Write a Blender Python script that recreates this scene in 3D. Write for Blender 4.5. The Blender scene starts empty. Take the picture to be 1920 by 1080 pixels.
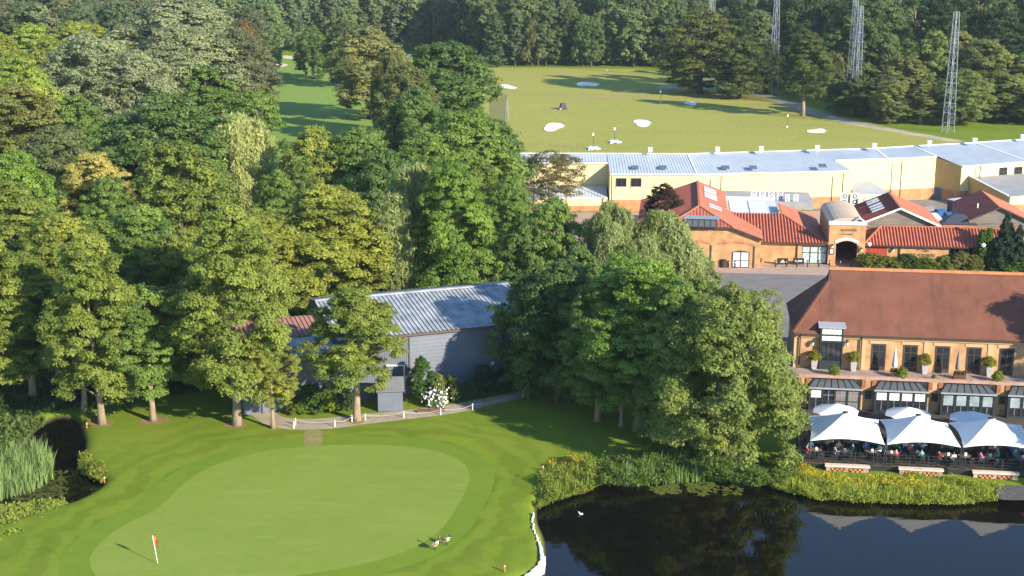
import bpy, math, random
import numpy as np
from mathutils import Vector, Matrix

random.seed(7)
RNG = np.random.default_rng(11)
scene = bpy.context.scene
COL = scene.collection

# ------------------------------------------------------------------ camera
F_PX, CAM_H = 2700.0, 45.0                    # focal length in photo pixels (1920 wide), height in metres
PITCH = math.atan(690.0 / F_PX)
cam_d = bpy.data.cameras.new('camera')
cam_d.sensor_width = 36.0
cam_d.lens = 36.0 * F_PX / 1920.0
cam_d.clip_start = 1.0
cam_d.clip_end = 6000.0
cam = bpy.data.objects.new('camera', cam_d)
COL.objects.link(cam)
cam.location = (0, 0, CAM_H)
cam.rotation_euler = (math.pi / 2 - PITCH, 0, 0)
scene.camera = cam

# ------------------------------------------------------------------ sky and sun
SUN_EL = math.radians(23.0)
SUN_AZ = math.radians(180.0 - 48.0)           # clockwise from +Y: behind the camera, to the right
world = bpy.data.worlds.new('World')
scene.world = world
world.use_nodes = True
wn = world.node_tree.nodes
sky = wn.new('ShaderNodeTexSky')
sky.sky_type = 'NISHITA'
sky.sun_disc = False
sky.sun_elevation = SUN_EL
sky.sun_rotation = SUN_AZ
sky.altitude = 50
sky.air_density = 1.0
sky.dust_density = 0.0
sky.ozone_density = 4.5
wn['Background'].inputs['Strength'].default_value = 0.15
world.node_tree.links.new(sky.outputs[0], wn['Background'].inputs['Color'])
sun_d = bpy.data.lights.new('sun', 'SUN')
sun_d.energy = 5.0
sun_d.angle = math.radians(0.53)
sun_d.color = (1.0, 0.91, 0.76)
sun = bpy.data.objects.new('sun', sun_d)
COL.objects.link(sun)
sd = Vector((math.sin(SUN_AZ) * math.cos(SUN_EL), math.cos(SUN_AZ) * math.cos(SUN_EL), math.sin(SUN_EL)))
sun.rotation_euler = (-sd).to_track_quat('-Z', 'Y').to_euler()
sun.location = (80, -60, 90)

scene.view_settings.view_transform = 'Standard'
scene.view_settings.look = 'None'
scene.view_settings.exposure = 1.05
scene.view_settings.gamma = 1.0
scene.view_settings.use_curve_mapping = False
scene.cycles.max_bounces = 6
scene.cycles.diffuse_bounces = 4
scene.cycles.glossy_bounces = 3
scene.cycles.transmission_bounces = 4
scene.cycles.transparent_max_bounces = 8
scene.cycles.volume_bounces = 0
scene.cycles.sample_clamp_indirect = 4.0
scene.cycles.use_denoising = True

# ------------------------------------------------------------------ layout helpers
def _ray(px, py):
    u, v = (px - 960) / F_PX, (540 - py) / F_PX
    return Vector((u, math.cos(PITCH) + v * math.sin(PITCH), -math.sin(PITCH) + v * math.cos(PITCH)))

def at(px, py, z=0.0):                        # the place on the level z that the photo shows at (px, py)
    d = _ray(px, py)
    t = (z - CAM_H) / d.z
    return Vector((d.x * t, d.y * t, z))

def atY(px, py, Y):                           # the place on the upright plane y = Y
    d = _ray(px, py)
    t = Y / d.y
    return Vector((d.x * t, Y, CAM_H + d.z * t))

def ppm(p):                                   # photo pixels per metre at p
    return F_PX / (p.y * math.cos(PITCH) - (p.z - CAM_H) * math.sin(PITCH))

class Frame:                                  # a building's own axes: x along the front, y away, z up
    def __init__(s, o, yaw):
        s.o, s.yaw = Vector(o), yaw
        s.ex = Vector((math.cos(yaw), math.sin(yaw), 0)); s.ey = Vector((-math.sin(yaw), math.cos(yaw), 0))
    def loc(s, px, py, z):
        q = at(px, py, z) - s.o
        return Vector((q.dot(s.ex), q.dot(s.ey), z))
    def xon(s, px, py, y):                    # local x and z on the upright plane local y
        d = _ray(px, py); c = Vector((0, 0, CAM_H)) - s.o
        t = (y - c.dot(s.ey)) / d.dot(s.ey)
        q = c + d * t
        return q.dot(s.ex), q.z
    def world(s, x, y, z=0.0):
        return s.o + s.ex * x + s.ey * y + Vector((0, 0, z))

# ------------------------------------------------------------------ objects
def link(o, parent=None):
    COL.objects.link(o)
    if parent is not None:
        o.parent = parent
    return o

def tag(o, label=None, cat=None, group=None, kind=None):
    if label: o['label'] = label
    if cat: o['category'] = cat
    if group: o['group'] = group
    if kind: o['kind'] = kind
    return o

def thing(name, label, cat, loc=(0, 0, 0), rz=0.0, group=None):
    o = bpy.data.objects.new(name, None)
    o.empty_display_size = 0.3
    link(o)
    o.location = loc
    o.rotation_euler = (0, 0, rz)
    return tag(o, label, cat, group)

def copy_tree(src, loc=None, rz=None, label=None, group=None, scale=None):
    c = src.copy(); COL.objects.link(c)
    if loc is not None: c.location = loc
    if rz is not None: c.rotation_euler = (0, 0, rz)
    if scale is not None: c.scale = scale
    if label: c['label'] = label
    if group: c['group'] = group
    for ch in src.children:
        k = ch.copy(); COL.objects.link(k); k.parent = c
        for g in ch.children:
            q = g.copy(); COL.objects.link(q); q.parent = k
    return c

class MB:
    def __init__(s): s.v, s.f, s.m = [], [], []
    def poly(s, pts, mi=0):
        b = len(s.v); s.v += [tuple(p) for p in pts]; s.f.append(tuple(range(b, b + len(pts)))); s.m.append(mi); return s
    def hexa(s, p, mi=0):                     # 8 corners: bottom 0-3 anticlockwise from above, top 4-7
        b = len(s.v); s.v += [tuple(q) for q in p]
        for q in ((3, 2, 1, 0), (4, 5, 6, 7), (0, 1, 5, 4), (1, 2, 6, 5), (2, 3, 7, 6), (3, 0, 4, 7)):
            s.f.append(tuple(b + i for i in q)); s.m.append(mi)
        return s
    def box(s, x0, x1, y0, y1, z0, z1, mi=0):
        return s.hexa([(x0, y0, z0), (x1, y0, z0), (x1, y1, z0), (x0, y1, z0), (x0, y0, z1), (x1, y0, z1), (x1, y1, z1), (x0, y1, z1)], mi)
    def prism(s, pts, d, mi=0):               # a flat outline pushed along d
        d = Vector(d); n = len(pts); b = len(s.v)
        s.v += [tuple(p) for p in pts] + [tuple(Vector(p) + d) for p in pts]
        s.f.append(tuple(range(b + n - 1, b - 1, -1))); s.m.append(mi)
        s.f.append(tuple(range(b + n, b + 2 * n))); s.m.append(mi)
        for i in range(n):
            j = (i + 1) % n
            s.f.append((b + i, b + j, b + n + j, b + n + i)); s.m.append(mi)
        return s
    def tube(s, pts, rad, n=8, mi=0, cap=True):
        pts = [Vector(p) for p in pts]
        if not hasattr(rad, '__len__'): rad = [rad] * len(pts)
        b = len(s.v)
        for i, p in enumerate(pts):
            t = (pts[min(i + 1, len(pts) - 1)] - pts[max(i - 1, 0)]).normalized()
            a = t.cross(Vector((0, 0, 1)) if abs(t.z) < 0.95 else Vector((1, 0, 0))).normalized(); c = t.cross(a)
            for k in range(n):
                w = 2 * math.pi * k / n
                s.v.append(tuple(p + (a * math.cos(w) + c * math.sin(w)) * rad[i]))
        for i in range(len(pts) - 1):
            for k in range(n):
                k2 = (k + 1) % n
                s.f.append((b + i * n + k, b + i * n + k2, b + (i + 1) * n + k2, b + (i + 1) * n + k)); s.m.append(mi)
        if cap:
            s.f.append(tuple(b + k for k in range(n - 1, -1, -1))); s.m.append(mi)
            e = b + (len(pts) - 1) * n
            s.f.append(tuple(e + k for k in range(n))); s.m.append(mi)
        return s
    def bar(s, p0, p1, w, h=None, mi=0):      # a square bar
        h = h or w
        p0, p1 = Vector(p0), Vector(p1); t = (p1 - p0).normalized()
        a = t.cross(Vector((0, 0, 1)) if abs(t.z) < 0.95 else Vector((1, 0, 0))).normalized() * (w / 2); c = a.cross(t).normalized() * (h / 2)
        return s.hexa([p0 - a - c, p0 + a - c, p1 + a - c, p1 - a - c, p0 - a + c, p0 + a + c, p1 + a + c, p1 - a + c], mi)
    def lathe(s, prof, n=12, c=(0, 0, 0), mi=0):
        b = len(s.v)
        for r, z in prof:
            for k in range(n):
                w = 2 * math.pi * k / n
                s.v.append((c[0] + r * math.cos(w), c[1] + r * math.sin(w), c[2] + z))
        for i in range(len(prof) - 1):
            for k in range(n):
                k2 = (k + 1) % n
                s.f.append((b + i * n + k, b + i * n + k2, b + (i + 1) * n + k2, b + (i + 1) * n + k)); s.m.append(mi)
        s.f.append(tuple(b + k for k in range(n - 1, -1, -1))); s.m.append(mi)
        e = b + (len(prof) - 1) * n
        s.f.append(tuple(e + k for k in range(n))); s.m.append(mi)
        return s
    def ribbed(s, e0, e1, r0, r1, pitch, amp, prof='sine', mi=0, per=6, rows=1):
        """a sheet from eave e0-e1 up to ridge r0-r1 whose ribs run up the slope"""
        e0, e1, r0, r1 = map(Vector, (e0, e1, r0, r1))
        nrm = (e1 - e0).cross((r0 + r1) / 2 - (e0 + e1) / 2).normalized()
        if nrm.z < 0: nrm = -nrm
        L = max((e1 - e0).length, (r1 - r0).length)
        nr = max(1, round(L / pitch))
        if prof == 'sine':
            st = [(k / per, math.sin(2 * math.pi * k / per)) for k in range(per)]
        else:                                  # standing ribs
            st = [(0.0, 0.0), (0.72, 0.0), (0.78, 1.0), (0.94, 1.0)]
        ss = [((i + a) / nr, h) for i in range(nr) for a, h in st] + [(1.0, st[0][1])]
        b = len(s.v)
        for t, h in ss:
            for j in range(rows + 1):
                q = j / rows
                s.v.append(tuple(e0.lerp(e1, t).lerp(r0.lerp(r1, t), q) + nrm * (amp * h)))
        for i in range(len(ss) - 1):
            for j in range(rows):
                a0 = b + i * (rows + 1) + j
                s.f.append((a0, a0 + rows + 1, a0 + rows + 2, a0 + 1)); s.m.append(mi)
        return s
    def build(s, name, mats, parent=None, smooth=False):
        me = bpy.data.meshes.new(name)
        me.from_pydata(s.v, [], s.f)
        for m in (mats if isinstance(mats, (list, tuple)) else [mats]): me.materials.append(m)
        if len(me.materials) > 1: me.polygons.foreach_set('material_index', s.m)
        if smooth: me.polygons.foreach_set('use_smooth', [True] * len(me.polygons))
        me.update()
        return link(bpy.data.objects.new(name, me), parent)

# ------------------------------------------------------------------ materials
MATS = {}
def mat(name, col, rough=0.7, spec=0.3, var=0.12, scale=3.0, bump=0.0, bscale=None, col2=None, metal=0.0, obj=True, detail=5.0, stretch=None):
    """a plain surface colour broken by two octaves of noise, with fine relief"""
    if name in MATS: return MATS[name]
    m = bpy.data.materials.new(name); m.use_nodes = True
    nt = m.node_tree; N = nt.nodes; Lk = nt.links
    b = N['Principled BSDF']
    b.inputs['Roughness'].default_value = rough
    b.inputs['Specular IOR Level'].default_value = spec
    b.inputs['Metallic'].default_value = metal
    tc = N.new('ShaderNodeTexCoord')
    src = tc.outputs['Object' if obj else 'Generated']
    if stretch:
        mp = N.new('ShaderNodeMapping'); mp.inputs['Scale'].default_value = stretch
        Lk.new(src, mp.inputs['Vector']); src = mp.outputs[0]
    nz = N.new('ShaderNodeTexNoise'); nz.inputs['Scale'].default_value = scale; nz.inputs['Detail'].default_value = detail
    nz.inputs['Roughness'].default_value = 0.65
    Lk.new(src, nz.inputs['Vector'])
    cr = N.new('ShaderNodeValToRGB')
    c2 = col2 or tuple(min(1.0, c * (1 + var)) for c in col)
    c1 = col if col2 else tuple(c * (1 - var) for c in col)
    cr.color_ramp.elements[0].position = 0.3; cr.color_ramp.elements[1].position = 0.7
    cr.color_ramp.elements[0].color = (*c1, 1); cr.color_ramp.elements[1].color = (*c2, 1)
    Lk.new(nz.outputs['Fac'], cr.inputs['Fac'])
    Lk.new(cr.outputs['Color'], b.inputs['Base Color'])
    if bump:
        n2 = N.new('ShaderNodeTexNoise'); n2.inputs['Scale'].default_value = bscale or scale * 6; n2.inputs['Detail'].default_value = 4
        Lk.new(src, n2.inputs['Vector'])
        bp = N.new('ShaderNodeBump'); bp.inputs['Strength'].default_value = bump; bp.inputs['Distance'].default_value = 0.05
        Lk.new(n2.outputs['Fac'], bp.inputs['Height']); Lk.new(bp.outputs[0], b.inputs['Normal'])
    MATS[name] = m
    return m

def brick_mat(name, c1, c2, mortar, bw=0.225, bh=0.075, vert='xz', bump=0.4, off=0.5, squash=1.0):
    if name in MATS: return MATS[name]
    m = bpy.data.materials.new(name); m.use_nodes = True
    nt = m.node_tree; N = nt.nodes; Lk = nt.links; b = N['Principled BSDF']
    b.inputs['Roughness'].default_value = 0.85; b.inputs['Specular IOR Level'].default_value = 0.2
    tc = N.new('ShaderNodeTexCoord'); sp = N.new('ShaderNodeSeparateXYZ'); Lk.new(tc.outputs['Object'], sp.inputs[0])
    ad = N.new('ShaderNodeMath'); ad.operation = 'ADD'; Lk.new(sp.outputs['X'], ad.inputs[0]); Lk.new(sp.outputs['Y'], ad.inputs[1])
    cb = N.new('ShaderNodeCombineXYZ'); Lk.new(ad.outputs[0], cb.inputs['X']); Lk.new(sp.outputs['Z'], cb.inputs['Y'])
    br = N.new('ShaderNodeTexBrick'); Lk.new(cb.outputs[0], br.inputs['Vector'])
    br.inputs['Scale'].default_value = 1.0; br.inputs['Brick Width'].default_value = bw; br.inputs['Row Height'].default_value = bh
    br.inputs['Mortar Size'].default_value = 0.008; br.offset = off
    br.inputs['Color1'].default_value = (*c1, 1); br.inputs['Color2'].default_value = (*c2, 1); br.inputs['Mortar'].default_value = (*mortar, 1)
    nz = N.new('ShaderNodeTexNoise'); nz.inputs['Scale'].default_value = 0.9; nz.inputs['Detail'].default_value = 6; Lk.new(tc.outputs['Object'], nz.inputs['Vector'])
    mr = N.new('ShaderNodeMapRange'); mr.inputs['From Min'].default_value = 0.3; mr.inputs['From Max'].default_value = 0.7
    mr.inputs['To Min'].default_value = 0.72; mr.inputs['To Max'].default_value = 1.2; Lk.new(nz.outputs['Fac'], mr.inputs['Value'])
    mx = N.new('ShaderNodeMix'); mx.data_type = 'RGBA'; mx.blend_type = 'MULTIPLY'; mx.inputs['Factor'].default_value = 1.0
    Lk.new(br.outputs['Color'], mx.inputs[6]); Lk.new(mr.outputs[0], mx.inputs[7]); Lk.new(mx.outputs[2], b.inputs['Base Color'])
    bp = N.new('ShaderNodeBump'); bp.inputs['Strength'].default_value = bump; bp.inputs['Distance'].default_value = 0.01; bp.invert = True
    Lk.new(br.outputs['Fac'], bp.inputs['Height']); Lk.new(bp.outputs[0], b.inputs['Normal'])
    MATS[name] = m
    return m

def leaf_mat(name, transl=0.44):
    m = bpy.data.materials.new(name); m.use_nodes = True
    nt = m.node_tree; N = nt.nodes; Lk = nt.links; b = N['Principled BSDF']; out = N['Material Output']
    b.inputs['Roughness'].default_value = 0.55; b.inputs['Specular IOR Level'].default_value = 0.25
    oi = N.new('ShaderNodeObjectInfo'); a = N.new('ShaderNodeAttribute'); a.attribute_name = 'v'
    # leaf-to-leaf and bough-to-bough colour differences
    mr = N.new('ShaderNodeMapRange'); mr.inputs['To Min'].default_value = 0.78; mr.inputs['To Max'].default_value = 1.58; Lk.new(a.outputs['Fac'], mr.inputs['Value'])
    mx = N.new('ShaderNodeMix'); mx.data_type = 'RGBA'; mx.blend_type = 'MULTIPLY'; mx.inputs['Factor'].default_value = 1.0
    Lk.new(oi.outputs['Color'], mx.inputs[6]); Lk.new(mr.outputs[0], mx.inputs[7])
    hs = N.new('ShaderNodeHueSaturation'); Lk.new(mx.outputs[2], hs.inputs['Color'])
    m2 = N.new('ShaderNodeMapRange'); m2.inputs['To Min'].default_value = 0.515; m2.inputs['To Max'].default_value = 0.478; Lk.new(a.outputs['Fac'], m2.inputs['Value'])
    Lk.new(m2.outputs[0], hs.inputs['Hue'])
    Lk.new(hs.outputs[0], b.inputs['Base Color'])
    tr = N.new('ShaderNodeBsdfTranslucent')
    t2 = N.new('ShaderNodeMix'); t2.data_type = 'RGBA'; t2.blend_type = 'MULTIPLY'; t2.inputs['Factor'].default_value = 1.0
    Lk.new(hs.outputs[0], t2.inputs[6]); t2.inputs[7].default_value = (1.5, 1.5, 0.75, 1); Lk.new(t2.outputs[2], tr.inputs['Color'])
    ms = N.new('ShaderNodeMixShader'); ms.inputs[0].default_value = transl
    Lk.new(b.outputs[0], ms.inputs[1]); Lk.new(tr.outputs[0], ms.inputs[2]); Lk.new(ms.outputs[0], out.inputs['Surface'])
    return m
LEAF = leaf_mat('leaf')

def glass_mat(name, col=(0.02, 0.025, 0.03), rough=0.05):
    if name in MATS: return MATS[name]
    m = bpy.data.materials.new(name); m.use_nodes = True; b = m.node_tree.nodes['Principled BSDF']
    b.inputs['Base Color'].default_value = (*col, 1); b.inputs['Roughness'].default_value = rough; b.inputs['Specular IOR Level'].default_value = 0.6
    MATS[name] = m
    return m

M_bark = mat('bark', (0.10, 0.075, 0.05), 0.9, 0.1, 0.4, 4, 0.6, 14, stretch=(1, 1, 0.3))
M_barkpale = mat('bark_pale', (0.28, 0.21, 0.14), 0.9, 0.1, 0.35, 3, 0.5, 12, stretch=(1, 1, 0.3))
M_birch = mat('birch_bark', (0.16, 0.14, 0.12), 0.8, 0.2, 0.3, 2.5, col2=(0.62, 0.58, 0.52), stretch=(1, 1, 2.5))
M_white = mat('white_paint', (0.78, 0.78, 0.76), 0.5, 0.4, 0.05, 2)
M_dark = mat('dark_metal', (0.025, 0.027, 0.03), 0.45, 0.5, 0.2, 4)
M_grey = mat('grey_metal', (0.30, 0.31, 0.33), 0.4, 0.5, 0.1, 2, metal=0.3)
M_fabric = mat('white_canvas', (0.72, 0.71, 0.68), 0.75, 0.2, 0.05, 0.6)
M_glass = glass_mat('window_glass')
M_wood = mat('brown_wood', (0.11, 0.055, 0.03), 0.7, 0.25, 0.25, 5, stretch=(1, 1, 0.2))
# ------------------------------------------------------------------ ground, water, paths
def smooth_loop(pts, k=6):                    # a closed Catmull-Rom curve through pts
    pts = [np.array(p[:2], float) for p in pts]; n = len(pts); out = []
    for i in range(n):
        p0, p1, p2, p3 = pts[i - 1], pts[i], pts[(i + 1) % n], pts[(i + 2) % n]
        for j in range(k):
            t = j / k
            out.append(0.5 * ((2 * p1) + (-p0 + p2) * t + (2 * p0 - 5 * p1 + 4 * p2 - p3) * t * t + (-p0 + 3 * p1 - 3 * p2 + p3) * t ** 3))
    return np.array(out)

def sdist(X, Y, poly):                        # signed distance, negative inside
    P = np.asarray(poly); best = np.full(X.shape, 1e9); ins = np.zeros(X.shape, bool)
    for i in range(len(P)):
        a, b = P[i - 1], P[i]; e = b - a; L2 = max(e @ e, 1e-9)
        t = np.clip(((X - a[0]) * e[0] + (Y - a[1]) * e[1]) / L2, 0, 1)
        best = np.minimum(best, np.hypot(X - a[0] - t * e[0], Y - a[1] - t * e[1]))
        if a[1] != b[1]:
            ins ^= ((a[1] > Y) != (b[1] > Y)) & (X < (b[0] - a[0]) * (Y - a[1]) / (b[1] - a[1]) + a[0])
    return np.where(ins, -best, best)

WZ = -0.5
def G(pts, z=0.0): return [tuple(at(x, y, z))[:2] for x, y in pts]
LAKE = np.vstack([smooth_loop(G([(1000, 1120), (1020, 1075), (1021, 1020), (1006, 975), (1012, 945), (1050, 930), (1095, 925), (1118, 912), (1165, 908), (1235, 906), (1330, 898), (1440, 912), (1520, 930),
                      (1620, 938), (1760, 942), (1860, 938), (1960, 925), (2200, 920)], WZ), 5)[:86], np.array([[75, 100], [80, 40], [0, 40], [-3, 80]])])
STREAM = smooth_loop(G([(30, 846), (60, 815), (85, 795), (115, 783), (148, 795), (160, 830), (158, 868), (196, 905), (150, 940), (70, 965), (-60, 1000), (-160, 960), (-120, 870)], WZ), 5)
GREEN = smooth_loop(G([(168, 1055), (188, 1018), (232, 985), (295, 952), (350, 903), (410, 870), (500, 846), (600, 836), (700, 834), (790, 841), (850, 857), (877, 880), (878, 908), (858, 948),
                       (832, 987), (790, 1020), (735, 1043), (650, 1064), (540, 1082), (420, 1100), (300, 1106), (200, 1094)]), 6)

def ticks(lo, hi, step, far_lo, far_hi, g=1.35):
    a = list(np.arange(lo, hi + 1e-6, step)); s = step
    x = lo
    while x > far_lo: s *= g; x -= s; a.insert(0, x)
    s = step; x = hi
    while x < far_hi: s *= g; x += s; a.append(x)
    return np.array(a)
gx = ticks(-50, 56, 0.55, -3500, 3500); gy = ticks(88, 142, 0.55, -600, 5000, 1.25)
GX, GY = np.meshgrid(gx, gy)
d_lake, d_str, d_grn = sdist(GX, GY, LAKE), sdist(GX, GY, STREAM), sdist(GX, GY, GREEN)
dw = np.minimum(d_lake, d_str)
GZ = np.where(dw < 0.9, np.interp(dw, [-4, -0.6, 0.25, 0.9], [-1.9, -1.1, -0.16, 0.0]), 0.0)
me = bpy.data.meshes.new('ground')
nx, ny = len(gx), len(gy)
idx = np.arange(nx * ny).reshape(ny, nx)
quads = np.stack([idx[:-1, :-1], idx[:-1, 1:], idx[1:, 1:], idx[1:, :-1]], -1).reshape(-1, 4)
me.vertices.add(nx * ny); me.vertices.foreach_set('co', np.stack([GX, GY, GZ], -1).ravel().astype(np.float32))
me.loops.add(quads.size); me.loops.foreach_set('vertex_index', quads.ravel().astype(np.int32))
me.polygons.add(len(quads)); me.polygons.foreach_set('loop_start', (np.arange(len(quads)) * 4).astype(np.int32))
me.update(calc_edges=True)
me.polygons.foreach_set('use_smooth', np.ones(len(quads), bool))
at_ = me.attributes.new('dg', 'FLOAT', 'POINT'); at_.data.foreach_set('value', np.clip(d_grn, -30, 60).ravel().astype(np.float32))
at_ = me.attributes.new('dw', 'FLOAT', 'POINT'); at_.data.foreach_set('value', np.clip(dw, -10, 60).ravel().astype(np.float32))

def grass_mat(name, c1, c2, c3, s1=0.12, stripes=None, rough_bump=0.5, dirt=None, streak=None):
    m = bpy.data.materials.new(name); m.use_nodes = True
    nt = m.node_tree; N = nt.nodes; Lk = nt.links; b = N['Principled BSDF']
    b.inputs['Roughness'].default_value = 0.9; b.inputs['Specular IOR Level'].default_value = 0.1
    tc = N.new('ShaderNodeTexCoord')
    def noise(sc, det=4, ro=0.6, vec=None):
        n = N.new('ShaderNodeTexNoise'); n.inputs['Scale'].default_value = sc; n.inputs['Detail'].default_value = det; n.inputs['Roughness'].default_value = ro
        Lk.new(vec or tc.outputs['Object'], n.inputs['Vector']); return n.outputs['Fac']
    def mixc(fac, a, bb, mode='MIX'):
        x = N.new('ShaderNodeMix'); x.data_type = 'RGBA'; x.blend_type = mode
        if hasattr(fac, 'links'): Lk.new(fac, x.inputs[0])
        else: x.inputs[0].default_value = fac
        for k, q in ((6, a), (7, bb)):
            if hasattr(q, 'links'): Lk.new(q, x.inputs[k])
            else: x.inputs[k].default_value = (*q, 1)
        return x.outputs[2]
    def rng(v, a, bb, c, d):
        r = N.new('ShaderNodeMapRange'); Lk.new(v, r.inputs['Value'])
        for k, q in zip(('From Min', 'From Max', 'To Min', 'To Max'), (a, bb, c, d)): r.inputs[k].default_value = q
        return r.outputs[0]
    col = mixc(rng(noise(s1, 3), 0.35, 0.65, 0, 1), c1, c2)
    col = mixc(rng(noise(0.7, 6, 0.75), 0.42, 0.72, 0, 0.75), col, c3)
    fine = noise(9.0, 3, 0.75)
    col = mixc(1.0, col, mixc(rng(fine, 0.3, 0.7, 0, 1), (0.82, 0.82, 0.82), (1.16, 1.16, 1.16)), 'MULTIPLY')
    if stripes:                                # mowing passes that follow the edge of the green
        a = N.new('ShaderNodeAttribute'); a.attribute_name = 'dg'
        wob = N.new('ShaderNodeMath'); wob.operation = 'MULTIPLY_ADD'; Lk.new(noise(0.25, 2), wob.inputs[0]); wob.inputs[1].default_value = 5.0; Lk.new(a.outputs['Fac'], wob.inputs[2])
        mu = N.new('ShaderNodeMath'); mu.operation = 'MULTIPLY'; Lk.new(wob.outputs[0], mu.inputs[0]); mu.inputs[1].default_value = 2.6
        si = N.new('ShaderNodeMath'); si.operation = 'SINE'; Lk.new(mu.outputs[0], si.inputs[0])
        sf = rng(si.outputs[0], -0.6, 0.6, 0.88, 1.10)
        near = rng(a.outputs['Fac'], 2.0, 14.0, 1.0, 0.0)
        dim = mixc(near, (1, 1, 1), sf)
        col = mixc(1.0, col, dim, 'MULTIPLY')
        ring = rng(a.outputs['Fac'], 2.3, 2.7, 1.0, 0.0)
        col = mixc(ring, col, mixc(1.0, col, (0.92, 1.0, 0.95), 'MULTIPLY'))
        w = N.new('ShaderNodeAttribute'); w.attribute_name = 'dw'   # bare, muddy bank below the turf
        col = mixc(rng(w.outputs['Fac'], 0.02, 0.28, 1.0, 0.0), col, (0.055, 0.042, 0.025))
    if streak:
        mp = N.new('ShaderNodeMapping'); mp.inputs['Scale'].default_value = streak[0]; Lk.new(tc.outputs['Object'], mp.inputs['Vector'])
        col = mixc(rng(noise(1.0, 4, 0.6, mp.outputs[0]), 0.52, 0.68, 0, streak[2]), col, streak[1])
    Lk.new(col, b.inputs['Base Color'])
    bp = N.new('ShaderNodeBump'); bp.inputs['Strength'].default_value = rough_bump; bp.inputs['Distance'].default_value = 0.06
    Lk.new(noise(14.0, 3, 0.7), bp.inputs['Height']); Lk.new(bp.outputs[0], b.inputs['Normal'])
    return m
M_grass = grass_mat('rough_grass', (0.128, 0.198, 0.014), (0.168, 0.230, 0.019), (0.205, 0.228, 0.028), 0.13, stripes=True, rough_bump=0.8)
M_green = grass_mat('green_grass', (0.180, 0.245, 0.034), (0.200, 0.262, 0.040), (0.228, 0.270, 0.050), 0.09, rough_bump=0.1, streak=((0.16, 0.9, 1), (0.235, 0.285, 0.055), 0.6))
M_collar = grass_mat('collar_grass', (0.128, 0.205, 0.017), (0.150, 0.222, 0.021), (0.180, 0.230, 0.028), 0.14, rough_bump=0.2)
M_range = grass_mat('range_grass', (0.275, 0.29, 0.052), (0.32, 0.312, 0.064), (0.365, 0.325, 0.085), 0.03, rough_bump=0.5, streak=((0.012, 0.09, 1), (0.30, 0.245, 0.085), 0.75))
M_fair = grass_mat('fairway_grass', (0.18, 0.275, 0.05), (0.20, 0.29, 0.055), (0.215, 0.285, 0.06), 0.03, rough_bump=0.3)
me.materials.append(M_grass)
ground = link(bpy.data.objects.new('ground', me)); tag(ground, kind='structure')

def sheet(name, loop, z, m, kind='structure'):
    """a level sheet laid over the ground, tessellated from its outline"""
    import bmesh
    bm = bmesh.new()
    vs = [bm.verts.new((p[0], p[1], z)) for p in loop]
    es = [bm.edges.new((vs[i - 1], vs[i])) for i in range(len(vs))]
    bmesh.ops.triangle_fill(bm, use_beauty=True, use_dissolve=False, edges=es)
    bmesh.ops.recalc_face_normals(bm, faces=bm.faces)
    for f in bm.faces:
        if f.normal.z < 0: f.normal_flip()
    q = bpy.data.meshes.new(name); bm.to_mesh(q); bm.free(); q.materials.append(m)
    o = link(bpy.data.objects.new(name, q)); tag(o, kind=kind)
    return o
def offset_loop(loop, d):
    P = np.asarray(loop); out = []
    for i in range(len(P)):
        t = P[(i + 1) % len(P)] - P[i - 1]; n = np.array([t[1], -t[0]]); n /= max(np.linalg.norm(n), 1e-6)
        out.append(P[i] + n * d)
    return np.array(out)
ccw = np.sum(GREEN[:, 0] * np.roll(GREEN[:, 1], -1) - np.roll(GREEN[:, 0], -1) * GREEN[:, 1]) > 0
sheet('green_collar', offset_loop(GREEN, 2.1 if ccw else -2.1), 0.008, M_collar)
sheet('putting_green', GREEN, 0.016, M_green)

# water
def water_mat(name, col, bump=0.03):
    m = bpy.data.materials.new(name); m.use_nodes = True
    nt = m.node_tree; N = nt.nodes; Lk = nt.links; b = N['Principled BSDF']
    b.inputs['Base Color'].default_value = (*col, 1); b.inputs['Roughness'].default_value = 0.03; b.inputs['IOR'].default_value = 1.33
    b.inputs['Specular IOR Level'].default_value = 0.5
    tc = N.new('ShaderNodeTexCoord'); nz = N.new('ShaderNodeTexNoise'); nz.inputs['Scale'].default_value = 1.6; nz.inputs['Detail'].default_value = 3
    mp = N.new('ShaderNodeMapping'); mp.inputs['Scale'].default_value = (0.5, 1.4, 1); Lk.new(tc.outputs['Object'], mp.inputs['Vector']); Lk.new(mp.outputs[0], nz.inputs['Vector'])
    bp = N.new('ShaderNodeBump'); bp.inputs['Strength'].default_value = bump; bp.inputs['Distance'].default_value = 0.05
    Lk.new(nz.outputs['Fac'], bp.inputs['Height']); Lk.new(bp.outputs[0], b.inputs['Normal'])
    return m
M_water = water_mat('lake_water', (0.0045, 0.0040, 0.0022), 0.06)
sheet('lake', offset_loop(LAKE, 0), WZ, M_water)
sheet('stream', STREAM, WZ, M_water)

# paths, car park, range, fairway
M_path = mat('path_gravel', (0.36, 0.30, 0.22), 0.95, 0.1, 0.18, 0.8, 0.4, 12)
M_asph = mat('asphalt', (0.19, 0.175, 0.165), 0.92, 0.15, 0.16, 0.5, 0.3, 20)
M_pave = mat('pink_paving', (0.40, 0.29, 0.22), 0.9, 0.15, 0.15, 1.2, 0.3, 12)
M_sandp = mat('sandy_track', (0.42, 0.35, 0.25), 0.95, 0.1, 0.2, 0.25, 0.3, 6)
M_dirt = mat('bare_earth', (0.24, 0.165, 0.075), 0.95, 0.1, 0.25, 1.2, 0.4, 10)
M_soil = mat('woodland_soil', (0.045, 0.036, 0.020), 0.95, 0.1, 0.4, 0.4, 0.4, 8)
M_bunker = mat('white_bunker_sand', (0.82, 0.80, 0.74), 0.9, 0.1, 0.06, 0.8, 0.2, 6)
path_c = [(430, 728), (462, 748), (492, 776), (532, 793), (600, 795), (680, 786), (760, 778), (840, 768), (910, 754), (1000, 733)]
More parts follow.
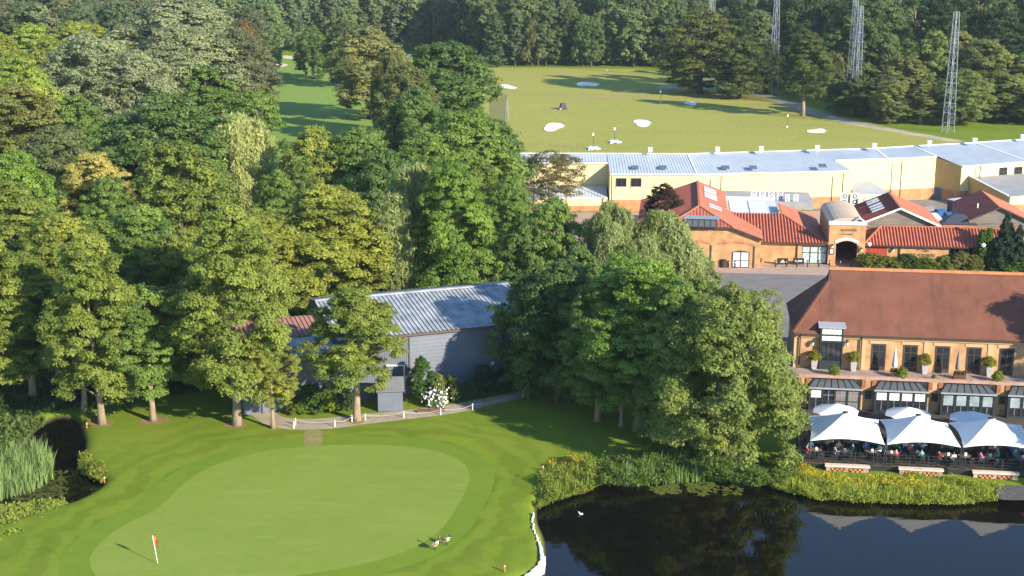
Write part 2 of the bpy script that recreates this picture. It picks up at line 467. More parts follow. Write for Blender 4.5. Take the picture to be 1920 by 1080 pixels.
def strip(pts, half, z=0.0, wob=0.06):
    P = [np.array(tuple(at(x, y))[:2]) for x, y in pts]
    Q = []
    for i in range(len(P) - 1):
        p0, p1, p2, p3 = P[max(i - 1, 0)], P[i], P[i + 1], P[min(i + 2, len(P) - 1)]
        for j in range(5):
            t = j / 5
            Q.append(0.5 * ((2 * p1) + (-p0 + p2) * t + (2 * p0 - 5 * p1 + 4 * p2 - p3) * t * t + (-p0 + 3 * p1 - 3 * p2 + p3) * t ** 3))
    Q.append(P[-1]); Q = np.array(Q); hs = half if hasattr(half, '__len__') else [half] * len(Q)
    hs = np.interp(np.linspace(0, 1, len(Q)), np.linspace(0, 1, len(hs)), hs)
    A, B = [], []
    for i in range(len(Q)):
        t = Q[min(i + 1, len(Q) - 1)] - Q[max(i - 1, 0)]; n = np.array([-t[1], t[0]]) / max(np.linalg.norm(t), 1e-6)
        A.append(Q[i] + n * (hs[i] + random.uniform(-wob, wob))); B.append(Q[i] - n * (hs[i] + random.uniform(-wob, wob)))
    return np.array(A + B[::-1])
sheet('barn_path', strip(path_c, [1.0, 1.0, 1.1, 1.5, 1.5, 1.3, 1.2, 1.1, 1.0]), 0.012, M_path)
sheet('tee_patch', smooth_loop(G([(571, 809), (586, 807), (603, 808), (605, 822), (603, 834), (586, 836), (571, 835), (570, 822)]), 3), 0.014, mat('dry_turf', (0.25, 0.215, 0.085), 0.95, 0.1, 0.2, 1.5, 0.5, 14))
sheet('car_park', [(15, 146), (70, 140), (74, 178.5), (50, 182.5), (20, 185.2), (8, 185), (6, 160)], 0.010, M_asph)
sheet('forecourt_paving', [(16, 185.4), (46, 182.2), (48, 190), (60, 196), (60, 226), (-6, 224), (10, 193)], 0.014, M_pave)
sheet('service_yard', [(48, 196), (92, 192), (96, 232), (48, 238)], 0.012, mat('yard_concrete', (0.22, 0.20, 0.18), 0.9, 0.1, 0.2, 0.4))
RANGE = G([(905, 330), (900, 200), (915, 127), (1050, 127), (1200, 130), (1330, 148), (1420, 172), (1520, 200), (1640, 232), (1790, 268), (1990, 300), (1700, 330)])
sheet('driving_range', RANGE, 0.010, M_range)
FAIR = smooth_loop(G([(500, 300), (498, 240), (500, 180), (498, 130), (505, 106), (560, 104), (600, 120), (640, 160), (690, 200), (740, 240), (760, 300), (640, 330)]), 4)
sheet('fairway', FAIR, 0.012, M_fair)
sheet('range_track', strip([(1235, 163), (1330, 166), (1400, 172), (1455, 186), (1520, 209), (1600, 231), (1700, 249), (1800, 266)], [4.0, 3.2, 2.4, 2.2, 2.0, 1.8, 1.6], wob=0.3), 0.016, M_sandp)
BUNK = [(952, 163, 14, 3.4, 'at the far left of the range'), (1101, 158, 16, 4, 'beside the long tree shadow at the back'), (1038, 238, 17, 6.5, 'nearest on the left, heart shaped'),
        (1205, 231, 17, 5, 'in the middle of the range'), (1295, 194, 10, 3.5, 'small, beside the dark tree shadow'), (1533, 246, 14, 4, 'at the right near the sandy track')]
for i, (x, y, rx, ry, where) in enumerate(BUNK):
    lp = []
    for k in range(14):
        a = 2 * math.pi * k / 14; q = 1 + 0.22 * math.sin(2 * a + i * 1.7) + 0.12 * math.sin(3 * a + i)
        lp.append((x + 1.12 * rx * q * math.cos(a), y + 1.15 * ry * q * math.sin(a)))
    o = sheet('target_bunker', smooth_loop(G(lp), 3), 0.022, M_bunker)
    sc = F_PX / 300
    lp2 = [(p[0] + 0.0, p[1]) for p in smooth_loop(G(lp), 3)]
    mb = MB()                                  # raised turf lip round the sand
    for k in range(len(lp2)):
        p, q = lp2[k], lp2[(k + 1) % len(lp2)]; c = at(x, y)
        po = (c.x + (p[0] - c.x) * 1.12, c.y + (p[1] - c.y) * 1.12); qo = (c.x + (q[0] - c.x) * 1.12, c.y + (q[1] - c.y) * 1.12)
        mb.poly([(p[0], p[1], 0.1), (q[0], q[1], 0.1), (qo[0], qo[1], 0.012), (po[0], po[1], 0.012)])
        mb.poly([(p[0], p[1], 0.024), (q[0], q[1], 0.024), (q[0], q[1], 0.1), (p[0], p[1], 0.1)])
    mb.build('bunker_lip', M_range, o)
FB = smooth_loop(G([(512, 121), (525, 119), (540, 121), (534, 125), (518, 125)]), 3)
sheet('fairway_bunker', FB, 0.03, mat('pale_sand', (0.62, 0.52, 0.36), 0.9, 0.1, 0.1, 0.5))
sheet('fairway_bunker', smooth_loop(G([(510, 103), (560, 106), (600, 110), (570, 112), (520, 108)]), 3), 0.024, MATS['pale_sand'])
# bare ground round the foot of each lakeside alder and on the range
for (x, y, r) in [(190, 793, 1.3), (288, 789, 1.2), (440, 797, 1.0), (668, 790, 0.8)]:
    c = at(x, y); lp = [(c.x + r * math.cos(a) * random.uniform(0.75, 1.2), c.y + r * 0.9 * math.sin(a) * random.uniform(0.75, 1.2)) for a in np.linspace(0, 6.28, 11)[:-1]]
    sheet('bare_soil', smooth_loop(lp, 3), 0.013, M_dirt)
for (x, y, rx, ry) in [(1135, 182, 34, 2.2), (1040, 206, 18, 1.6), (1060, 200, 14, 1.2), (1190, 172, 40, 2.0), (1110, 222, 20, 1.2)]:
    lp = [(x + rx * math.cos(a) * random.uniform(0.7, 1.2), y + ry * math.sin(a) * random.uniform(0.6, 1.3)) for a in np.linspace(0, 6.28, 13)[:-1]]
    sheet('worn_turf', smooth_loop(G(lp), 3), 0.017, mat('worn_turf', (0.34, 0.27, 0.12), 0.95, 0.1, 0.2, 0.3))
# ------------------------------------------------------------------ trees: leaf crowns and trunks
def unit(a): return a / np.maximum(np.linalg.norm(a, axis=-1, keepdims=True), 1e-9)

def quads_mesh(name, P, T, B, val, mats=None):
    """one small leaf face (a kite) for each row: centre P, half-length T, half-width B"""
    n = len(P)
    V = np.empty((n, 4, 3), np.float32)
    V[:, 0] = P - T; V[:, 1] = P + B - T * 0.1; V[:, 2] = P + T; V[:, 3] = P - B - T * 0.1
    m = bpy.data.meshes.new(name)
    m.vertices.add(n * 4); m.vertices.foreach_set('co', V.ravel())
    m.loops.add(n * 4); m.loops.foreach_set('vertex_index', np.arange(n * 4, dtype=np.int32))
    m.polygons.add(n); m.polygons.foreach_set('loop_start', np.arange(0, n * 4, 4, dtype=np.int32))
    m.update(calc_edges=True)
    a = m.attributes.new('v', 'FLOAT', 'FACE'); a.data.foreach_set('value', np.clip(val, 0, 1).astype(np.float32))
    m.materials.append(mats or LEAF)
    return m

def frames(nrm, rng, size, aspect):
    r = unit(rng.normal(size=nrm.shape)); T = unit(np.cross(nrm, r)); B = np.cross(nrm, T)
    return T * (size * 0.5 * aspect)[:, None], B * (size * 0.5)[:, None]

def sph(n, rng): return unit(rng.normal(size=(n, 3)))

def profile(kind, t):
    t = np.clip(t, 0, 1)
    if kind == 'oval': return np.sqrt(np.clip(1 - ((t - 0.42) / 0.60) ** 2, 0.02, 1))
    if kind == 'alder': return np.interp(t, [0, 0.12, 0.35, 0.6, 0.85, 1], [0.62, 0.9, 1.0, 0.95, 0.68, 0.30])
    if kind == 'round': return np.sqrt(np.clip(1 - ((t - 0.45) / 0.57) ** 2, 0.02, 1))
    if kind == 'dome': return np.sqrt(np.clip(1 - ((t - 0.22) / 0.80) ** 2, 0.02, 1)) * np.interp(t, [0, 0.1], [0.92, 1])
    if kind == 'cone': return np.interp(t, [0, 0.08, 1], [0.8, 1.0, 0.05])
    if kind == 'column': return np.interp(t, [0, 0.1, 0.6, 0.9, 1], [0.7, 1, 0.95, 0.55, 0.1])
    return np.ones_like(t)

def crown(kind, H, R, z0, nl, N, leaf, seed, lobe=0.34, aspect=1.5, sub=13, subr=0.36, flat=0.8, gap=0.0):
    """boughs round the stem, clumps on each bough, leaves on each clump"""
    rng = np.random.default_rng(seed)
    t = (np.arange(nl) + rng.uniform(0.1, 0.9, nl)) / nl
    t = t ** 0.9
    az = np.arange(nl) * 2.39996 + rng.uniform(-0.5, 0.5, nl)
    rr = profile(kind, t) * R
    rad = np.maximum(R * lobe * rng.uniform(0.7, 1.25, nl) * np.interp(rr / R, [0, 0.5, 1], [0.55, 0.85, 1.0]), 0.35)
    k = np.maximum(rr - rad * 0.85, 0) * np.where(rng.uniform(0, 1, nl) < 0.24, rng.uniform(0.1, 0.5, nl), rng.uniform(0.78, 1.12, nl))
    C = np.stack([np.cos(az) * k, np.sin(az) * k, z0 + (H - z0) * (0.06 + 0.90 * t) - rad * 0.2], -1)
    w = rad ** 2; cnt = (N * w / w.sum()).astype(int)
    Ps, Ns, Vs = [], [], []
    for i in range(nl):
        n = cnt[i]
        out = unit(np.array([[C[i, 0], C[i, 1], 0.35 * R]]))[0]
        D = sph(sub * 3, rng); D = D[(D @ out) > -0.35][:sub]
        Sc = C[i] + D * np.array([1, 1, flat]) * rad[i] * rng.uniform(0.62, 1.05, (len(D), 1))
        sr = rad[i] * subr * rng.uniform(0.7, 1.35, len(D))
        which = rng.integers(0, len(D), n)
        d = sph(n, rng); d[:, 2] = np.where(d[:, 2] < -0.3, -d[:, 2] * 0.6, d[:, 2])
        P = Sc[which] + d * np.array([1, 1, 0.72]) * (sr[which] * np.minimum(rng.uniform(0.35, 1.12, n) + rng.exponential(0.10, n), 2.2))[:, None]
        nr = unit(d * 0.75 + D[which] * 0.4 + np.array([0, 0, 0.45]) + rng.normal(size=(n, 3)) * 0.42)
        bough = rng.uniform(0.25, 0.75); clump = rng.uniform(-0.18, 0.18, len(D))
        Ps.append(P); Ns.append(nr); Vs.append(bough + clump[which] + rng.normal(0, 0.13, n))
    P = np.concatenate(Ps); nr = np.concatenate(Ns); V = np.concatenate(Vs)
    keep = P[:, 2] > 0.25
    P, nr, V = P[keep], nr[keep], V[keep]
    s = leaf * rng.uniform(0.65, 1.35, len(P)); T, B = frames(nr, rng, s, aspect)
    return P, T, B, V, C, rad

def weeping(H, R, z0, nl, N, leaf, seed, kind='round', lmin=1.2, lmax=3.5, aspect=3.0, top=0.25):
    """a crown whose outer twigs hang in strands"""
    rng = np.random.default_rng(seed)
    P0, T0, B0, V0, C, rad = crown(kind, H, R, z0, nl, int(N * top), leaf * 1.1, seed + 1, lobe=0.3, aspect=1.6)
    per = 16; ns = int(N * (1 - top) / per)
    li = rng.integers(0, len(C), ns)
    D = sph(ns, rng); D[:, 2] = np.abs(D[:, 2]) * 0.8
    S = C[li] + D * (rad[li] * rng.uniform(0.7, 1.1, ns))[:, None]
    Ls = rng.uniform(lmin, lmax, ns) * np.interp(np.hypot(S[:, 0], S[:, 1]) / R, [0, 1], [0.6, 1.15])
    Ls = np.minimum(Ls, np.maximum(S[:, 2] - z0 * 0.6, 0.3))
    u = np.tile(np.linspace(0, 1, per), ns); I = np.repeat(np.arange(ns), per)
    outd = unit(np.c_[S[:, 0], S[:, 1], np.zeros(ns)])
    sway = rng.normal(size=(ns, 3)) * 0.10
    P = S[I] + outd[I] * (0.35 * np.sqrt(u) * 0.8)[:, None] + sway[I] * u[:, None] - np.array([0, 0, 1]) * (u * Ls[I])[:, None] + rng.normal(size=(len(I), 3)) * 0.09
    T = unit(np.array([0, 0, -1.0]) + rng.normal(size=P.shape) * 0.42)
    nr = unit(outd[I] + rng.normal(size=P.shape) * 0.6 + np.array([0, 0, 0.3])); B = unit(np.cross(T, nr))
    s = leaf * rng.uniform(0.7, 1.3, len(P))
    V = 0.5 + np.repeat(rng.normal(0, 0.16, ns), per) + rng.normal(0, 0.1, len(P))
    keep = P[:, 2] > 0.2
    return (np.r_[P0, P[keep]], np.r_[T0, (T * (s * 0.5 * aspect)[:, None])[keep]], np.r_[B0, (B * (s * 0.42)[:, None])[keep]], np.r_[V0, V[keep]], C, rad)

def conifer(H, R, z0, N, leaf, seed, tiers=16, droop=0.35, pine=False):
    rng = np.random.default_rng(seed)
    Ps, Ts, Bs, Vs, Cs = [], [], [], [], []
    nb = tiers * (7 if not pine else 5)
    for i in range(nb):
        t = (i + rng.uniform(0, 1)) / nb; z = z0 + (H - z0) * t
        L = R * (1 - t) ** (0.85 if not pine else 0.4) * rng.uniform(0.75, 1.15) + 0.12
        if pine: L = R * math.sqrt(max(0.05, 1 - ((t - 0.45) / 0.6) ** 2)) * rng.uniform(0.55, 1.1)
        a = rng.uniform(0, 6.283); d = np.array([math.cos(a), math.sin(a), 0.0])
        n = max(8, int(N / nb * (L / R + 0.15) * 1.2))
        u = rng.uniform(0.25 if not pine else 0.45, 1.0, n) ** 0.8
        wid = L * (0.20 if not pine else 0.34) * (1.1 - 0.5 * u)
        side = np.array([-d[1], d[0], 0])
        P = np.outer(u * L, d) + np.outer(rng.normal(0, 0.55, n) * wid, side); P[:, 2] = z + (0.25 if pine else 0.1) * L * u - droop * L * u ** 2 + rng.normal(0, 0.10 + 0.06 * L, n)
        T = unit(d + rng.normal(size=(n, 3)) * 0.55 + np.array([0, 0, 0.1 if pine else -0.25])); nr = unit(np.array([0, 0, 1.0]) + d * 0.4 + rng.normal(size=(n, 3)) * 0.5)
        B = unit(np.cross(T, nr)); s = leaf * rng.uniform(0.7, 1.3, n)
        Ps.append(P); Ts.append(T * (s * 0.9)[:, None]); Bs.append(B * (s * 0.42)[:, None]); Vs.append(np.full(n, rng.uniform(0.25, 0.75)) + rng.normal(0, 0.13, n))
        Cs.append(np.array([*(d * L * 0.8)[:2], z]))
    C = np.array(Cs)[::3]
    return np.concatenate(Ps), np.concatenate(Ts), np.concatenate(Bs), np.concatenate(Vs), C, np.full(len(C), 0.3)

def trunk_mesh(name, H, r0, C, seed, m, stems=1, limbs=14, lean=0.5, limb_r=0.35):
    rng = random.Random(seed); mb = MB()
    for s in range(stems):
        ang = rng.uniform(0, 6.28); sp = 0 if stems == 1 else r0 * 1.6
        pts, rad = [], []
        tx, ty = rng.uniform(-lean, lean), rng.uniform(-lean, lean)
        for i in range(9):
            t = i / 8
            pts.append((sp * math.cos(ang) * (1 + 2.5 * t) + tx * t * t + rng.uniform(-0.06, 0.06) * H * 0.05, sp * math.sin(ang) * (1 + 2.5 * t) + ty * t * t + rng.uniform(-0.06, 0.06) * H * 0.05, -0.25 + H * 0.93 * t))
            rad.append(r0 * (1.35 if i == 0 else 1.0) * (1 - 0.88 * t) / (1 if stems == 1 else 1.35))
        mb.tube(pts, rad, 8)
        order = list(range(len(C))); rng.shuffle(order)
        for ci in order[: limbs]:
            c = Vector(C[ci]); tz = max(0.12, min(0.85, (c.z - 0.18 * math.hypot(c.x, c.y) * 2.0) / H - rng.uniform(0.0, 0.1)))
            f = tz * 8 / 0.93; i0 = min(7, max(0, int(f))); p = Vector(pts[i0]).lerp(Vector(pts[min(8, i0 + 1)]), min(1, max(0, f - i0)))
            r = max(0.03, rad[i0] * limb_r); mid = p.lerp(c, 0.5) + Vector((0, 0, 0.08 * (c - p).length))
            mb.tube([p, mid, c], [r, r * 0.65, r * 0.25], 5, cap=False)
    me_ = bpy.data.meshes.new(name); me_.from_pydata(mb.v, [], mb.f); me_.materials.append(m)
    me_.polygons.foreach_set('use_smooth', [True] * len(me_.polygons)); me_.update()
    return me_

KIND = {}
def proto(key, data, H, R, r0, bark, seed, **kw):
    P, T, B, V, C, rad = data
    KIND[key] = (quads_mesh('crown', P, T, B, V), trunk_mesh('trunk', H, r0, C, seed, bark, **kw), H, R)

for i in range(3):
    proto('alder%d' % i, crown('alder', 16, 4.4, 2.6 + 0.3 * i, 46, 100000, 0.13, 100 + i, lobe=0.33), 16, 4.4, 0.33, M_barkpale, 10 + i)
proto('alder3', crown('oval', 16, 5.0, 5.2, 40, 80000, 0.15, 104, lobe=0.33), 16, 5.0, 0.42, M_barkpale, 14)
for i in range(3):
    proto('oak%d' % i, crown('round' if i < 2 else 'oval', 16, 6.0, 1.0, 44, 56000, 0.21, 200 + i, lobe=0.33), 16, 6.0, 0.42, M_bark, 20 + i)
for i in range(2):
    proto('poplar%d' % i, crown('round' if i else 'dome', 20, 8.0, 1.5, 80, 76000, 0.215, 300 + i, lobe=0.25, aspect=1.8, sub=16, subr=0.42), 20, 8.0, 0.6, M_barkpale, 30 + i, stems=2)
for i in range(2):
    proto('birch%d' % i, weeping(15, 4.0, 1.6, 26, 56000, 0.12, 400 + i, 'alder', 1.6, 4.2, aspect=3.6, top=0.12), 15, 4.0, 0.2, M_birch, 40 + i, limbs=18)
proto('willow0', weeping(14, 5.5, 0.6, 26, 50000, 0.15, 500, 'dome', 2.5, 6.5, aspect=4.0, top=0.12), 14, 5.5, 0.4, M_bark, 50)
proto('dome0', crown('dome', 15, 6.6, 0.4, 72, 100000, 0.155, 600, lobe=0.24, aspect=1.8, sub=15, subr=0.42), 15, 6.6, 0.3, M_bark, 60, stems=3)
proto('pine0', conifer(22, 4.5, 9.0, 20000, 0.28, 700, 11, 0.0, True), 22, 4.5, 0.35, M_barkpale, 70, limbs=14)
proto('pine1', conifer(22, 5.2, 6.0, 22000, 0.30, 701, 12, 0.05, True), 22, 5.2, 0.38, M_bark, 71, limbs=14)
proto('spruce0', conifer(9, 2.4, 0.25, 16000, 0.20, 710, 16, 0.35), 9, 2.4, 0.16, M_bark, 72, limbs=8)
proto('column0', crown('column', 6, 0.62, 0.2, 40, 7000, 0.15, 720, lobe=0.5), 6, 0.62, 0.08, M_bark, 73, limbs=5, lean=0.05)
proto('feather0', crown('oval', 11, 3.0, 3.2, 26, 5200, 0.13, 730, lobe=0.30, aspect=2.0, subr=0.6), 11, 3.0, 0.13, M_barkpale, 74, limbs=26)
for i in range(3):
    proto('bush%d' % i, crown('dome', 2.0, 1.5, 0.1, 22, 6500, 0.11, 740 + i, lobe=0.36), 2.0, 1.5, 0.05, M_bark, 75 + i, limbs=8, lean=0.1)
for i in range(2):                             # distant woodland, leaves a little larger
    proto('far%d' % i, crown('round' if i else 'alder', 18, 5.2, 1.2, 32, 20000, 0.36, 800 + i, lobe=0.36, sub=11), 18, 5.2, 0.35, M_bark, 80 + i, limbs=8)

def put_tree(kind, base, h, w, col, label, group=None, name='broadleaf_tree', rz=None, cat='tree', lean=None):
    cm, tm, H0, R0 = KIND[kind]
    o = thing(name, label, cat, (base[0], base[1], base[2] if len(base) > 2 else 0.0), RNG.uniform(0, 6.28) if rz is None else rz, group)
    s = w / (2 * R0)
    o.scale = (s, s, h / H0)
    if lean: o.rotation_euler = (lean[0], lean[1], o.rotation_euler.z)
    t = link(bpy.data.objects.new('trunk', tm), o)
    c = link(bpy.data.objects.new('crown' if cat == 'tree' else 'foliage', cm), o)
    c.color = (*col, 1)
    return o
def jit(c, a=0.12):
    k = 1 + RNG.uniform(-a, a); return tuple(max(0.004, x * k * (1 + RNG.uniform(-a, a) * 0.5)) for x in c)
def T(kind, x, ytop, h, wpx, col, label, name='broadleaf_tree', group=None, lean=None):      # by the top of the crown and its height
    p = at(x, ytop, h); return put_tree(kind, (p.x, p.y, 0), h, wpx / ppm(p), col, label, group, name, lean=lean)
def TY(kind, x, ytop, Y, wpx, col, label, name='broadleaf_tree', group=None):      # by its distance and the top of the crown
    q = atY(x, ytop, Y); return put_tree(kind, (q.x, Y, 0), q.z, wpx / ppm(q), col, label, group, name)
def TB(kind, x, yb, ytop, wpx, col, label, name='broadleaf_tree', group=None, lean=None):    # by the foot and the top
    p = at(x, yb); h = atY(x, ytop, p.y).z; return put_tree(kind, (p.x, p.y, 0), h, wpx / ppm(p), col, label, group, name, lean=lean)

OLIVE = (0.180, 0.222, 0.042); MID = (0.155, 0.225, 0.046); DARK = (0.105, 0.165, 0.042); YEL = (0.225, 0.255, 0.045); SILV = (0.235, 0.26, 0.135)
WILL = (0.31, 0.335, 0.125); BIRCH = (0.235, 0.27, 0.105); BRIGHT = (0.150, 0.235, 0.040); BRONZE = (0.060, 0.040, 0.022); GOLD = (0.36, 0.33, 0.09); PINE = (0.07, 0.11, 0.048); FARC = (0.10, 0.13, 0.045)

ORD = 'first second third fourth fifth sixth seventh eighth ninth tenth eleventh twelfth thirteenth fourteenth fifteenth sixteenth seventeenth eighteenth nineteenth twentieth twenty-first twenty-second twenty-third twenty-fourth twenty-fifth twenty-sixth twenty-seventh twenty-eighth'.split()
# ------------------------------------------------------------------ the trees of the photograph
# the row of alders along the lawn
TB('alder0', 192, 795, 440, 185, OLIVE, 'tall alder with pale trunk at the bend of the stream', 'alder_tree', lean=(0, -0.04))
TB('alder1', 158, 775, 500, 150, OLIVE, 'alder with leaning trunk right behind the stream bend', 'alder_tree', lean=(0.02, -0.07))
TB('alder2', 287, 789, 530, 170, MID, 'alder alone on the lawn left of the shaded tree gap', 'alder_tree')
TB('alder0', 445, 797, 385, 215, OLIVE, 'big alder whose trunk stands left of the beige path', 'alder_tree')
TB('alder2', 512, 803, 600, 105, YEL, 'slim ivy-clad alder growing between path and lawn', 'alder_tree')
TB('alder3', 669, 788, 542, 185, OLIVE, 'alder with bare pale trunk in front of the grey barn', 'alder_tree', lean=(0, 0.03))
TY('alder1', 40, 480, 133, 200, OLIVE, 'alder hanging over the reed bed at the left edge', 'alder_tree')
TY('alder0', -45, 440, 130, 200, OLIVE, 'alder cut by the left edge of the photo above the reeds', 'alder_tree')
TY('alder2', 95, 520, 137, 170, OLIVE, 'leafy alder between the left-edge alder and the stream-bend alder', 'alder_tree')
TY('alder1', 235, 500, 138, 150, MID, 'mid green alder filling the gap behind the lone lawn alder', 'alder_tree')
TY('alder0', 365, 480, 139, 165, OLIVE, 'olive alder standing behind the shade patch on the lawn', 'alder_tree')
TY('alder2', 540, 425, 150, 150, OLIVE, 'olive tree behind the rust red barn roof', 'alder_tree')
# second and third rows, left
T('alder2', 110, 400, 17, 216, YEL, 'yellowish alder behind the two trunks at the stream', 'alder_tree')
T('alder1', 20, 345, 18, 227, OLIVE, 'dense olive tree at the left edge above the alder row')
T('alder0', 255, 385, 17, 188, MID, 'mid green alder behind the lawn, left of the big alder', 'alder_tree')
T('alder2', 335, 430, 16, 193, OLIVE, 'olive alder behind the shaded gap in the row', 'alder_tree')
T('oak0', 330, 262, 18, 205, OLIVE, 'rounded olive tree left of the weeping willow')
T('alder1', 480, 395, 16, 170, YEL, 'light olive alder behind the big path-side alder', 'alder_tree')
TY('alder0', 612, 345, 153, 235, YEL, 'tall yellow-green tree behind the red end of the barn roof')
TY('alder1', 690, 430, 156, 125, OLIVE, 'small olive tree above the left ridge of the grey barn')
T('oak2', 590, 238, 16, 148, YEL, 'yellow-green round tree at the near end of the fairway')
T('oak0', 665, 238, 16, 170, MID, 'green tree at the foot of the fairway shadow')
T('oak1', 720, 285, 17, 148, DARK, 'dark green tree behind the drooping birch')
TY('birch0', 765, 298, 158, 195, BIRCH, 'drooping birch behind the grey barn roof', 'birch_tree')
T('alder1', 845, 300, 20, 170, BRIGHT, 'bright green tree right of the drooping birch')
T('oak1', 872, 208, 19, 216, MID, 'broad green tree below the net screen')
T('oak2', 800, 250, 17, 159, MID, 'green tree behind the drooping birch, towards the fairway')
T('oak0', 935, 225, 17, 136, DARK, 'dark tree at the left end of the yellow building')
T('oak2', 890, 395, 14, 136, MID, 'low green tree filling the gap right of the bright tree')
T('alder2', 860, 470, 9, 113, BRIGHT, 'small bright tree touching the grey barn ridge')
T('bush1', 752, 520, 4.0, 102, GOLD, 'golden shrub behind the grey barn ridge', 'golden_shrub')
T('willow0', 436, 210, 17, 233, WILL, 'pale yellow weeping willow', 'weeping_willow')
T('oak1', 170, 288, 14, 153, GOLD, 'golden-leaved tree left of the weeping willow', 'golden_tree')
T('bush0', 245, 305, 9, 102, GOLD, 'small golden tree near the weeping willow', 'golden_tree')
T('oak2', 310, 178, 20, 262, DARK, 'dark green tree under the silvery poplar')
T('oak0', 470, 168, 19, 148, MID, 'green tree above the weeping willow beside the fairway')
T('oak1', 230, 215, 17, 148, DARK, 'deep green tree left of the dark tree under the poplar')
T('oak0', 95, 235, 17, 170, (0.14, 0.165, 0.06), 'grey-green tree left of the golden tree')
T('oak2', 25, 285, 17, 170, BRIGHT, 'fresh green tree at the left edge beside the golden tree')
T('oak1', 30, 160, 19, 193, (0.17, 0.18, 0.045), 'brownish olive tree at the left edge below the bright canopy')
T('oak0', 200, 330, 14, 125, MID, 'mid green tree between the golden trees and the alders')
T('oak2', 520, 320, 13, 102, MID, 'small green tree right of the weeping willow')
# the silvery poplars
T('poplar0', 330, -6, 27, 300, SILV, 'great silvery grey poplar towering over the left woods', 'poplar_tree')
T('poplar1', 165, 62, 24, 200, SILV, 'silvery poplar on the left of the great poplar', 'poplar_tree')
T('poplar1', 440, 55, 23, 160, (0.145, 0.155, 0.075), 'silvery poplar on the right of the great poplar beside the fairway', 'poplar_tree')
T('poplar0', 250, 95, 21, 200, SILV, 'silvery poplar leaning in front of the great poplar', 'poplar_tree')
T('poplar1', 345, 48, 24, 250, SILV, 'silvery poplar standing before the great poplar, right of centre', 'poplar_tree')
T('oak1', 455, 40, 21, 80, (0.15, 0.105, 0.035), 'russet tree behind the poplars at the fairway head')
# bright canopy beyond the poplars
for (x, y, w, lab) in [(55, 42, 130, 'second along the back row'), (135, 38, 120, 'third along the back row'), (-10, 60, 120, 'at the left edge of the back row'), (20, 95, 150, 'left of the middle row'), (95, 75, 130, 'right of the middle row'), (180, 48, 100, 'touching the poplars'), (60, 130, 140, 'nearest the camera'), (-20, 140, 140, 'nearest the camera at the left edge')]:
    T('oak%d' % RNG.integers(0, 3), x, y, 20, w, jit((0.235, 0.28, 0.045)), 'bright yellow-green tree left of the poplars, ' + lab, 'canopy_tree', 'bright canopy left of the poplars')
# trees between the fairway and the range
T('oak1', 690, 52, 21, 170, (0.195, 0.205, 0.07), 'brownish green tree on the right of the fairway', 'broadleaf_tree')
T('birch1', 735, 95, 18, 90, (0.14, 0.155, 0.05), 'drooping tree at the shaded edge of the fairway', 'birch_tree')
T('oak0', 842, 76, 22, 195, DARK, 'great dark green tree at the left edge of the range')
T('oak2', 760, 120, 19, 130, (0.13, 0.15, 0.045), 'olive-brown tree in front of the net pylons')
T('oak1', 780, 165, 17, 130, DARK, 'dark tree at the near end of the fairway shadow')
T('oak2', 585, 50, 15, 70, DARK, 'low dark tree standing at the head of the fairway')
T('oak0', 645, 40, 18, 90, FARC, 'tree behind the low dark tree at the fairway head')
# trees round the car park
T('feather0', 1030, 282, 11, 110, (0.14, 0.12, 0.04), 'thin feathery tree in front of the yellow building', 'feathery_tree')
T('feather0', 1062, 288, 10, 80, (0.13, 0.115, 0.04), 'sparse twiggy tree beside the metal lean-to', 'feathery_tree')
T('feather0', 1000, 292, 10, 70, (0.12, 0.115, 0.04), 'sparse tree at the left end of the yellow wall', 'feathery_tree')
T('oak0', 1040, 368, 16, 150, MID, 'green tree in front of the yellow building left of the birches')
T('oak1', 985, 405, 14, 110, DARK, 'dark tree above the right end of the barn ridge')
T('birch1', 1150, 374, 16, 160, BIRCH, 'weeping birch with white stem left of the brick gable', 'birch_tree')
T('birch0', 1252, 388, 15, 200, BIRCH, 'weeping birch in front of the brick gabled building', 'birch_tree')
T('birch1', 1200, 440, 13, 150, BIRCH, 'smaller weeping birch between the two birches', 'birch_tree')
T('oak2', 1247, 345, 9, 80, BRONZE, 'bronze-leaved tree beside the red gabled roof', 'bronze_tree')
T('alder2', 1310, 470, 9, 90, BIRCH, 'light green tree at the corner of the car park')
T('oak1', 1085, 460, 14, 120, DARK, 'shaded dark tree behind the right end of the barn')
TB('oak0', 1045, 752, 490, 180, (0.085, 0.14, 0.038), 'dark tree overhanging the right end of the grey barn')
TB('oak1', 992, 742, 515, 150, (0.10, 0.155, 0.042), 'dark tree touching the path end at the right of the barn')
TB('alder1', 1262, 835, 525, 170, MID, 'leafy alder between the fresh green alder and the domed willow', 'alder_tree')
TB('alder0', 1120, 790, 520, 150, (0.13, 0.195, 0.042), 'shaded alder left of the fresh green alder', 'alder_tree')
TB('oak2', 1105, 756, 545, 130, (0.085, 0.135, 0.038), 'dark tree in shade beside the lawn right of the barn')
TB('alder0', 1197, 808, 488, 235, BRIGHT, 'fresh green alder with two trunks at the lawn edge', 'alder_tree')
TB('alder2', 1165, 800, 560, 120, MID, 'slim alder in front of the shaded lawn', 'alder_tree')
TB('dome0', 1360, 868, 538, 272, (0.185, 0.225, 0.055), 'great domed willow beside the terrace and the lake', 'willow_tree')
TB('dome0', 1268, 838, 600, 150, (0.15, 0.205, 0.045), 'bushy willow on the left of the great domed willow', 'willow_tree')
TB('alder2', 1165, 770, 470, 170, BRIGHT, 'bright alder behind the shaded lawn, left of the domed willow', 'alder_tree')
TB('dome0', 1300, 800, 520, 170, (0.16, 0.21, 0.05), 'leafy willow filling behind the domed willow', 'willow_tree')
T('feather0', 1442, 540, 6, 60, BIRCH, 'sparse sapling behind the domed willow at the car park', 'sapling')
T('oak1', 1330, 540, 9, 100, MID, 'small green tree between car park and domed willow')
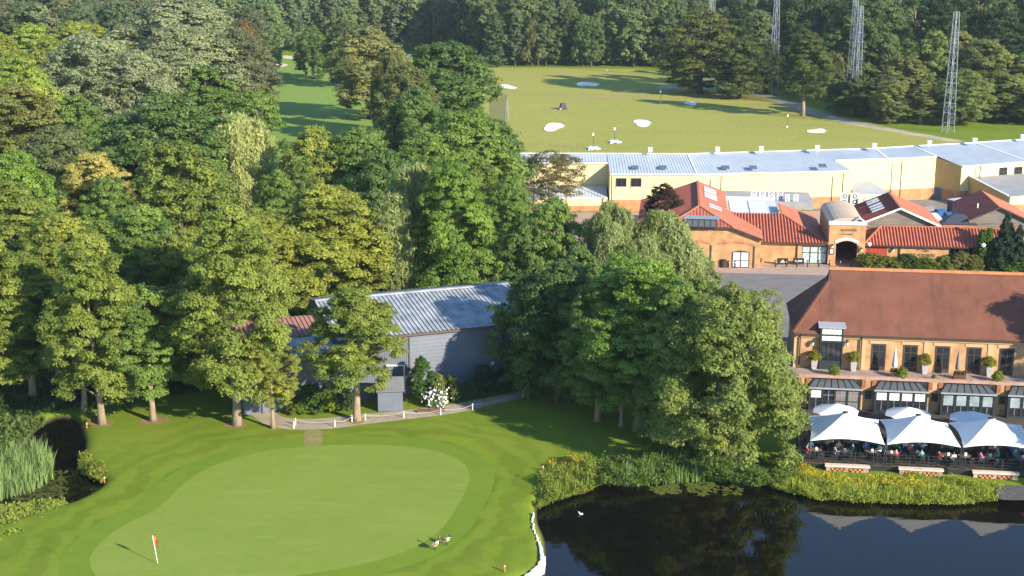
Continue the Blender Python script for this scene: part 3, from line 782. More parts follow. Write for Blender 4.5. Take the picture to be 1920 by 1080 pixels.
# trees on the driving range
TB('oak0', 1386, 184, 72, 110, (0.115, 0.14, 0.036), 'lone round tree on the range left of the sandy track')
TB('oak2', 1312, 176, 18, 160, (0.125, 0.14, 0.036), 'largest tree at the back of the range')
TB('oak1', 1436, 176, 78, 90, (0.10, 0.13, 0.034), 'tree at the range edge behind the lone round tree')
TB('alder1', 1505, 218, 58, 105, (0.095, 0.125, 0.032), 'tree at the fork of the sandy track')
# right hand wood
RW = [('pine1', 1512, -30, 27, 105), ('pine0', 1540, -10, 26, 100), ('pine1', 1392, -20, 27, 70), ('oak0', 1640, -12, 25, 150), ('oak1', 1590, 70, 18, 80), ('oak2', 1640, 100, 17, 100),
      ('oak0', 1700, 105, 18, 110), ('pine0', 1720, -20, 27, 110), ('pine1', 1780, -30, 28, 110), ('oak2', 1755, 60, 19, 110), ('pine0', 1840, -20, 28, 110), ('pine1', 1880, 20, 26, 110), ('oak1', 1850, 75, 20, 130),
      ('pine0', 1905, 70, 24, 110), ('oak0', 1935, 95, 22, 130), ('oak2', 1810, 130, 17, 110), ('oak1', 1895, 140, 17, 120), ('pine1', 1960, -10, 28, 120), ('oak0', 1560, 95, 15, 60), ('oak2', 1675, 150, 13, 80),
      ('alder1', 1730, 160, 12, 80), ('oak0', 1600, -10, 26, 110), ('pine1', 1670, 40, 24, 100), ('oak1', 1800, 60, 22, 120), ('pine0', 1990, 60, 24, 120), ('oak2', 1970, 150, 17, 130)]
WHERE = ['left of', 'right of', 'behind', 'between']
RW.sort(key=lambda q: q[1])
cnt3 = {}
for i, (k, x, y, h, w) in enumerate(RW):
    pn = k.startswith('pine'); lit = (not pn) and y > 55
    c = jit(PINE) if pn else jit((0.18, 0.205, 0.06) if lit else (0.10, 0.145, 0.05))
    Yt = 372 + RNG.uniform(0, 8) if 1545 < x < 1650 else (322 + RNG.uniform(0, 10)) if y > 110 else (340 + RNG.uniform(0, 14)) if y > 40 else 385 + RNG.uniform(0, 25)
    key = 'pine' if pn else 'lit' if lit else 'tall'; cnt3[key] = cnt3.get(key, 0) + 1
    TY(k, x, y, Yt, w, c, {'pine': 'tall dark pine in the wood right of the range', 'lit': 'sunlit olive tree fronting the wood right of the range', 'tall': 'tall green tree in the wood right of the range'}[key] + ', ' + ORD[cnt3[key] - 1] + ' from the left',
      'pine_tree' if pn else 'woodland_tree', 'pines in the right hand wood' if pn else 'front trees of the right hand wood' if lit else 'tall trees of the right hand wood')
# the belt behind the range and the far woods
def belt(x0, x1, Y0, Y1, n, hlo, hhi, cols, label, name, group, kinds=('far0', 'far1', 'oak0'), wlo=8, whi=12):
    for i in range(n):
        x = x0 + (x1 - x0) * (i + RNG.uniform(0.1, 0.9)) / n; Y = RNG.uniform(Y0, Y1)
        q = atY(x, 200, Y)
        put_tree(kinds[RNG.integers(0, len(kinds))], (q.x, Y, 0), RNG.uniform(hlo, hhi), RNG.uniform(wlo, whi), jit(cols[RNG.integers(0, len(cols))], 0.2), label + ', ' + ORD[i] + ' from the left', group, name)
CB = [(0.125, 0.165, 0.06), (0.15, 0.185, 0.065), (0.10, 0.145, 0.055), (0.175, 0.19, 0.07)]
belt(925, 1420, 457, 466, 26, 15, 21, CB, 'tree in the front edge of the wood behind the range', 'woodland_tree', 'front row of the wood behind the range')
belt(880, 1460, 470, 486, 24, 20, 26, CB, 'tall tree deeper in the wood behind the range', 'woodland_tree', 'second row of the wood behind the range')
belt(860, 1480, 495, 520, 22, 26, 31, CB, 'tree top far behind the range', 'woodland_tree', 'back rows of the wood behind the range', wlo=10, whi=14)
belt(1480, 2010, 440, 490, 24, 27, 33, CB, 'tree top at the back of the wood right of the range', 'woodland_tree', 'back of the right hand wood', wlo=11, whi=15)
belt(1560, 2000, 333, 348, 18, 7, 11, [(0.11, 0.15, 0.045), (0.08, 0.12, 0.04)], 'understorey tree along the foot of the right hand wood', 'understorey_tree', 'understorey of the right hand wood', wlo=7, whi=11)
CF = [(0.15, 0.185, 0.08), (0.125, 0.165, 0.072), (0.175, 0.2, 0.085)]
belt(505, 900, 512, 530, 20, 15, 22, CF, 'tree in the wood closing the head of the fairway', 'woodland_tree', 'wood at the head of the fairway')
belt(480, 900, 540, 570, 20, 23, 30, CF, 'far tree behind the head of the fairway', 'woodland_tree', 'far wood beyond the fairway', wlo=10, whi=14)
belt(-60, 520, 400, 440, 22, 20, 24, CF, 'blue-green tree in the far wood above the bright canopy', 'woodland_tree', 'far wood at the upper left', wlo=11, whi=15)
belt(-60, 520, 460, 500, 20, 21, 25, CF, 'tree in the hazy far wood at the upper left', 'woodland_tree', 'hazy far wood at the upper left', wlo=12, whi=16)
belt(-80, 520, 520, 600, 22, 22, 30, CF, 'distant tree on the upper left skyline', 'woodland_tree', 'distant wood at the upper left', wlo=13, whi=17)
# fill behind the middle rows so that no bare ground shows between crowns
for i, (x, y, h, w, k) in enumerate(sorted([(140, 180, 16, 150, 'oak2'), (380, 120, 17, 160, 'oak0'), (60, 380, 13, 130, 'oak1'), (170, 470, 13, 120, 'alder1'), (370, 500, 12, 120, 'alder2'), (560, 300, 13, 100, 'oak0'),
                        (655, 330, 13, 110, 'oak2'), (745, 210, 12, 90, 'oak1'), (900, 300, 14, 110, 'oak2'), (950, 330, 13, 100, 'oak0'), (930, 470, 9, 90, 'alder1'), (1130, 440, 12, 100, 'oak2')])):
    T(k, x, y, h, w, jit(MID if h > 12 else DARK), 'tree half hidden among other crowns in the woods, ' + ORD[i] + ' from the left', 'woodland_tree', 'half hidden trees in the left woods')
# trees that stand right of the frame by the lake and shade the terrace
put_tree('oak0', (61.5, 119.5, 0), 18.5, 8, MID, 'tall tree right of the terrace outside the photo, shading the roof')
put_tree('oak2', (52.6, 108.5, 0), 12, 9, MID, 'lakeside tree right of the photo shading the last tent')
# ------------------------------------------------------------------ driving range building (yellow walls, metal roof)
M_yel = mat('yellow_render', (0.70, 0.60, 0.31), 0.85, 0.2, 0.06, 0.5)
M_yel_shade = mat('yellow_render_shaded', (0.50, 0.32, 0.12), 0.85, 0.2, 0.08, 0.5)  # the yellow render again, darkened so its colour carries the shade of side walls
M_oran = brick_mat('orange_brick', (0.52, 0.24, 0.10), (0.45, 0.19, 0.075), (0.42, 0.30, 0.2))
M_mroof = mat('metal_roof', (0.46, 0.50, 0.53), 0.42, 0.5, 0.10, 0.35, metal=0.2)
M_trim = mat('cream_trim', (0.74, 0.72, 0.66), 0.6, 0.3, 0.04, 1)
M_pipe = mat('grey_pipe', (0.06, 0.06, 0.06), 0.5, 0.4, 0.1, 2)
M_sky = glass_mat('rooflight_glass', (0.10, 0.12, 0.14), 0.15)
M_frame = mat('dark_brown_frame', (0.07, 0.045, 0.03), 0.6, 0.3, 0.15, 3)

yo = Vector((40, 230, 0))
Y = thing('range_building', 'long yellow driving range building with curved grey metal roof', 'building', yo)
def W(x, y, z): return (x - yo.x, y - yo.y, z)
secs = [  # (front a, front b, ridge a, ridge b, eave z)
    ('A', (-4, 229.6), (15.4, 229.5), (-4, 233.0), (15.4, 232.65), 7.0),
    ('B', (15.5, 225.3), (29.3, 225.3), (15.5, 232.65), (28.6, 232.3), 5.9),
    ('B', (29.3, 225.3), (54.5, 228.3), (28.6, 232.3), (50.6, 236.25), 5.9),
    ('C', (52.55, 232.1), (61.6, 234.0), (50.6, 236.25), (60.4, 238.05), 7.0),
    ('C', (61.6, 234.0), (70.1, 235.9), (60.4, 238.05), (67.6, 240.6), 7.0),
    ('D', (73.5, 232.9), (86.0, 237.5), (67.6, 240.6), (79.0, 244.5), 5.9),
    ('D', (86.0, 237.5), (112.0, 247.4), (79.0, 244.5), (104.0, 254.2), 5.9)]
RZ = 8.1
for k, (n, a, b, c, d, ez) in enumerate(secs):
    r = MB().ribbed(W(*a, ez + 0.12), W(*b, ez + 0.12), W(*c, RZ), W(*d, RZ), 0.48, 0.055, 'rib').build('roof', M_mroof, Y)
    t = MB()
    av, bv = Vector(W(*a, ez)), Vector(W(*b, ez)); out = (bv - av).cross(Vector((0, 0, 1))).normalized()
    t.hexa([av + out * 0.02, bv + out * 0.02, bv + out * 0.22, av + out * 0.22] + [p + Vector((0, 0, 0.2)) for p in (av + out * 0.02, bv + out * 0.02, bv + out * 0.22, av + out * 0.22)])
    t.build('fascia', M_trim, r)
    cp = MB(); cp.bar(W(*c, RZ + 0.09), W(*d, RZ + 0.09), 0.4, 0.1); cp.build('ridge_cap', M_trim, r)
    if k in (1, 3, 5) or k == 4:
        bb = MB().bar(Vector(W(*b, ez + 0.2)), Vector(W(*d, RZ + 0.08)), 0.28, 0.08); bb.build('joint_flashing', M_trim, r)
    wb = 1.9
    w = MB(); w.poly([W(*a, wb), W(*b, wb), W(*b, ez + 0.12), W(*a, ez + 0.12)])
    w.build('wall', M_yel, Y)
    w = MB()
    w.poly([W(*a, -0.1), W(*b, -0.1), W(*b, wb), W(*a, wb)])
    w.build('brick_plinth', M_oran, Y)
    w = MB(); w.poly([W(*d, 0), W(*c, 0), W(*c, RZ - 0.06), W(*d, RZ - 0.06)]); w.build('bay_front', M_dark, Y)
def side(a, b, za, zb, zridge=None):           # a return wall between a front corner and the set-back wall
    w = MB(); w.poly([W(*a, 1.9), W(*b, 1.9), W(*b, zb), W(*a, za)]); w.build('return_wall', M_yel_shade, Y)
    w = MB(); w.poly([W(*a, -0.1), W(*b, -0.1), W(*b, 1.9), W(*a, 1.9)]); w.build('brick_plinth', M_oran, Y)
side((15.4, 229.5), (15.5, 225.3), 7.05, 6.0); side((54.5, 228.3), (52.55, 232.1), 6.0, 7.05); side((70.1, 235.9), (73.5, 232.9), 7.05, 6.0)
for (px0, py0, ez) in [(1147, 330, 5.9), (1352, 330, 5.9), (1581, 325, 5.9), (1691, 300, 7.0), (1838, 312, 5.9)]:
    p = at(px0, py0, ez); MB().tube([(p.x - yo.x, p.y - yo.y - 0.12, 0), (p.x - yo.x, p.y - yo.y - 0.12, ez)], 0.09, 6).build('downpipe', M_pipe, Y)
# windows in the upper wall
def win(parent, cx, y0, z0, w, h, nx=2, nz=2, frame=M_frame, yaw=0, dep=0.08, pane=M_glass):
    f = MB(); t = 0.07; ca, sa = math.cos(yaw), math.sin(yaw)
    def tr(x, y, z): return (cx + x * ca - y * sa, y0 + x * sa + y * ca, z)
    def bx(m_, x0, x1, ya, yb, za, zb): m_.hexa([tr(x0, ya, za), tr(x1, ya, za), tr(x1, yb, za), tr(x0, yb, za), tr(x0, ya, zb), tr(x1, ya, zb), tr(x1, yb, zb), tr(x0, yb, zb)])
    for i in range(nx + 1): x = -w / 2 + w * i / nx; bx(f, x - t / 2, x + t / 2, -dep, 0.01, z0, z0 + h)
    for j in range(nz + 1): z = z0 + h * j / nz; bx(f, -w / 2, w / 2, -dep + 0.012, 0.02, z - t / 2, z + t / 2)
    o = f.build('window', frame, parent)
    g = MB(); bx(g, -w / 2, w / 2, -0.03, 0.03, z0, z0 + h); g.build('pane', pane, o)
    s = MB(); bx(s, -w / 2 - 0.1, w / 2 + 0.1, -0.16, 0.02, z0 - 0.14, z0 - 0.04); s.build('sill', M_trim, o)
    return o
for (px, py) in [(1165, 342), (1193, 342)]:
    q = atY(px, py, 225.3); win(Y, q.x - yo.x, 225.27 - yo.y, q.z - 0.65, 1.55, 1.3, 2, 1)
yw = math.atan2(237.5 - 232.9, 86 - 73.5)
for (px, py) in [(1881, 322), (1909, 321)]:
    fr = Frame((73.5, 232.9, 0), yw); lx, lz = fr.xon(px, py, -0.03); q = fr.world(lx, -0.03); win(Y, q.x - yo.x, q.y - yo.y, lz - 0.7, 1.5, 1.4, 2, 2, yaw=yw)
# rooflights lying in the roof slope
for (px, py) in [(1190, 314), (1242, 314), (1360, 314), (1412, 314), (1542, 311)]:
    z = RZ - (py - 289) / (328 - 289) * (RZ - 5.9) + 0.1; p = at(px, py, z)
    sl = math.atan2(RZ - 5.9, 7.2); o = MB(); o.box(-0.6, 0.6, -0.55, 0.55, -0.02, 0.08)
    k = o.build('rooflight', M_sky, Y); k.location = (p.x - yo.x, p.y - yo.y, z + 0.02); k.rotation_euler = (sl, 0, 0.06 if px > 1300 else 0)
# white floodlights along the ridge
for (px, py) in [(1219, 285), (1345, 284), (1427, 283), (1532, 281), (1639, 277), (1742, 272), (1827, 267), (1917, 260)]:
    p = at(px, py + 4, RZ + 0.1); o = MB(); o.box(-0.32, 0.32, -0.3, 0.3, 0.42, 1.0); o.tube([(0, 0, 0), (0, 0, 0.5)], 0.07, 6); o.prism([(-0.38, -0.34, 1.0), (0.38, -0.34, 1.0), (0.38, 0.42, 1.0), (-0.38, 0.42, 1.0)], (0, 0, 0.08))
    f = o.build('floodlight', M_white, Y); f.location = (p.x - yo.x, p.y - yo.y, RZ + 0.1)
# low metal lean-tos against the front
def leanto(x0, x1, ya, yb, za, zb, parent, zbrick=0.9, xr=None):
    r = MB().ribbed(W(x0, ya, za), W(x1, ya, za), W(x0, yb, zb), W(xr or x1, yb, zb), 0.48, 0.05, 'rib').build('lean_to_roof', M_mroof, parent)
    MB().box(*[W(x0, ya, 0)[0], W(x1, ya, 0)[0]], ya - yo.y - 0.1, ya - yo.y + 0.02, za - 0.14, za + 0.03).build('fascia', M_trim, r)
    w = MB(); w.poly([W(x0, ya, zbrick), W(x1, ya, zbrick), W(x1, ya, za), W(x0, ya, za)]); w.poly([W(x1, ya, zbrick), W(xr or x1, yb, zbrick), W(xr or x1, yb, zb), W(x1, ya, za)]); w.poly([W(x0, yb, zbrick), W(x0, ya, zbrick), W(x0, ya, za), W(x0, yb, zb)])
    w.build('lean_to_wall', M_yel, parent)
    w = MB(); w.poly([W(x0, ya, -0.1), W(x1, ya, -0.1), W(x1, ya, zbrick), W(x0, ya, zbrick)]); w.poly([W(x1, ya, -0.1), W(xr or x1, yb, -0.1), W(xr or x1, yb, zbrick), W(x1, ya, zbrick)]); w.poly([W(x0, yb, -0.1), W(x0, ya, -0.1), W(x0, ya, zbrick), W(x0, yb, zbrick)])
    w.build('brick_plinth', M_oran, parent)
leanto(-2, 15.2, 225.4, 229.4, 2.2, 3.5, Y); leanto(54.8, 60.6, 227.2, 232.6, 2.4, 3.5, Y, xr=58.8)
e0, e1 = (78.1, 223.2), (100, 231.3); b0, b1 = (75.0, 233.4), (97.5, 241.6)
r = MB().ribbed(W(*e0, 2.75), W(*e1, 2.75), W(*b0, 4.1), W(*b1, 4.1), 0.48, 0.04, 'rib').build('lean_to_roof', mat('grey_sheet', (0.34, 0.33, 0.32), 0.6, 0.3, 0.12, 0.5), Y)
w = MB(); w.poly([W(*b0, 1.4), W(*e0, 1.4), W(*e0, 2.9), W(*b0, 4.3)]); w.build('parapet_wall', M_yel_shade, Y)  # left-facing wall, shade put into its darker yellow
w = MB(); w.poly([W(*e0, 1.4), W(*e1, 1.4), W(*e1, 2.75), W(*e0, 2.75)]); w.build('lean_to_wall', M_yel, Y)
w = MB(); w.poly([W(*b0, -0.1), W(*e0, -0.1), W(*e0, 1.4), W(*b0, 1.4)]); w.poly([W(*e0, -0.1), W(*e1, -0.1), W(*e1, 1.4), W(*e0, 1.4)]); w.build('brick_plinth', M_oran, Y)
w = MB(); w.bar(W(*b0, 4.36), W(*e0, 2.96), 0.3, 0.12); w.build('coping', M_trim, Y)
MB().tube([W(e0[0] + 0.2, e0[1] - 0.1, 0), W(e0[0] + 0.2, e0[1] - 0.1, 2.8)], 0.09, 6).build('downpipe', M_pipe, Y)
w = MB(); w.box(-0.5, 0.5, -0.04, 0.04, 0, 2.1); o = w.build('door', mat('blue_door', (0.05, 0.10, 0.2), 0.5, 0.4, 0.1, 1), Y)
p = at(1731, 383, 0.6); dl = Vector((73.5 - 70.1, 232.9 - 235.9, 0)).normalized(); o.location = (70.6 - yo.x, 235.3 - yo.y, 0); o.rotation_euler = (0, 0, math.atan2(dl.y, dl.x)); o.location = (o.location.x - 0.06, o.location.y - 0.06, 0)

# ------------------------------------------------------------------ brick complex
FB_ = Frame((33.07, 186.72, 0), math.radians(-6.5))
M_tile = mat('clay_pantile', (0.31, 0.082, 0.048), 0.75, 0.25, 0.22, 1.1, 0.2, 9, col2=(0.44, 0.145, 0.085))
M_tile2 = mat('dark_clay_tile', (0.22, 0.055, 0.035), 0.8, 0.2, 0.25, 1.0, 0.3, 9)
M_tile3 = mat('orange_clay_tile', (0.36, 0.115, 0.06), 0.8, 0.2, 0.18, 0.9, 0.4, 7, col2=(0.48, 0.175, 0.095))
M_bk = brick_mat('buff_brick', (0.52, 0.27, 0.105), (0.44, 0.215, 0.08), (0.55, 0.42, 0.27))
M_bkd = brick_mat('red_brick', (0.50, 0.20, 0.085), (0.42, 0.16, 0.07), (0.40, 0.27, 0.18))
M_flat = mat('flat_roof_membrane', (0.55, 0.55, 0.57), 0.7, 0.2, 0.1, 0.4)
M_board = mat('weathered_board', (0.20, 0.17, 0.14), 0.85, 0.15, 0.45, 0.9, 0.5, 6, stretch=(0.4, 1, 9))
def bthing(name, label, x, y): return thing(name, label, 'building', FB_.world(x, y), FB_.yaw)
def slab_roof(parent, pts, m, th=0.12, name='roof', mi=0):
    n = (Vector(pts[1]) - Vector(pts[0])).cross(Vector(pts[2]) - Vector(pts[0])).normalized()
    if n.z < 0: pts = pts[::-1]; n = -n
    return MB().prism([Vector(p) - n * th for p in pts], n * th).build(name, m, parent)
# 1: gabled building with half-hipped front
B1 = bthing('gabled_brick_building', 'brick building with orange half-hipped roof and glazed double door', 0, 0)
XR, ZR = -8.2, 7.1
def zr(x): return ZR - 0.365 * abs(x - XR)
w = MB()
w.prism([(-16.4, 0, -0.1), (0, 0, -0.1), (0, 0, zr(0) - 0.15), (-3.9, 0, 5.45), (-12.5, 0, 5.45), (-16.4, 0, zr(-16.4) - 0.15)], (0, 0.3, 0)); w.build('front_wall', M_bk, B1)
w = MB(); w.box(-0.3, 0, 0.3, 13, -0.1, zr(0) - 0.2); w.box(-16.4, -16.1, 0.3, 26, -0.1, zr(-16.4) - 0.2); w.box(-4.5, -4.2, 13, 25.5, 2, zr(-4.2) - 0.15); w.box(-16, -4.4, 25.2, 25.5, -0.1, 4); w.build('side_wall', M_bk, B1)
slab_roof(B1, [(XR, 6.0, ZR), (-3.75, -0.35, zr(-3.75)), (0.3, -0.35, zr(0.3)), (0.3, 11.5, zr(0.3)), (XR, 11.5, ZR)], M_tile3)
slab_roof(B1, [(XR, 11.5, ZR), (-4.1, 11.5, zr(-4.1)), (-4.1, 25.6, zr(-4.1)), (XR, 25.6, ZR)], M_tile3)
o = MB().ribbed((-16.6, 11.5, zr(-16.6)), (-16.6, -0.35, zr(-16.6)), (XR, 11.5, ZR), (XR, -0.35, ZR), 0.42, 0.05); o.ribbed((-16.6, 25.6, zr(-16.6)), (-16.6, 11.5, zr(-16.6)), (XR, 25.6, ZR), (XR, 11.5, ZR), 0.42, 0.05)
# left slope stops at the hip line: rebuild as clipped strips
o = MB(); n = 62
for i in range(n):
    ya, yb = -0.35 + 26 * i / n, -0.35 + 26 * (i + 1) / n
    def top(yv): return XR if yv >= 6 else XR - (6 - yv) / 6.35 * 4.45
    for j in range(2):
        y0_, y1_ = ya + (yb - ya) * j / 2, ya + (yb - ya) * (j + 1) / 2
        h0, h1 = (0.0, 0.07) if j == 0 else (0.07, 0.0)
        o.poly([(-16.6, y0_, zr(-16.6) + h0), (top(y0_), y0_, zr(top(y0_)) + h0), (top(y1_), y1_, zr(top(y1_)) + h1), (-16.6, y1_, zr(-16.6) + h1)])
o.build('roof', M_tile, B1)
o = MB(); n = 20                                # the hip over the front, its pantile ribs running up to the ridge
for i in range(n):
    for j in range(2):
        t0, t1 = (i + j / 2) / n, (i + (j + 1) / 2) / n; h0, h1 = (0.0, 0.07) if j == 0 else (0.07, 0.0)
        x0, x1 = -12.65 + 8.9 * t0, -12.65 + 8.9 * t1
        def ytop(x): return -0.35 + 6.35 * (1 - abs(x - XR) / 4.45)
        def zt(x): return 5.48 + 1.62 * (1 - abs(x - XR) / 4.45)
        o.poly([(x0, -0.38, 5.48 + h0), (x1, -0.38, 5.48 + h1), (x1, ytop(x1), zt(x1) + h1), (x0, ytop(x0), zt(x0) + h0)])
o.build('hip_roof', M_tile, B1)
o = MB().bar((XR, 6, ZR + 0.06), (XR, 25.6, ZR + 0.06), 0.28, 0.16); o.bar((XR, 6, ZR + 0.06), (-3.75, -0.36, zr(-3.75) + 0.06), 0.22, 0.14); o.bar((XR, 6, ZR + 0.06), (-12.65, -0.36, zr(-12.65) + 0.06), 0.22, 0.14); o.build('ridge_tiles', M_tile3, B1)
o = MB().bar((-12.6, -0.42, 5.44), (-3.7, -0.42, 5.44), 0.16, 0.22); o.bar((-3.75, -0.42, 5.4), (0.32, -0.42, zr(0.32) - 0.06), 0.12, 0.2); o.build('bargeboard', M_frame, B1)
# strip window under the hip
d0 = MB(); d0.box(-10.0, -5.9, -0.9, 0.1, 5.55, 6.75); dm = d0.build('dormer', M_pipe, B1)
d1 = MB(); d1.box(-10.3, -5.6, -1.15, 0.6, 6.72, 6.86); d1.build('dormer_roof', M_grey, dm)
for i in range(5): MB().box(-9.85 + 0.79 * i, -9.25 + 0.79 * i, -0.94, -0.9, 5.7, 6.6).build('pane', M_sky, dm)
# arched recess, double door, other opening
def arch_pts(x0, x1, zs, rise, n=8):
    return [(x0 + (x1 - x0) * i / n, zs + rise * math.sin(math.pi * i / n)) for i in range(n + 1)]
def archprism(mb, x0, x1, z0, zs, rise, y0, y1, mi=0):
    P = [(x0, y0, z0), (x1, y0, z0)] + [(x, y0, z) for x, z in arch_pts(x0, x1, zs, rise)][::-1]
    mb.prism(P, (0, y1 - y0, 0), mi)
o = MB(); archprism(o, -3.75, -1.45, 0.0, 2.15, 0.18, -0.05, 0.02); dd = o.build('double_door', M_frame, B1)
for x0, x1 in ((-3.6, -2.68), (-2.52, -1.6)):
    for z0, z1 in ((0.15, 0.98), (1.08, 2.1)): MB().box(x0, x1, -0.085, -0.055, z0, z1).build('pane', mat('poster_glass', (0.62, 0.64, 0.7), 0.3, 0.4, 0.25, 1.6), dd)
for (x0, x1) in ((-9.8, -6.6), (-5.6, -0.9)):
    o = MB(); P = arch_pts(x0, x1, 3.05, 0.28, 10); Q = arch_pts(x0, x1, 3.3, 0.32, 10)
    for i in range(10): o.prism([(P[i][0], -0.06, P[i][1]), (P[i + 1][0], -0.06, P[i + 1][1]), (Q[i + 1][0], -0.06, Q[i + 1][1]), (Q[i][0], -0.06, Q[i][1])], (0, 0.08, 0))
    o.build('brick_arch', M_bkd, B1)
    MB().box(x1 - 0.02, x1 + 0.12, -0.1, -0.005, 0, 3.0).build('downpipe', M_pipe, B1)
win(B1, -9.0, -0.02, 0.9, 1.3, 1.6, 2, 2)
o = MB()
for yy in (8.5, 10.2, 15, 16.3, 17.6, 19.5, 21, 22.5):
    xx = -5.9 if yy < 12 else -6.4
    z = zr(xx) + 0.05; o.hexa([(xx - 0.9, yy - 0.3, zr(xx - 0.9) + 0.02), (xx + 0.9, yy - 0.3, zr(xx + 0.9) + 0.02), (xx + 0.9, yy + 0.3, zr(xx + 0.9) + 0.02), (xx - 0.9, yy + 0.3, zr(xx - 0.9) + 0.02),
                                (xx - 0.9, yy - 0.3, zr(xx - 0.9) + 0.13), (xx + 0.9, yy - 0.3, zr(xx + 0.9) + 0.13), (xx + 0.9, yy + 0.3, zr(xx + 0.9) + 0.13), (xx - 0.9, yy + 0.3, zr(xx - 0.9) + 0.13)])
    o.build('rooflight', mat('pale_rooflight', (0.5, 0.52, 0.55), 0.3, 0.5, 0.1, 1), B1); o = MB()
# 2: pantiled shop with flat roof behind
B2 = bthing('pantiled_shop', 'low brick shop with striped red pantile roof and shop window', 0, 3)
def pan_poly(parent, poly, ax, up, pitch=0.42, amp=0.10, m=M_tile, name='roof'):
    """pantiles over a convex sloping outline: poly in (u, v) along ax and up, both 3-D unit vectors from origin"""
    (o3, U, V) = ax; o3, U, V = Vector(o3), Vector(U), Vector(V); N_ = U.cross(V)
    if N_.z < 0: N_ = -N_
    us = [p[0] for p in poly]; u0, u1 = min(us), max(us); n = max(2, int((u1 - u0) / pitch * 6))
    def span(u):
        vs = []
        for i in range(len(poly)):
            a, b = poly[i - 1], poly[i]
            if (a[0] - u) * (b[0] - u) <= 0 and a[0] != b[0]: vs.append(a[1] + (b[1] - a[1]) * (u - a[0]) / (b[0] - a[0]))
        return min(vs), max(vs)
    mb = MB(); prev = None
    for i in range(n + 1):
        u = u0 + (u1 - u0) * min(max(i / n, 1e-5), 1 - 1e-5); lo, hi = span(u); h = amp * math.sin(2 * math.pi * (u - u0) / pitch)
        cur = (o3 + U * u + V * lo + N_ * h, o3 + U * u + V * hi + N_ * h)
        if prev: mb.poly([prev[0], cur[0], cur[1], prev[1]])
        prev = cur
    return mb.build(name, m, parent)
s2 = Vector((0, 7.4, 2.5)).normalized(); l2 = Vector((0, 7.4, 2.5)).length
pan_poly(B2, [(-3.6, l2 * 0.62), (0.3, 0), (9.0, 0), (3.3, l2), (-3.6, l2)], ((0, -0.1, 2.95), (1, 0, 0), s2), None)
slab_roof(B2, [(9.05, -0.05, 2.9), (9.05, 19, 2.9), (3.35, 15.2, 5.4), (3.35, 7.3, 5.42)], M_tile3)
MB().bar((3.3, 7.32, 5.47), (9.0, -0.1, 3.0), 0.24, 0.16).build('hip_tiles', M_tile3, B2)
w = MB(); w.box(0.02, 5.4, 0.35, 0.6, -0.1, 2.95); w.box(5.4, 9.0, 0.35, 0.6, 2.45, 2.95); w.box(5.4, 5.7, 0.35, 0.6, -0.1, 2.45); w.build('front_wall', M_bk, B2)
MB().box(0.02, 9.0, -0.16, 0.0, 2.78, 2.9).build('gutter', M_frame, B2)
MB().box(5.0, 5.12, 0.2, 0.33, 0, 2.8).build('downpipe', M_frame, B2)
o = MB(); t = 0.08
for i in range(4): o.box(5.75 + 1.07 * i - t / 2, 5.75 + 1.07 * i + t / 2, 0.36, 0.48, 0.05, 2.42)
for z in (0.1, 1.55, 2.38): o.box(5.72, 9.0, 0.37, 0.47, z - t / 2, z + t / 2)
sw = o.build('shop_window', M_frame, B2)
for i in range(3): MB().box(5.8 + 1.07 * i, 6.78 + 1.07 * i, 0.43, 0.45, 0.12, 2.34).build('pane', mat('shop_glass', (0.18, 0.34, 0.30), 0.12, 0.5, 0.9, 2.2, col2=(0.72, 0.76, 0.72)), sw)
w = MB(); w.box(-4.0, 3.2, 7.6, 21.5, 4.2, 4.7); fr_ = w.build('flat_roof', M_flat, B2)
MB().box(-4.05, 3.3, 21.5, 21.9, 4.2, 5.0).build('roof_kerb', M_trim, fr_); MB().box(-4.05, 3.3, 7.35, 7.6, 4.2, 5.0).build('roof_kerb', M_trim, fr_)
for (a, b) in ((-3.6, -1.2), (-0.8, 1.6)): MB().box(a, b, 9, 20, 4.7, 4.78).build('membrane_panel', mat('pale_membrane', (0.66, 0.66, 0.68), 0.6, 0.2, 0.05, 0.6), fr_)
w = MB(); w.box(-4, 9, 21.9, 31, 3.2, 4.2); w.build('plant_deck', mat('plant_deck', (0.36, 0.34, 0.32), 0.8, 0.2, 0.15, 0.6), B2)
# air conditioning units on the flat roofs
ac = thing('air_conditioner', 'white twin-fan air conditioning unit on the flat roof, leftmost stacked one', 'air conditioner', group='air conditioners on the flat roofs')
o = MB(); o.box(-0.45, 0.45, -0.17, 0.17, 0.06, 1.45); o.build('casing', M_trim, ac)
for zc in (0.42, 1.08):
    o = MB(); P = [(0.06 + 0.27 * math.cos(a), -0.19, zc + 0.27 * math.sin(a)) for a in np.linspace(0, 6.283, 13)[:-1]]; o.prism(P, (0, 0.018, 0)); f = o.build('fan_grille', M_pipe, ac)
    o = MB(); P = [(0.06 + 0.16 * math.cos(a), -0.21, zc + 0.16 * math.sin(a)) for a in np.linspace(0, 6.283, 11)[:-1]]; o.prism(P, (0, 0.018, 0)); o.build('fan', M_trim, f)
for x in (-0.35, 0.35): MB().box(x - 0.05, x + 0.05, -0.2, 0.2, 0, 0.06).build('foot', M_pipe, ac)
ac_l = ['second', 'third', 'fourth', 'fifth', 'sixth']
first = True
for i, (px, py, sc) in enumerate([(1413, 376, 1.0), (1429, 376, 1.0), (1446, 376, 1.0), (1462, 376, 1.0), (1476, 378, .75), (1492, 378, .75), (1582, 382, 1.25), (1601, 382, 1.25), (1620, 384, .9)]):
    p = at(px, py, 4.2)
    if first: ac.location = (p.x, p.y, 4.2); ac.rotation_euler = (0, 0, FB_.yaw); first = False
    else: copy_tree(ac, (p.x, p.y, 4.2 if i < 6 else 4.0), FB_.yaw, ('white air conditioning unit on the flat roof, %s from the left' % (ac_l + ['seventh', 'eighth', 'ninth'])[i - 1]), scale=(sc, sc, sc))
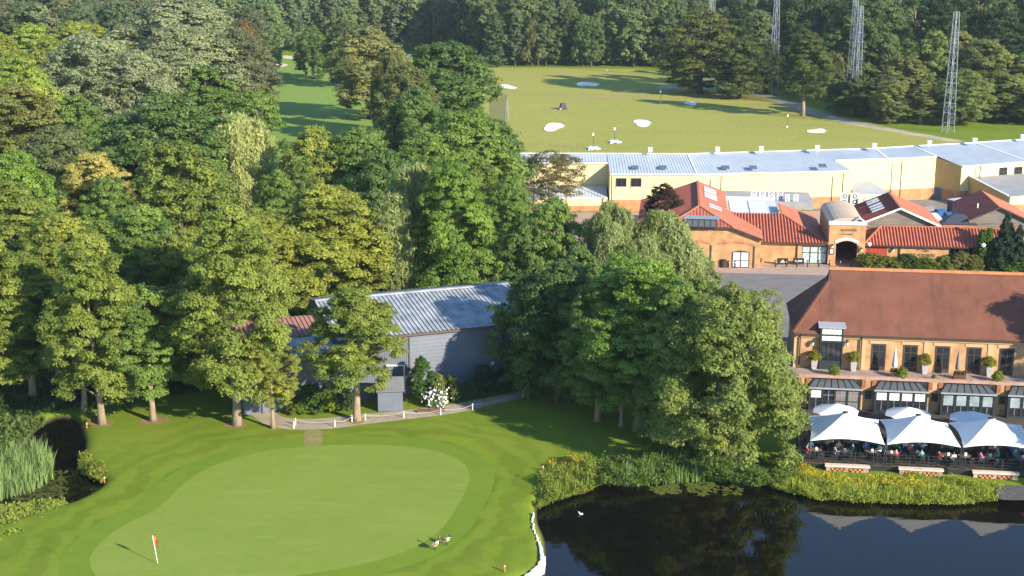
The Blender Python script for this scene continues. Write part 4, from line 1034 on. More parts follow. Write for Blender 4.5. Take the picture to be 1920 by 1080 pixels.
# 3: arched gateway
B3 = bthing('arched_gateway', 'buff brick gateway tower with arched entrance and tan barrel roof', 11.5, 2.8)
w = MB()
P = [(-2.4, 0, -0.1), (-1.4, 0, -0.1)] + [(x, 0, z) for x, z in arch_pts(-1.4, 1.4, 2.95, 0.45, 10)] + [(1.4, 0, -0.1), (2.4, 0, -0.1), (2.4, 0, 5.6), (-2.4, 0, 5.6)]
# front as strips so the opening is real
A = arch_pts(-1.4, 1.4, 2.95, 0.45, 12)
for i in range(12): w.hexa([(A[i][0], 0, A[i][1]), (A[i + 1][0], 0, A[i + 1][1]), (A[i + 1][0], 0.5, A[i + 1][1]), (A[i][0], 0.5, A[i][1]), (A[i][0], 0, 5.6), (A[i + 1][0], 0, 5.6), (A[i + 1][0], 0.5, 5.6), (A[i][0], 0.5, 5.6)])
w.box(-2.4, -1.4, 0, 0.5, -0.1, 5.6); w.box(1.4, 2.4, 0, 0.5, -0.1, 5.6); w.build('front_wall', M_bk, B3)
w = MB(); w.box(-2.4, -2.0, 0.5, 13, -0.1, 5.4); w.box(2.0, 2.4, 0.5, 13, -0.1, 5.4); w.box(-2.0, 2.0, 12.6, 13, -0.1, 5.4); w.box(-2.0, 2.0, 0.5, 12.6, 3.5, 3.7); w.build('passage_wall', M_bkd, B3)
o = MB(); Q = arch_pts(-1.6, 1.6, 3.15, 0.5, 12)
for i in range(12): o.prism([(A[i][0] * 1.04, -0.07, A[i][1] + 0.12), (A[i + 1][0] * 1.04, -0.07, A[i + 1][1] + 0.12), (Q[i + 1][0], -0.07, Q[i + 1][1] + 0.2), (Q[i][0], -0.07, Q[i][1] + 0.2)], (0, 0.09, 0))
o.build('brick_arch', M_trim, B3)
w = MB(); w.box(-2.5, 2.5, -0.1, 0.62, 5.6, 5.78); w.box(-2.45, 2.45, -0.05, 0.5, 5.78, 6.0); w.build('parapet_coping', M_trim, B3)
w = MB(); n = 12
for i in range(n):
    a0, a1 = math.pi * i / n, math.pi * (i + 1) / n
    w.poly([(-2.35 * math.cos(a0), 0.9, 5.4 + 0.95 * math.sin(a0)), (-2.35 * math.cos(a1), 0.9, 5.4 + 0.95 * math.sin(a1)), (-2.35 * math.cos(a1), 13.2, 5.4 + 0.95 * math.sin(a1)), (-2.35 * math.cos(a0), 13.2, 5.4 + 0.95 * math.sin(a0))])
w.poly([(-2.35 * math.cos(math.pi * i / n), 0.9, 5.4 + 0.95 * math.sin(math.pi * i / n)) for i in range(n + 1)])
w.build('barrel_roof', mat('tan_sheet_roof', (0.52, 0.38, 0.25), 0.6, 0.3, 0.12, 0.3), B3, smooth=False)
slab_roof(B3, [(0.6, 0.2, 5.85), (1.5, 0.2, 6.55), (1.5, 1.6, 6.55), (0.6, 1.6, 5.85)], M_trim, 0.08, 'gablet'); slab_roof(B3, [(2.4, 0.2, 5.85), (1.5, 0.2, 6.55), (1.5, 1.6, 6.55), (2.4, 1.6, 5.85)], M_trim, 0.08, 'gablet')
def text(parent, s, x, y, z, size, m, yaw=0, ext=0.015, align='CENTER'):
    cu = bpy.data.curves.new('lettering', 'FONT'); cu.body = s; cu.size = size; cu.extrude = ext; cu.align_x = align; cu.materials.append(m)
    o = bpy.data.objects.new('lettering', cu); COL.objects.link(o)
    me_ = bpy.data.meshes.new_from_object(o); bpy.data.objects.remove(o)
    o = bpy.data.objects.new('lettering', me_); link(o, parent); o.location = (x, y, z); o.rotation_euler = (math.pi / 2, 0, yaw)
    return o
M_let = mat('dark_lettering', (0.05, 0.035, 0.025), 0.5, 0.3, 0.1, 2)
text(B3, 'SILVERMERE', 0.15, -0.03, 4.75, 0.42, mat('worn_lettering', (0.24, 0.14, 0.07), 0.6, 0.2, 0.1, 2)); text(B3, 'GOLF & LEISURE', -0.05, -0.03, 4.25, 0.22, MATS['worn_lettering'])
M_lampg = mat('lamp_glass', (0.7, 0.66, 0.55), 0.3, 0.4, 0.05, 2)
def wall_lamp(parent, x, y, z):
    o = MB(); o.bar((x, y, z + 0.35), (x, y - 0.28, z + 0.42), 0.05); o.lathe([(0.02, 0.42), (0.2, 0.22), (0.2, 0.2), (0.02, 0.19)], 8, (x, y - 0.28, z)); o.lathe([(0.08, -0.16), (0.1, -0.12)], 8, (x, y - 0.28, z)); l = o.build('wall_lantern', M_dark, parent)
    MB().lathe([(0.1, -0.12), (0.16, 0.19)], 8, (x, y - 0.28, z)).build('lantern_glass', M_lampg, l)
wall_lamp(B3, 1.9, 0, 2.2); wall_lamp(B3, -1.9, 0, 2.6)
o = MB(); o.box(-2.25, -1.65, -0.08, -0.02, 1.5, 2.3); nb = o.build('notice_board', M_dark, B3); MB().box(-2.15, -1.75, -0.1, -0.085, 1.65, 2.2).build('notice', M_white, nb)
# 4: long pantiled wing
B4 = bthing('pantiled_wing', 'long low brick wing with red pantile roof behind the hedges', 13.9, 3.9)
s4 = Vector((0, 3.6, 1.9)); l4 = s4.length; s4.normalize()
pan_poly(B4, [(-0.1, 0), (36, 0), (36, l4), (2.6, l4)], ((0, -0.2, 2.7), (1, 0, 0), s4), None)
slab_roof(B4, [(2.6, 3.42, 4.58), (36, 3.42, 4.58), (36, 7.2, 2.9), (-0.1, 7.2, 2.9)], M_tile2)
MB().bar((-0.1, -0.2, 2.8), (2.6, 3.4, 4.68), 0.22, 0.16).build('hip_tiles', M_tile3, B4)
MB().bar((2.6, 3.42, 4.66), (36, 3.42, 4.66), 0.24, 0.14).build('ridge_tiles', M_tile3, B4)
w = MB(); w.box(3.1, 11.2, 0.25, 0.5, -0.1, 2.68); w.box(0.1, 0.3, 0.25, 0.5, -0.1, 2.68); w.box(0.1, 3.1, 0.25, 0.5, 2.55, 2.68); w.box(11.2, 36, 1.6, 1.8, -0.1, 3.0); w.build('front_wall', M_bk, B4)
MB().box(-0.1, 36, -0.3, -0.16, 2.58, 2.7).build('gutter', M_frame, B4)
o = MB(); o.box(0.3, 3.1, 0.32, 0.4, -0.1, 2.55); rd = o.build('roller_door', mat('red_shutter', (0.42, 0.055, 0.035), 0.6, 0.3, 0.1, 1), B4)
for i in range(9): MB().box(0.32, 3.08, 0.28, 0.32, 0.05 + 0.27 * i, 0.27 + 0.27 * i).build('slat', MATS['red_shutter'], rd)
MB().box(4.7, 4.85, 0.1, 0.24, 0, 2.6).build('downpipe', M_pipe, B4)
wall_lamp(B4, 3.9, 0.25, 2.0)
t_ = text(B4, 'SILVERMERE', 7.9, 0.235, 1.18, 0.62, M_let)
o = MB()
for (a, b) in (((-0.9, 0.0), (-0.25, 0.16)), ((-0.25, 0.16), (0.35, 0.02)), ((0.35, 0.02), (0.75, -0.14)), ((-0.2, -0.1), (0.5, -0.22))): o.bar((7.9 + a[0], 0.22, 2.1 + a[1]), (7.9 + b[0], 0.22, 2.1 + b[1]), 0.05, 0.07)
o.build('crest', M_let, B4)
for x0 in (11.6, 13.4, 15.2, 17.4, 19.6): win(B4, x0 + 0.6, 1.58, 0.3, 1.2, 2.0, 2, 2, frame=M_trim)
# 5: boarded gable hall behind the wing
B5 = bthing('boarded_hall', 'hall with weathered boarded gable and red tiled roof with rooflights', 19, 8.2)
z5 = lambda x: 7.0 - 0.43 * abs(x)
slab_roof(B5, [(0, -0.5, 7.0), (0, 11.5, 7.0), (-5.6, 11.5, z5(-5.6)), (-5.6, -0.5, z5(-5.6))], M_tile2); slab_roof(B5, [(0, -0.5, 7.0), (0, 11.5, 7.0), (5.9, 13.5, z5(5.9)), (5.9, -0.5, z5(5.9))], M_tile3)
o = MB().ribbed((-5.6, 11.5, z5(-5.6) + 0.06), (-5.6, -0.5, z5(-5.6) + 0.06), (0, 11.5, 7.06), (0, -0.5, 7.06), 0.42, 0.05); o.build('pantile_course', mat('dark_red_pantile', (0.26, 0.07, 0.045), 0.8, 0.2, 0.2, 1.0, 0.2, 9), B5)
for i in range(10):                              # boards, each its own length under the rake
    z0, z1 = 4.2 + 0.27 * i, 4.46 + 0.27 * i; h0 = min(5.5, max(0.05, (7.0 - z0) / 0.43 - 0.15)); h1 = max(0.02, min(h0, (7.0 - z1) / 0.43 - 0.15)); jy = random.uniform(-0.02, 0.02)
    MB().prism([(-h0, jy, z0), (h0, jy, z0), (h1, jy, z1), (-h1, jy, z1)], (0, 0.06, 0)).build('board', M_board, B5)
w = MB(); w.prism([(-5.4, 0.08, 0), (5.4, 0.08, 0), (5.4, 0.08, z5(5.4) - 0.2), (0, 0.08, 6.8), (-5.4, 0.08, z5(5.4) - 0.2)], (0, 11, 0)); w.build('wall', M_bkd, B5)
for s_ in (-1, 1): MB().bar((0, -0.52, 7.02), (s_ * 5.7, -0.52, z5(5.7)), 0.08, 0.26).build('bargeboard', M_trim, B5)
MB().bar((0, -0.5, 7.1), (0, 11.5, 7.1), 0.26, 0.14).build('ridge_tiles', M_tile3, B5)
for (x0, y0) in [(-2.5, 3.0), (-2.5, 4.6), (-2.5, 6.2), (-2.5, 8.3), (-2.5, 9.6)]:
    MB().hexa([(x0 - 0.8, y0, z5(x0 - 0.8) + 0.1), (x0 + 0.8, y0, z5(x0 + 0.8) + 0.1), (x0 + 0.8, y0 + 0.7, z5(x0 + 0.8) + 0.1), (x0 - 0.8, y0 + 0.7, z5(x0 - 0.8) + 0.1), (x0 - 0.8, y0, z5(x0 - 0.8) + 0.24), (x0 + 0.8, y0, z5(x0 + 0.8) + 0.24), (x0 + 0.8, y0 + 0.7, z5(x0 + 0.8) + 0.24), (x0 - 0.8, y0 + 0.7, z5(x0 - 0.8) + 0.24)]).build('rooflight', MATS['pale_rooflight'], B5)
# 6: red gabled building at the right edge, slate hip between
B6 = bthing('red_gabled_building', 'red tiled gabled building at the right edge behind the spruces', 33.2, 13)
z6 = lambda x: 6.5 - 0.45 * abs(x)
slab_roof(B6, [(0, -0.4, 6.5), (0, 13, 6.5), (-4.2, 13, z6(4.2)), (-4.2, -0.4, z6(4.2))], M_tile2); slab_roof(B6, [(0, -0.4, 6.5), (0, 13, 6.5), (5, 13, z6(5)), (5, -0.4, z6(5))], M_tile3)
w = MB(); w.prism([(-4, 0, 0), (4.8, 0, 0), (4.8, 0, z6(4.8) - 0.1), (0, 0, 6.35), (-4, 0, z6(4) - 0.1)], (0, 12.5, 0)); w.build('wall', M_board, B6)
for s_, xx in ((-1, 4.2), (1, 5)): MB().bar((0, -0.42, 6.5), (s_ * xx, -0.42, z6(xx)), 0.08, 0.2).build('bargeboard', M_frame, B6)
MB().box(-2.2, -2.05, 4, 4.15, 5.4, 6.2).build('flue', M_trim, B6)
B7 = bthing('slate_pavilion', 'small dark slate hipped roof between the hall and the red gable', 28, 12.6)
w = MB(); P = [(-2.5, 0, 4.0), (2.5, 0, 4.0), (2.5, 4, 4.0), (-2.5, 4, 4.0)]; ap = [(-0.6, 2, 5.1), (0.6, 2, 5.1)]
w.poly([P[0], P[1], ap[1], ap[0]]); w.poly([P[1], P[2], ap[1]]); w.poly([P[2], P[3], ap[0], ap[1]]); w.poly([P[3], P[0], ap[0]]); w.build('roof', mat('slate', (0.05, 0.06, 0.075), 0.6, 0.3, 0.2, 1.5), B7)
MB().box(-2.3, 2.3, 0.2, 3.8, 0, 4.0).build('wall', M_bkd, B7)
MB().box(-4.6, -2.2, 2, 6, 3.6, 4.3).build('flat_roof', M_flat, B7); MB().box(-4.7, -2.2, 1.9, 6.1, 4.3, 4.4).build('roof_kerb', M_trim, B7)
# yard: container, bins
p = at(1824, 398, 0)
fy = Frame((74.0, 219.3, 0), math.radians(32))
ct = thing('storage_container', 'dark grey storage container in the yard behind the hall', 'container', (73.4, 217.6, 0), math.radians(118))
MB().box(0, 6.2, -0.05, 2.6, 0.1, 2.55).build('body', mat('slate_grey_steel', (0.07, 0.08, 0.10), 0.6, 0.4, 0.1, 0.6), ct)
MB().box(-0.05, 6.25, -0.1, 2.65, 2.55, 2.68).build('roof', mat('dirty_white_steel', (0.5, 0.5, 0.48), 0.6, 0.3, 0.12, 0.8), ct)
o = MB(); o.box(-0.06, 0.0, 0.1, 2.5, 0.2, 2.5); dr = o.build('end_door', M_trim, ct)
for i in range(8): MB().box(-0.1, -0.06, 0.2 + 0.29 * i, 0.4 + 0.29 * i, 0.4, 2.35).build('louvre', M_grey, dr)
for (px, py, c, lab, nm) in [(1762, 396, (0.03, 0.10, 0.28), 'blue wheeled waste bin in the yard behind the hall', 'waste_bin'), (1779, 402, (0.03, 0.09, 0.25), 'second blue waste bin nearer the hall', 'waste_bin'), (1826, 408, (0.38, 0.03, 0.05), 'red waste bin beside the grey container', 'waste_bin'), (1740, 392, (0.25, 0.25, 0.25), 'grey waste bin at the left of the yard', 'waste_bin')]:
    p = at(px, py + 12, 0); b_ = thing(nm, lab, 'bin', (p.x, p.y, 0), 0.3)
    m_ = mat('bin_%d' % px, c, 0.5, 0.4, 0.1, 1)
    MB().hexa([(-0.6, -0.45, 0.15), (0.6, -0.45, 0.15), (0.6, 0.45, 0.15), (-0.6, 0.45, 0.15), (-0.7, -0.55, 1.2), (0.7, -0.55, 1.2), (0.7, 0.55, 1.2), (-0.7, 0.55, 1.2)]).build('body', m_, b_)
    MB().prism([(-0.75, -0.6, 1.2), (-0.75, 0.0, 1.42), (-0.75, 0.6, 1.2)], (1.5, 0, 0)).build('lid', m_, b_)
    for sx in (-0.5, 0.5):
        for sy in (-0.35, 0.35): MB().tube([(sx - 0.04, sy, 0.09), (sx + 0.04, sy, 0.09)], 0.09, 8).build('wheel', M_dark, b_)
# bollards, sign boards, lamp posts, litter bin on the forecourt
bol = thing('bollard', 'dark bollard in the row before the shop', 'bollard', group='bollards along the forecourt')
MB().lathe([(0.09, 0), (0.09, 0.8), (0.1, 0.85), (0.1, 0.92), (0.05, 1.0)], 10).build('post', M_dark, bol); MB().lathe([(0.095, 0.70), (0.095, 0.76)], 10).build('band', M_trim, bol)
first = True
for i, px in enumerate([1366, 1378, 1395, 1454, 1474, 1494, 1514, 1535, 1555, 1575, 1595]):
    p = at(px, 501 - (px < 1400) * -1, 0)
    lab = 'dark bollard before the glazed double door' if px < 1400 else 'dark bollard in the row before the shop and arch'
    if first: bol.location = p; bol['label'] = lab; first = False
    else: copy_tree(bol, p, 0, lab, 'bollards along the forecourt' if px > 1400 else 'bollards at the double door')
bol['group'] = 'bollards at the double door'
for (px, py, mark, lab) in [(1467, 497, 'logo', 'black board with white emblem on the forecourt'), (1497, 497, 'bar', 'black board with white lettering beside the shop window')]:
    p = at(px, py, 0); b_ = thing('banner_board', lab, 'sign', p, FB_.yaw)
    MB().box(-0.72, 0.72, -0.03, 0.03, 0.15, 0.95).build('panel', M_dark, b_)
    for s_ in (-0.65, 0.65): MB().box(s_ - 0.04, s_ + 0.04, -0.06, 0.06, 0, 1.0).build('leg', M_dark, b_)
    o = MB()
    if mark == 'logo': o.prism([(-0.25, -0.045, 0.48), (0.3, -0.045, 0.48), (0.12, -0.045, 0.62), (0.05, -0.045, 0.75), (-0.08, -0.045, 0.62)], (0, 0.012, 0)); o.box(-0.3, 0.3, -0.045, -0.033, 0.36, 0.42)
    else: [o.box(-0.45 + 0.19 * k, -0.32 + 0.19 * k, -0.045, -0.033, 0.48, 0.68) for k in range(5)]
    o.build('white_print', M_white, b_)
p = at(1356, 501, 0); b_ = thing('litter_bin', 'dark slatted litter bin left of the glazed double door', 'bin', p)
MB().lathe([(0.42, 0), (0.42, 0.95), (0.46, 1.0), (0.46, 1.06), (0.3, 1.12)], 14).build('body', M_dark, b_)
for k in range(12): a = k * math.pi / 6; MB().box(-0.05, 0.05, -0.02, 0.02, 0.05, 0.95).build('slat', M_wood, b_).location = (0.44 * math.cos(a), 0.44 * math.sin(a), 0); b_.children[-1].rotation_euler = (0, 0, a + math.pi / 2)
for (px, py, lab) in [(1627, 503, 'lamp post with white lantern before the red roller door'), (1840, 505, 'lamp post with white lantern before the columnar cypresses')]:
    p = at(px, py, 0); l_ = thing('lamp_post', lab, 'street lamp', p)
    MB().tube([(0, 0, 0), (0, 0, 0.5), (0, 0, 3.0)], [0.11, 0.07, 0.05], 8).build('post', M_dark, l_); MB().lathe([(0.10, 2.98), (0.25, 3.1), (0.27, 3.32)], 10).build('lantern', M_lampg, l_); MB().lathe([(0.36, 3.32), (0.3, 3.42), (0.05, 3.55)], 10).build('cap', M_white, l_)
# figure with a statue-like ornament and planter beside the door
p = at(1420, 499, 0); s_ = thing('planter', 'terracotta planter with a green shrub beside the double door', 'planter', p)
MB().lathe([(0.3, 0), (0.45, 0.5), (0.5, 0.55)], 12).build('pot', M_tile3, s_)
o = link(bpy.data.objects.new('foliage', KIND['bush0'][0]), s_); o.location = (0, 0, 0.45); o.scale = (0.4, 0.4, 0.5); o.color = (0.10, 0.13, 0.02, 1)
# hedges and conifers before the wing
for i, (px, py, w, h, c, lab) in enumerate([(1632, 503, 62, 2.0, (0.14, 0.17, 0.02), 'yellow-green hedge right of the arch'), (1662, 505, 50, 1.7, (0.13, 0.16, 0.02), 'yellow-green hedge under the red roller door'), (1700, 504, 60, 1.9, (0.07, 0.10, 0.018), 'clipped dark hedge under the wall lettering'), (1735, 506, 60, 1.6, (0.11, 0.15, 0.02), 'low green hedge right of the clipped hedge'),
        (1770, 505, 45, 1.8, (0.13, 0.16, 0.022), 'light green shrub at the end of the lettered wall'), (1800, 504, 50, 2.2, (0.16, 0.15, 0.035), 'straw-coloured grassy shrub before the wing'), (1825, 505, 40, 1.9, (0.15, 0.15, 0.03), 'yellowish spiky shrub beside the cypresses'), (1900, 506, 60, 1.8, (0.10, 0.14, 0.02), 'green shrub at the foot of the spruces')]):
    p = at(px, py, 0); put_tree('bush%d' % (i % 3), p, h, w / ppm(p), c, lab, None, 'hedge_shrub', cat='shrub')
for (px, py, yt, w, lab) in [(1837, 503, 430, 17, 'left columnar cypress before the wing'), (1850, 503, 427, 17, 'right columnar cypress before the wing')]:
    TB('column0', px, py, yt, w * 1.15, (0.07, 0.13, 0.015), lab, 'columnar_cypress')
TB('spruce0', 1881, 505, 400, 72, (0.045, 0.085, 0.045), 'blue-green spruce before the red gable', 'spruce_tree'); TB('spruce0', 1906, 507, 422, 60, (0.045, 0.085, 0.045), 'smaller blue-green spruce at the right edge', 'spruce_tree')
# ------------------------------------------------------------------ clubhouse barn with terrace, bays and deck
FC = Frame((26.91, 131.52, 0), math.atan2(128.83 - 131.52, 47.72 - 26.91))
M_plain = mat('plain_clay_tile', (0.135, 0.055, 0.036), 0.85, 0.15, 0.2, 0.4, 0.5, 11, col2=(0.205, 0.084, 0.054), detail=8)
def stain_roof(m, down=(1.4, 0.16, 0.16)):
    """dark rain streaks and pale lichen specks that run down the slope"""
    nt = m.node_tree; N = nt.nodes; Lk = nt.links; b = N['Principled BSDF']; src = b.inputs['Base Color'].links[0].from_socket
    tc = N.new('ShaderNodeTexCoord'); mp = N.new('ShaderNodeMapping'); mp.inputs['Scale'].default_value = down; Lk.new(tc.outputs['Object'], mp.inputs['Vector'])
    n1 = N.new('ShaderNodeTexNoise'); n1.inputs['Scale'].default_value = 1.0; n1.inputs['Detail'].default_value = 4; Lk.new(mp.outputs[0], n1.inputs['Vector'])
    r1 = N.new('ShaderNodeMapRange'); r1.inputs['From Min'].default_value = 0.56; r1.inputs['From Max'].default_value = 0.74; r1.inputs['To Max'].default_value = 0.55; Lk.new(n1.outputs['Fac'], r1.inputs['Value'])
    m1 = N.new('ShaderNodeMix'); m1.data_type = 'RGBA'; Lk.new(r1.outputs[0], m1.inputs[0]); Lk.new(src, m1.inputs[6]); m1.inputs[7].default_value = (0.075, 0.042, 0.036, 1)
    n2 = N.new('ShaderNodeTexNoise'); n2.inputs['Scale'].default_value = 5.0; n2.inputs['Detail'].default_value = 2; Lk.new(tc.outputs['Object'], n2.inputs['Vector'])
    r2 = N.new('ShaderNodeMapRange'); r2.inputs['From Min'].default_value = 0.66; r2.inputs['From Max'].default_value = 0.8; r2.inputs['To Max'].default_value = 0.5; Lk.new(n2.outputs['Fac'], r2.inputs['Value'])
    m2 = N.new('ShaderNodeMix'); m2.data_type = 'RGBA'; Lk.new(r2.outputs[0], m2.inputs[0]); Lk.new(m1.outputs[2], m2.inputs[6]); m2.inputs[7].default_value = (0.34, 0.22, 0.15, 1)
    Lk.new(m2.outputs[2], b.inputs['Base Color'])
stain_roof(M_plain)
M_cbk = brick_mat('club_buff_brick', (0.54, 0.30, 0.13), (0.47, 0.245, 0.10), (0.50, 0.38, 0.25))
M_str = mat('stone_band', (0.56, 0.36, 0.19), 0.8, 0.2, 0.08, 1)
M_zinc = mat('zinc_roof', (0.085, 0.095, 0.095), 0.5, 0.4, 0.15, 0.8)
M_dteal = mat('dark_teal_frame', (0.025, 0.035, 0.04), 0.5, 0.4, 0.15, 2)
M_lead = mat('lead_grey', (0.33, 0.34, 0.35), 0.5, 0.4, 0.1, 1)
C = thing('clubhouse_barn', 'long clubhouse with steep red tiled roof above the lake terrace', 'building', FC.o, FC.yaw)
TZ, EZ, RZc, XL = 3.6, 7.1, 12.1, 32.0
# plain tile streaks run down the slope
def tile_courses(parent, poly3, m, name='roof', th=0.15):
    return slab_roof(parent, poly3, m, th, name)
m = M_plain
r1 = tile_courses(C, [(-0.25, -0.3, EZ - 0.05), (XL, -0.3, EZ - 0.05), (XL, 5.3, RZc), (3.4, 5.3, RZc), (3.2, 4.15, 11.03)], m)
o = MB()                                        # overlapping courses, each a low step across the slope
for i in range(1, 46):
    t = i / 46; y = -0.3 + 5.6 * t; z = EZ - 0.05 + (RZc - EZ + 0.05) * t; xl = -0.25 + 3.45 * min(1, t / 0.795) + (0.2 if t > 0.795 else 0)
    o.hexa([(xl + 0.05, y, z - 0.02), (XL, y, z - 0.02), (XL, y + 0.12, z + 0.09), (xl + 0.05, y + 0.12, z + 0.09), (xl + 0.05, y - 0.012, z + 0.022), (XL, y - 0.012, z + 0.022), (XL, y + 0.12, z + 0.125), (xl + 0.05, y + 0.12, z + 0.125)])
tag(o.build('tile_course', m, r1), kind='stuff')
tile_courses(C, [(-0.25, -0.3, EZ - 0.05), (3.2, 4.15, 11.03), (3.2, 6.45, 11.03), (-0.25, 10.9, EZ - 0.05)], mat('old_hip_tile', (0.16, 0.058, 0.038), 0.85, 0.15, 0.2, 0.5, 0.5, 11), 'hip_roof')
tile_courses(C, [(3.4, 5.3, RZc), (XL, 5.3, RZc), (XL, 10.9, EZ - 0.05), (-0.25, 10.9, EZ - 0.05), (3.2, 6.45, 11.03)], m, 'roof')
MB().prism([(3.3, 4.15, 11.0), (3.3, 6.45, 11.0), (3.3, 5.3, 12.05)], (0.12, 0, 0)).build('gablet', M_wood, C)
o = MB().bar((3.3, 5.3, RZc + 0.05), (XL, 5.3, RZc + 0.05), 0.4, 0.22); o.build('ridge_tiles', mat('orange_ridge_tile', (0.58, 0.22, 0.09), 0.8, 0.2, 0.25, 2.5), C)
MB().bar((-0.25, -0.3, EZ + 0.02), (3.2, 4.15, 11.1), 0.24, 0.14).build('hip_tiles', M_plain, C)
w = MB(); w.box(0.1, XL, 0.0, 0.3, TZ, EZ - 0.05); w.build('front_wall', M_cbk, C)
w = MB(); w.box(0.1, 0.4, 0.3, 10.5, 0, EZ - 0.1); w.box(0.1, XL, 10.2, 10.5, 0, EZ - 0.1); w.build('end_wall', M_cbk, C)
MB().box(-0.1, XL, -0.42, -0.28, EZ - 0.2, EZ - 0.06).build('gutter', M_frame, C)
MB().box(0.1, XL, -0.14, 0.0, EZ - 0.48, EZ - 0.2).build('cornice', M_str, C)
def cx(px, py=690, y=0.0): return FC.xon(px, py, y)[0]
# pilaster strips and downpipes
for px in (1493, 1617, 1737, 1857): x = cx(px, 660); MB().box(x - 0.25, x + 0.25, -0.06, 0.0, TZ, EZ - 0.5).build('pilaster', M_str, C)
for px in (1499, 1614): x = cx(px, 660); MB().tube([(x, -0.2, TZ), (x, -0.2, EZ - 0.2)], 0.07, 6).build('downpipe', M_frame, C)
# tall glazed bay rising through the eaves
xa, xb = cx(1536, 660), cx(1579, 660)
o = MB(); o.box(xa, xa + 0.12, -0.45, 0.0, TZ, 7.75); o.box(xb - 0.12, xb, -0.45, 0.0, TZ, 7.75); o.box(xa, xb, -0.44, -0.3, 6.25, 6.4); o.box(xa + 0.12, xb - 0.12, -0.42, -0.35, TZ, TZ + 0.9); gb = o.build('glazed_bay', M_dteal, C)
for i in range(4):
    for j in range(2):
        x0 = xa + 0.14 + (xb - xa - 0.28) * i / 4; MB().box(x0 + 0.02, x0 + (xb - xa - 0.28) / 4 - 0.02, -0.4, -0.36, 6.45 + 0.63 * j, 7.02 + 0.63 * j).build('upper_pane', mat('white_blind', (0.78, 0.80, 0.82), 0.4, 0.4, 0.05, 1), gb)
for i in range(4): x0 = xa + 0.14 + (xb - xa - 0.28) * i / 4; MB().box(x0 + 0.03, x0 + (xb - xa - 0.28) / 4 - 0.03, -0.4, -0.36, TZ + 0.95, 6.2).build('pane', M_glass, gb)
MB().hexa([(xa - 0.2, -0.6, 7.7), (xb + 0.2, -0.6, 7.7), (xb + 0.2, 1.1, 7.9), (xa - 0.2, 1.1, 7.9), (xa - 0.2, -0.6, 7.82), (xb + 0.2, -0.6, 7.82), (xb + 0.2, 1.1, 8.05), (xa - 0.2, 1.1, 8.05)]).build('bay_roof', M_lead, gb)
o = MB(); o.prism([(xa - 0.02, -0.4, 7.0), (xa - 0.02, 0.9, 7.9), (xa - 0.02, -0.4, 7.75)], (0.06, 0, 0)); o.prism([(xb - 0.04, -0.4, 7.0), (xb - 0.04, 0.9, 7.9), (xb - 0.04, -0.4, 7.75)], (0.06, 0, 0)); o.build('cheek', M_lead, gb)
# french doors
for px in (1647, 1706.5, 1767, 1826, 1887.5, 1948, 2010):
    x = cx(px, 670); o = MB(); o.box(x - 0.66, x - 0.56, -0.05, 0.05, TZ, 6.05); o.box(x + 0.56, x + 0.66, -0.05, 0.05, TZ, 6.05); o.box(x - 0.66, x + 0.66, -0.06, 0.05, 6.05, 6.18); o.box(x - 0.04, x + 0.04, -0.045, 0.05, TZ, 6.05); o.box(x - 0.56, x + 0.56, -0.04, 0.05, TZ, TZ + 0.35); o.box(x - 0.56, x + 0.56, -0.04, 0.05, 5.4, 5.48)
    d = o.build('french_door', M_frame, C)
    for s_ in (-0.52, 0.06): MB().box(x + s_, x + s_ + 0.46, -0.02, 0.01, TZ + 0.37, 6.03).build('pane', M_glass, d)
    MB().box(x - 0.85, x + 0.85, -0.05, 0.0, 6.22, 6.5).build('lintel', M_str, C)
for px in (1523, 1588): wall_lamp(C, cx(px, 645), 0.0, FC.xon(px, 645, -0.2)[1])
# terrace slab and lower storey
w = MB(); w.box(-1.5, XL, -2.4, 10.2, 3.2, TZ); w.build('terrace', mat('terrace_paving', (0.33, 0.24, 0.20), 0.9, 0.15, 0.2, 1.5), C)
MB().box(-1.6, XL, -2.75, -2.4, TZ - 0.12, TZ + 0.16).build('terrace_coping', mat('pinkish_coping', (0.42, 0.26, 0.20), 0.85, 0.2, 0.2, 1.2), C)
w = MB(); w.box(-1.5, XL, -2.4, -2.1, 0.2, 3.2); w.box(-1.5, -1.2, -2.1, 10, 0.2, 3.2); w.build('lower_wall', M_cbk, C)
M_chk = mat('checker_dark', (0.10, 0.03, 0.02), 0.7, 0.3, 0.2, 2); M_chl = mat('checker_light', (0.60, 0.24, 0.11), 0.7, 0.3, 0.15, 2)
def checker(parent, x0, x1, y, z0, z1, n, k, name='tile_panel'):
    o = MB(); o.box(x0, x1, y, y + 0.06, z0, z1, 0)
    for i in range(n):
        for j in range(k):
            if (i + j) % 2: continue
            a, b = x0 + (x1 - x0) * i / n, x0 + (x1 - x0) * (i + 1) / n; c, d = z0 + (z1 - z0) * j / k, z0 + (z1 - z0) * (j + 1) / k
            o.box(a + 0.004, b - 0.004, y - 0.02, y, c + 0.004, d - 0.004, 1)
    return tag(o.build(name, [M_chk, M_chl], parent), kind='stuff')
for (pa, pb) in ((1494, 1517), (1614, 1641), (1739, 1766), (1867, 1892)):
    xa, xb = cx(pa, 740, -2.6), cx(pb, 740, -2.6); w = MB(); w.box(xa, xb, -2.72, -2.4, 0.2, 3.48); pier = w.build('pier', M_cbk, C)
    checker(pier, xa + 0.02, xa + 0.38, -2.80, 2.75, 3.42, 4, 6); checker(pier, xb - 0.38, xb - 0.02, -2.80, 2.75, 3.42, 4, 6)
    o = MB(); o.box((xa + xb) / 2 - 0.3, (xa + xb) / 2 + 0.3, -2.76, -2.72, 1.6, 2.4); o.build('niche', M_frame, pier)
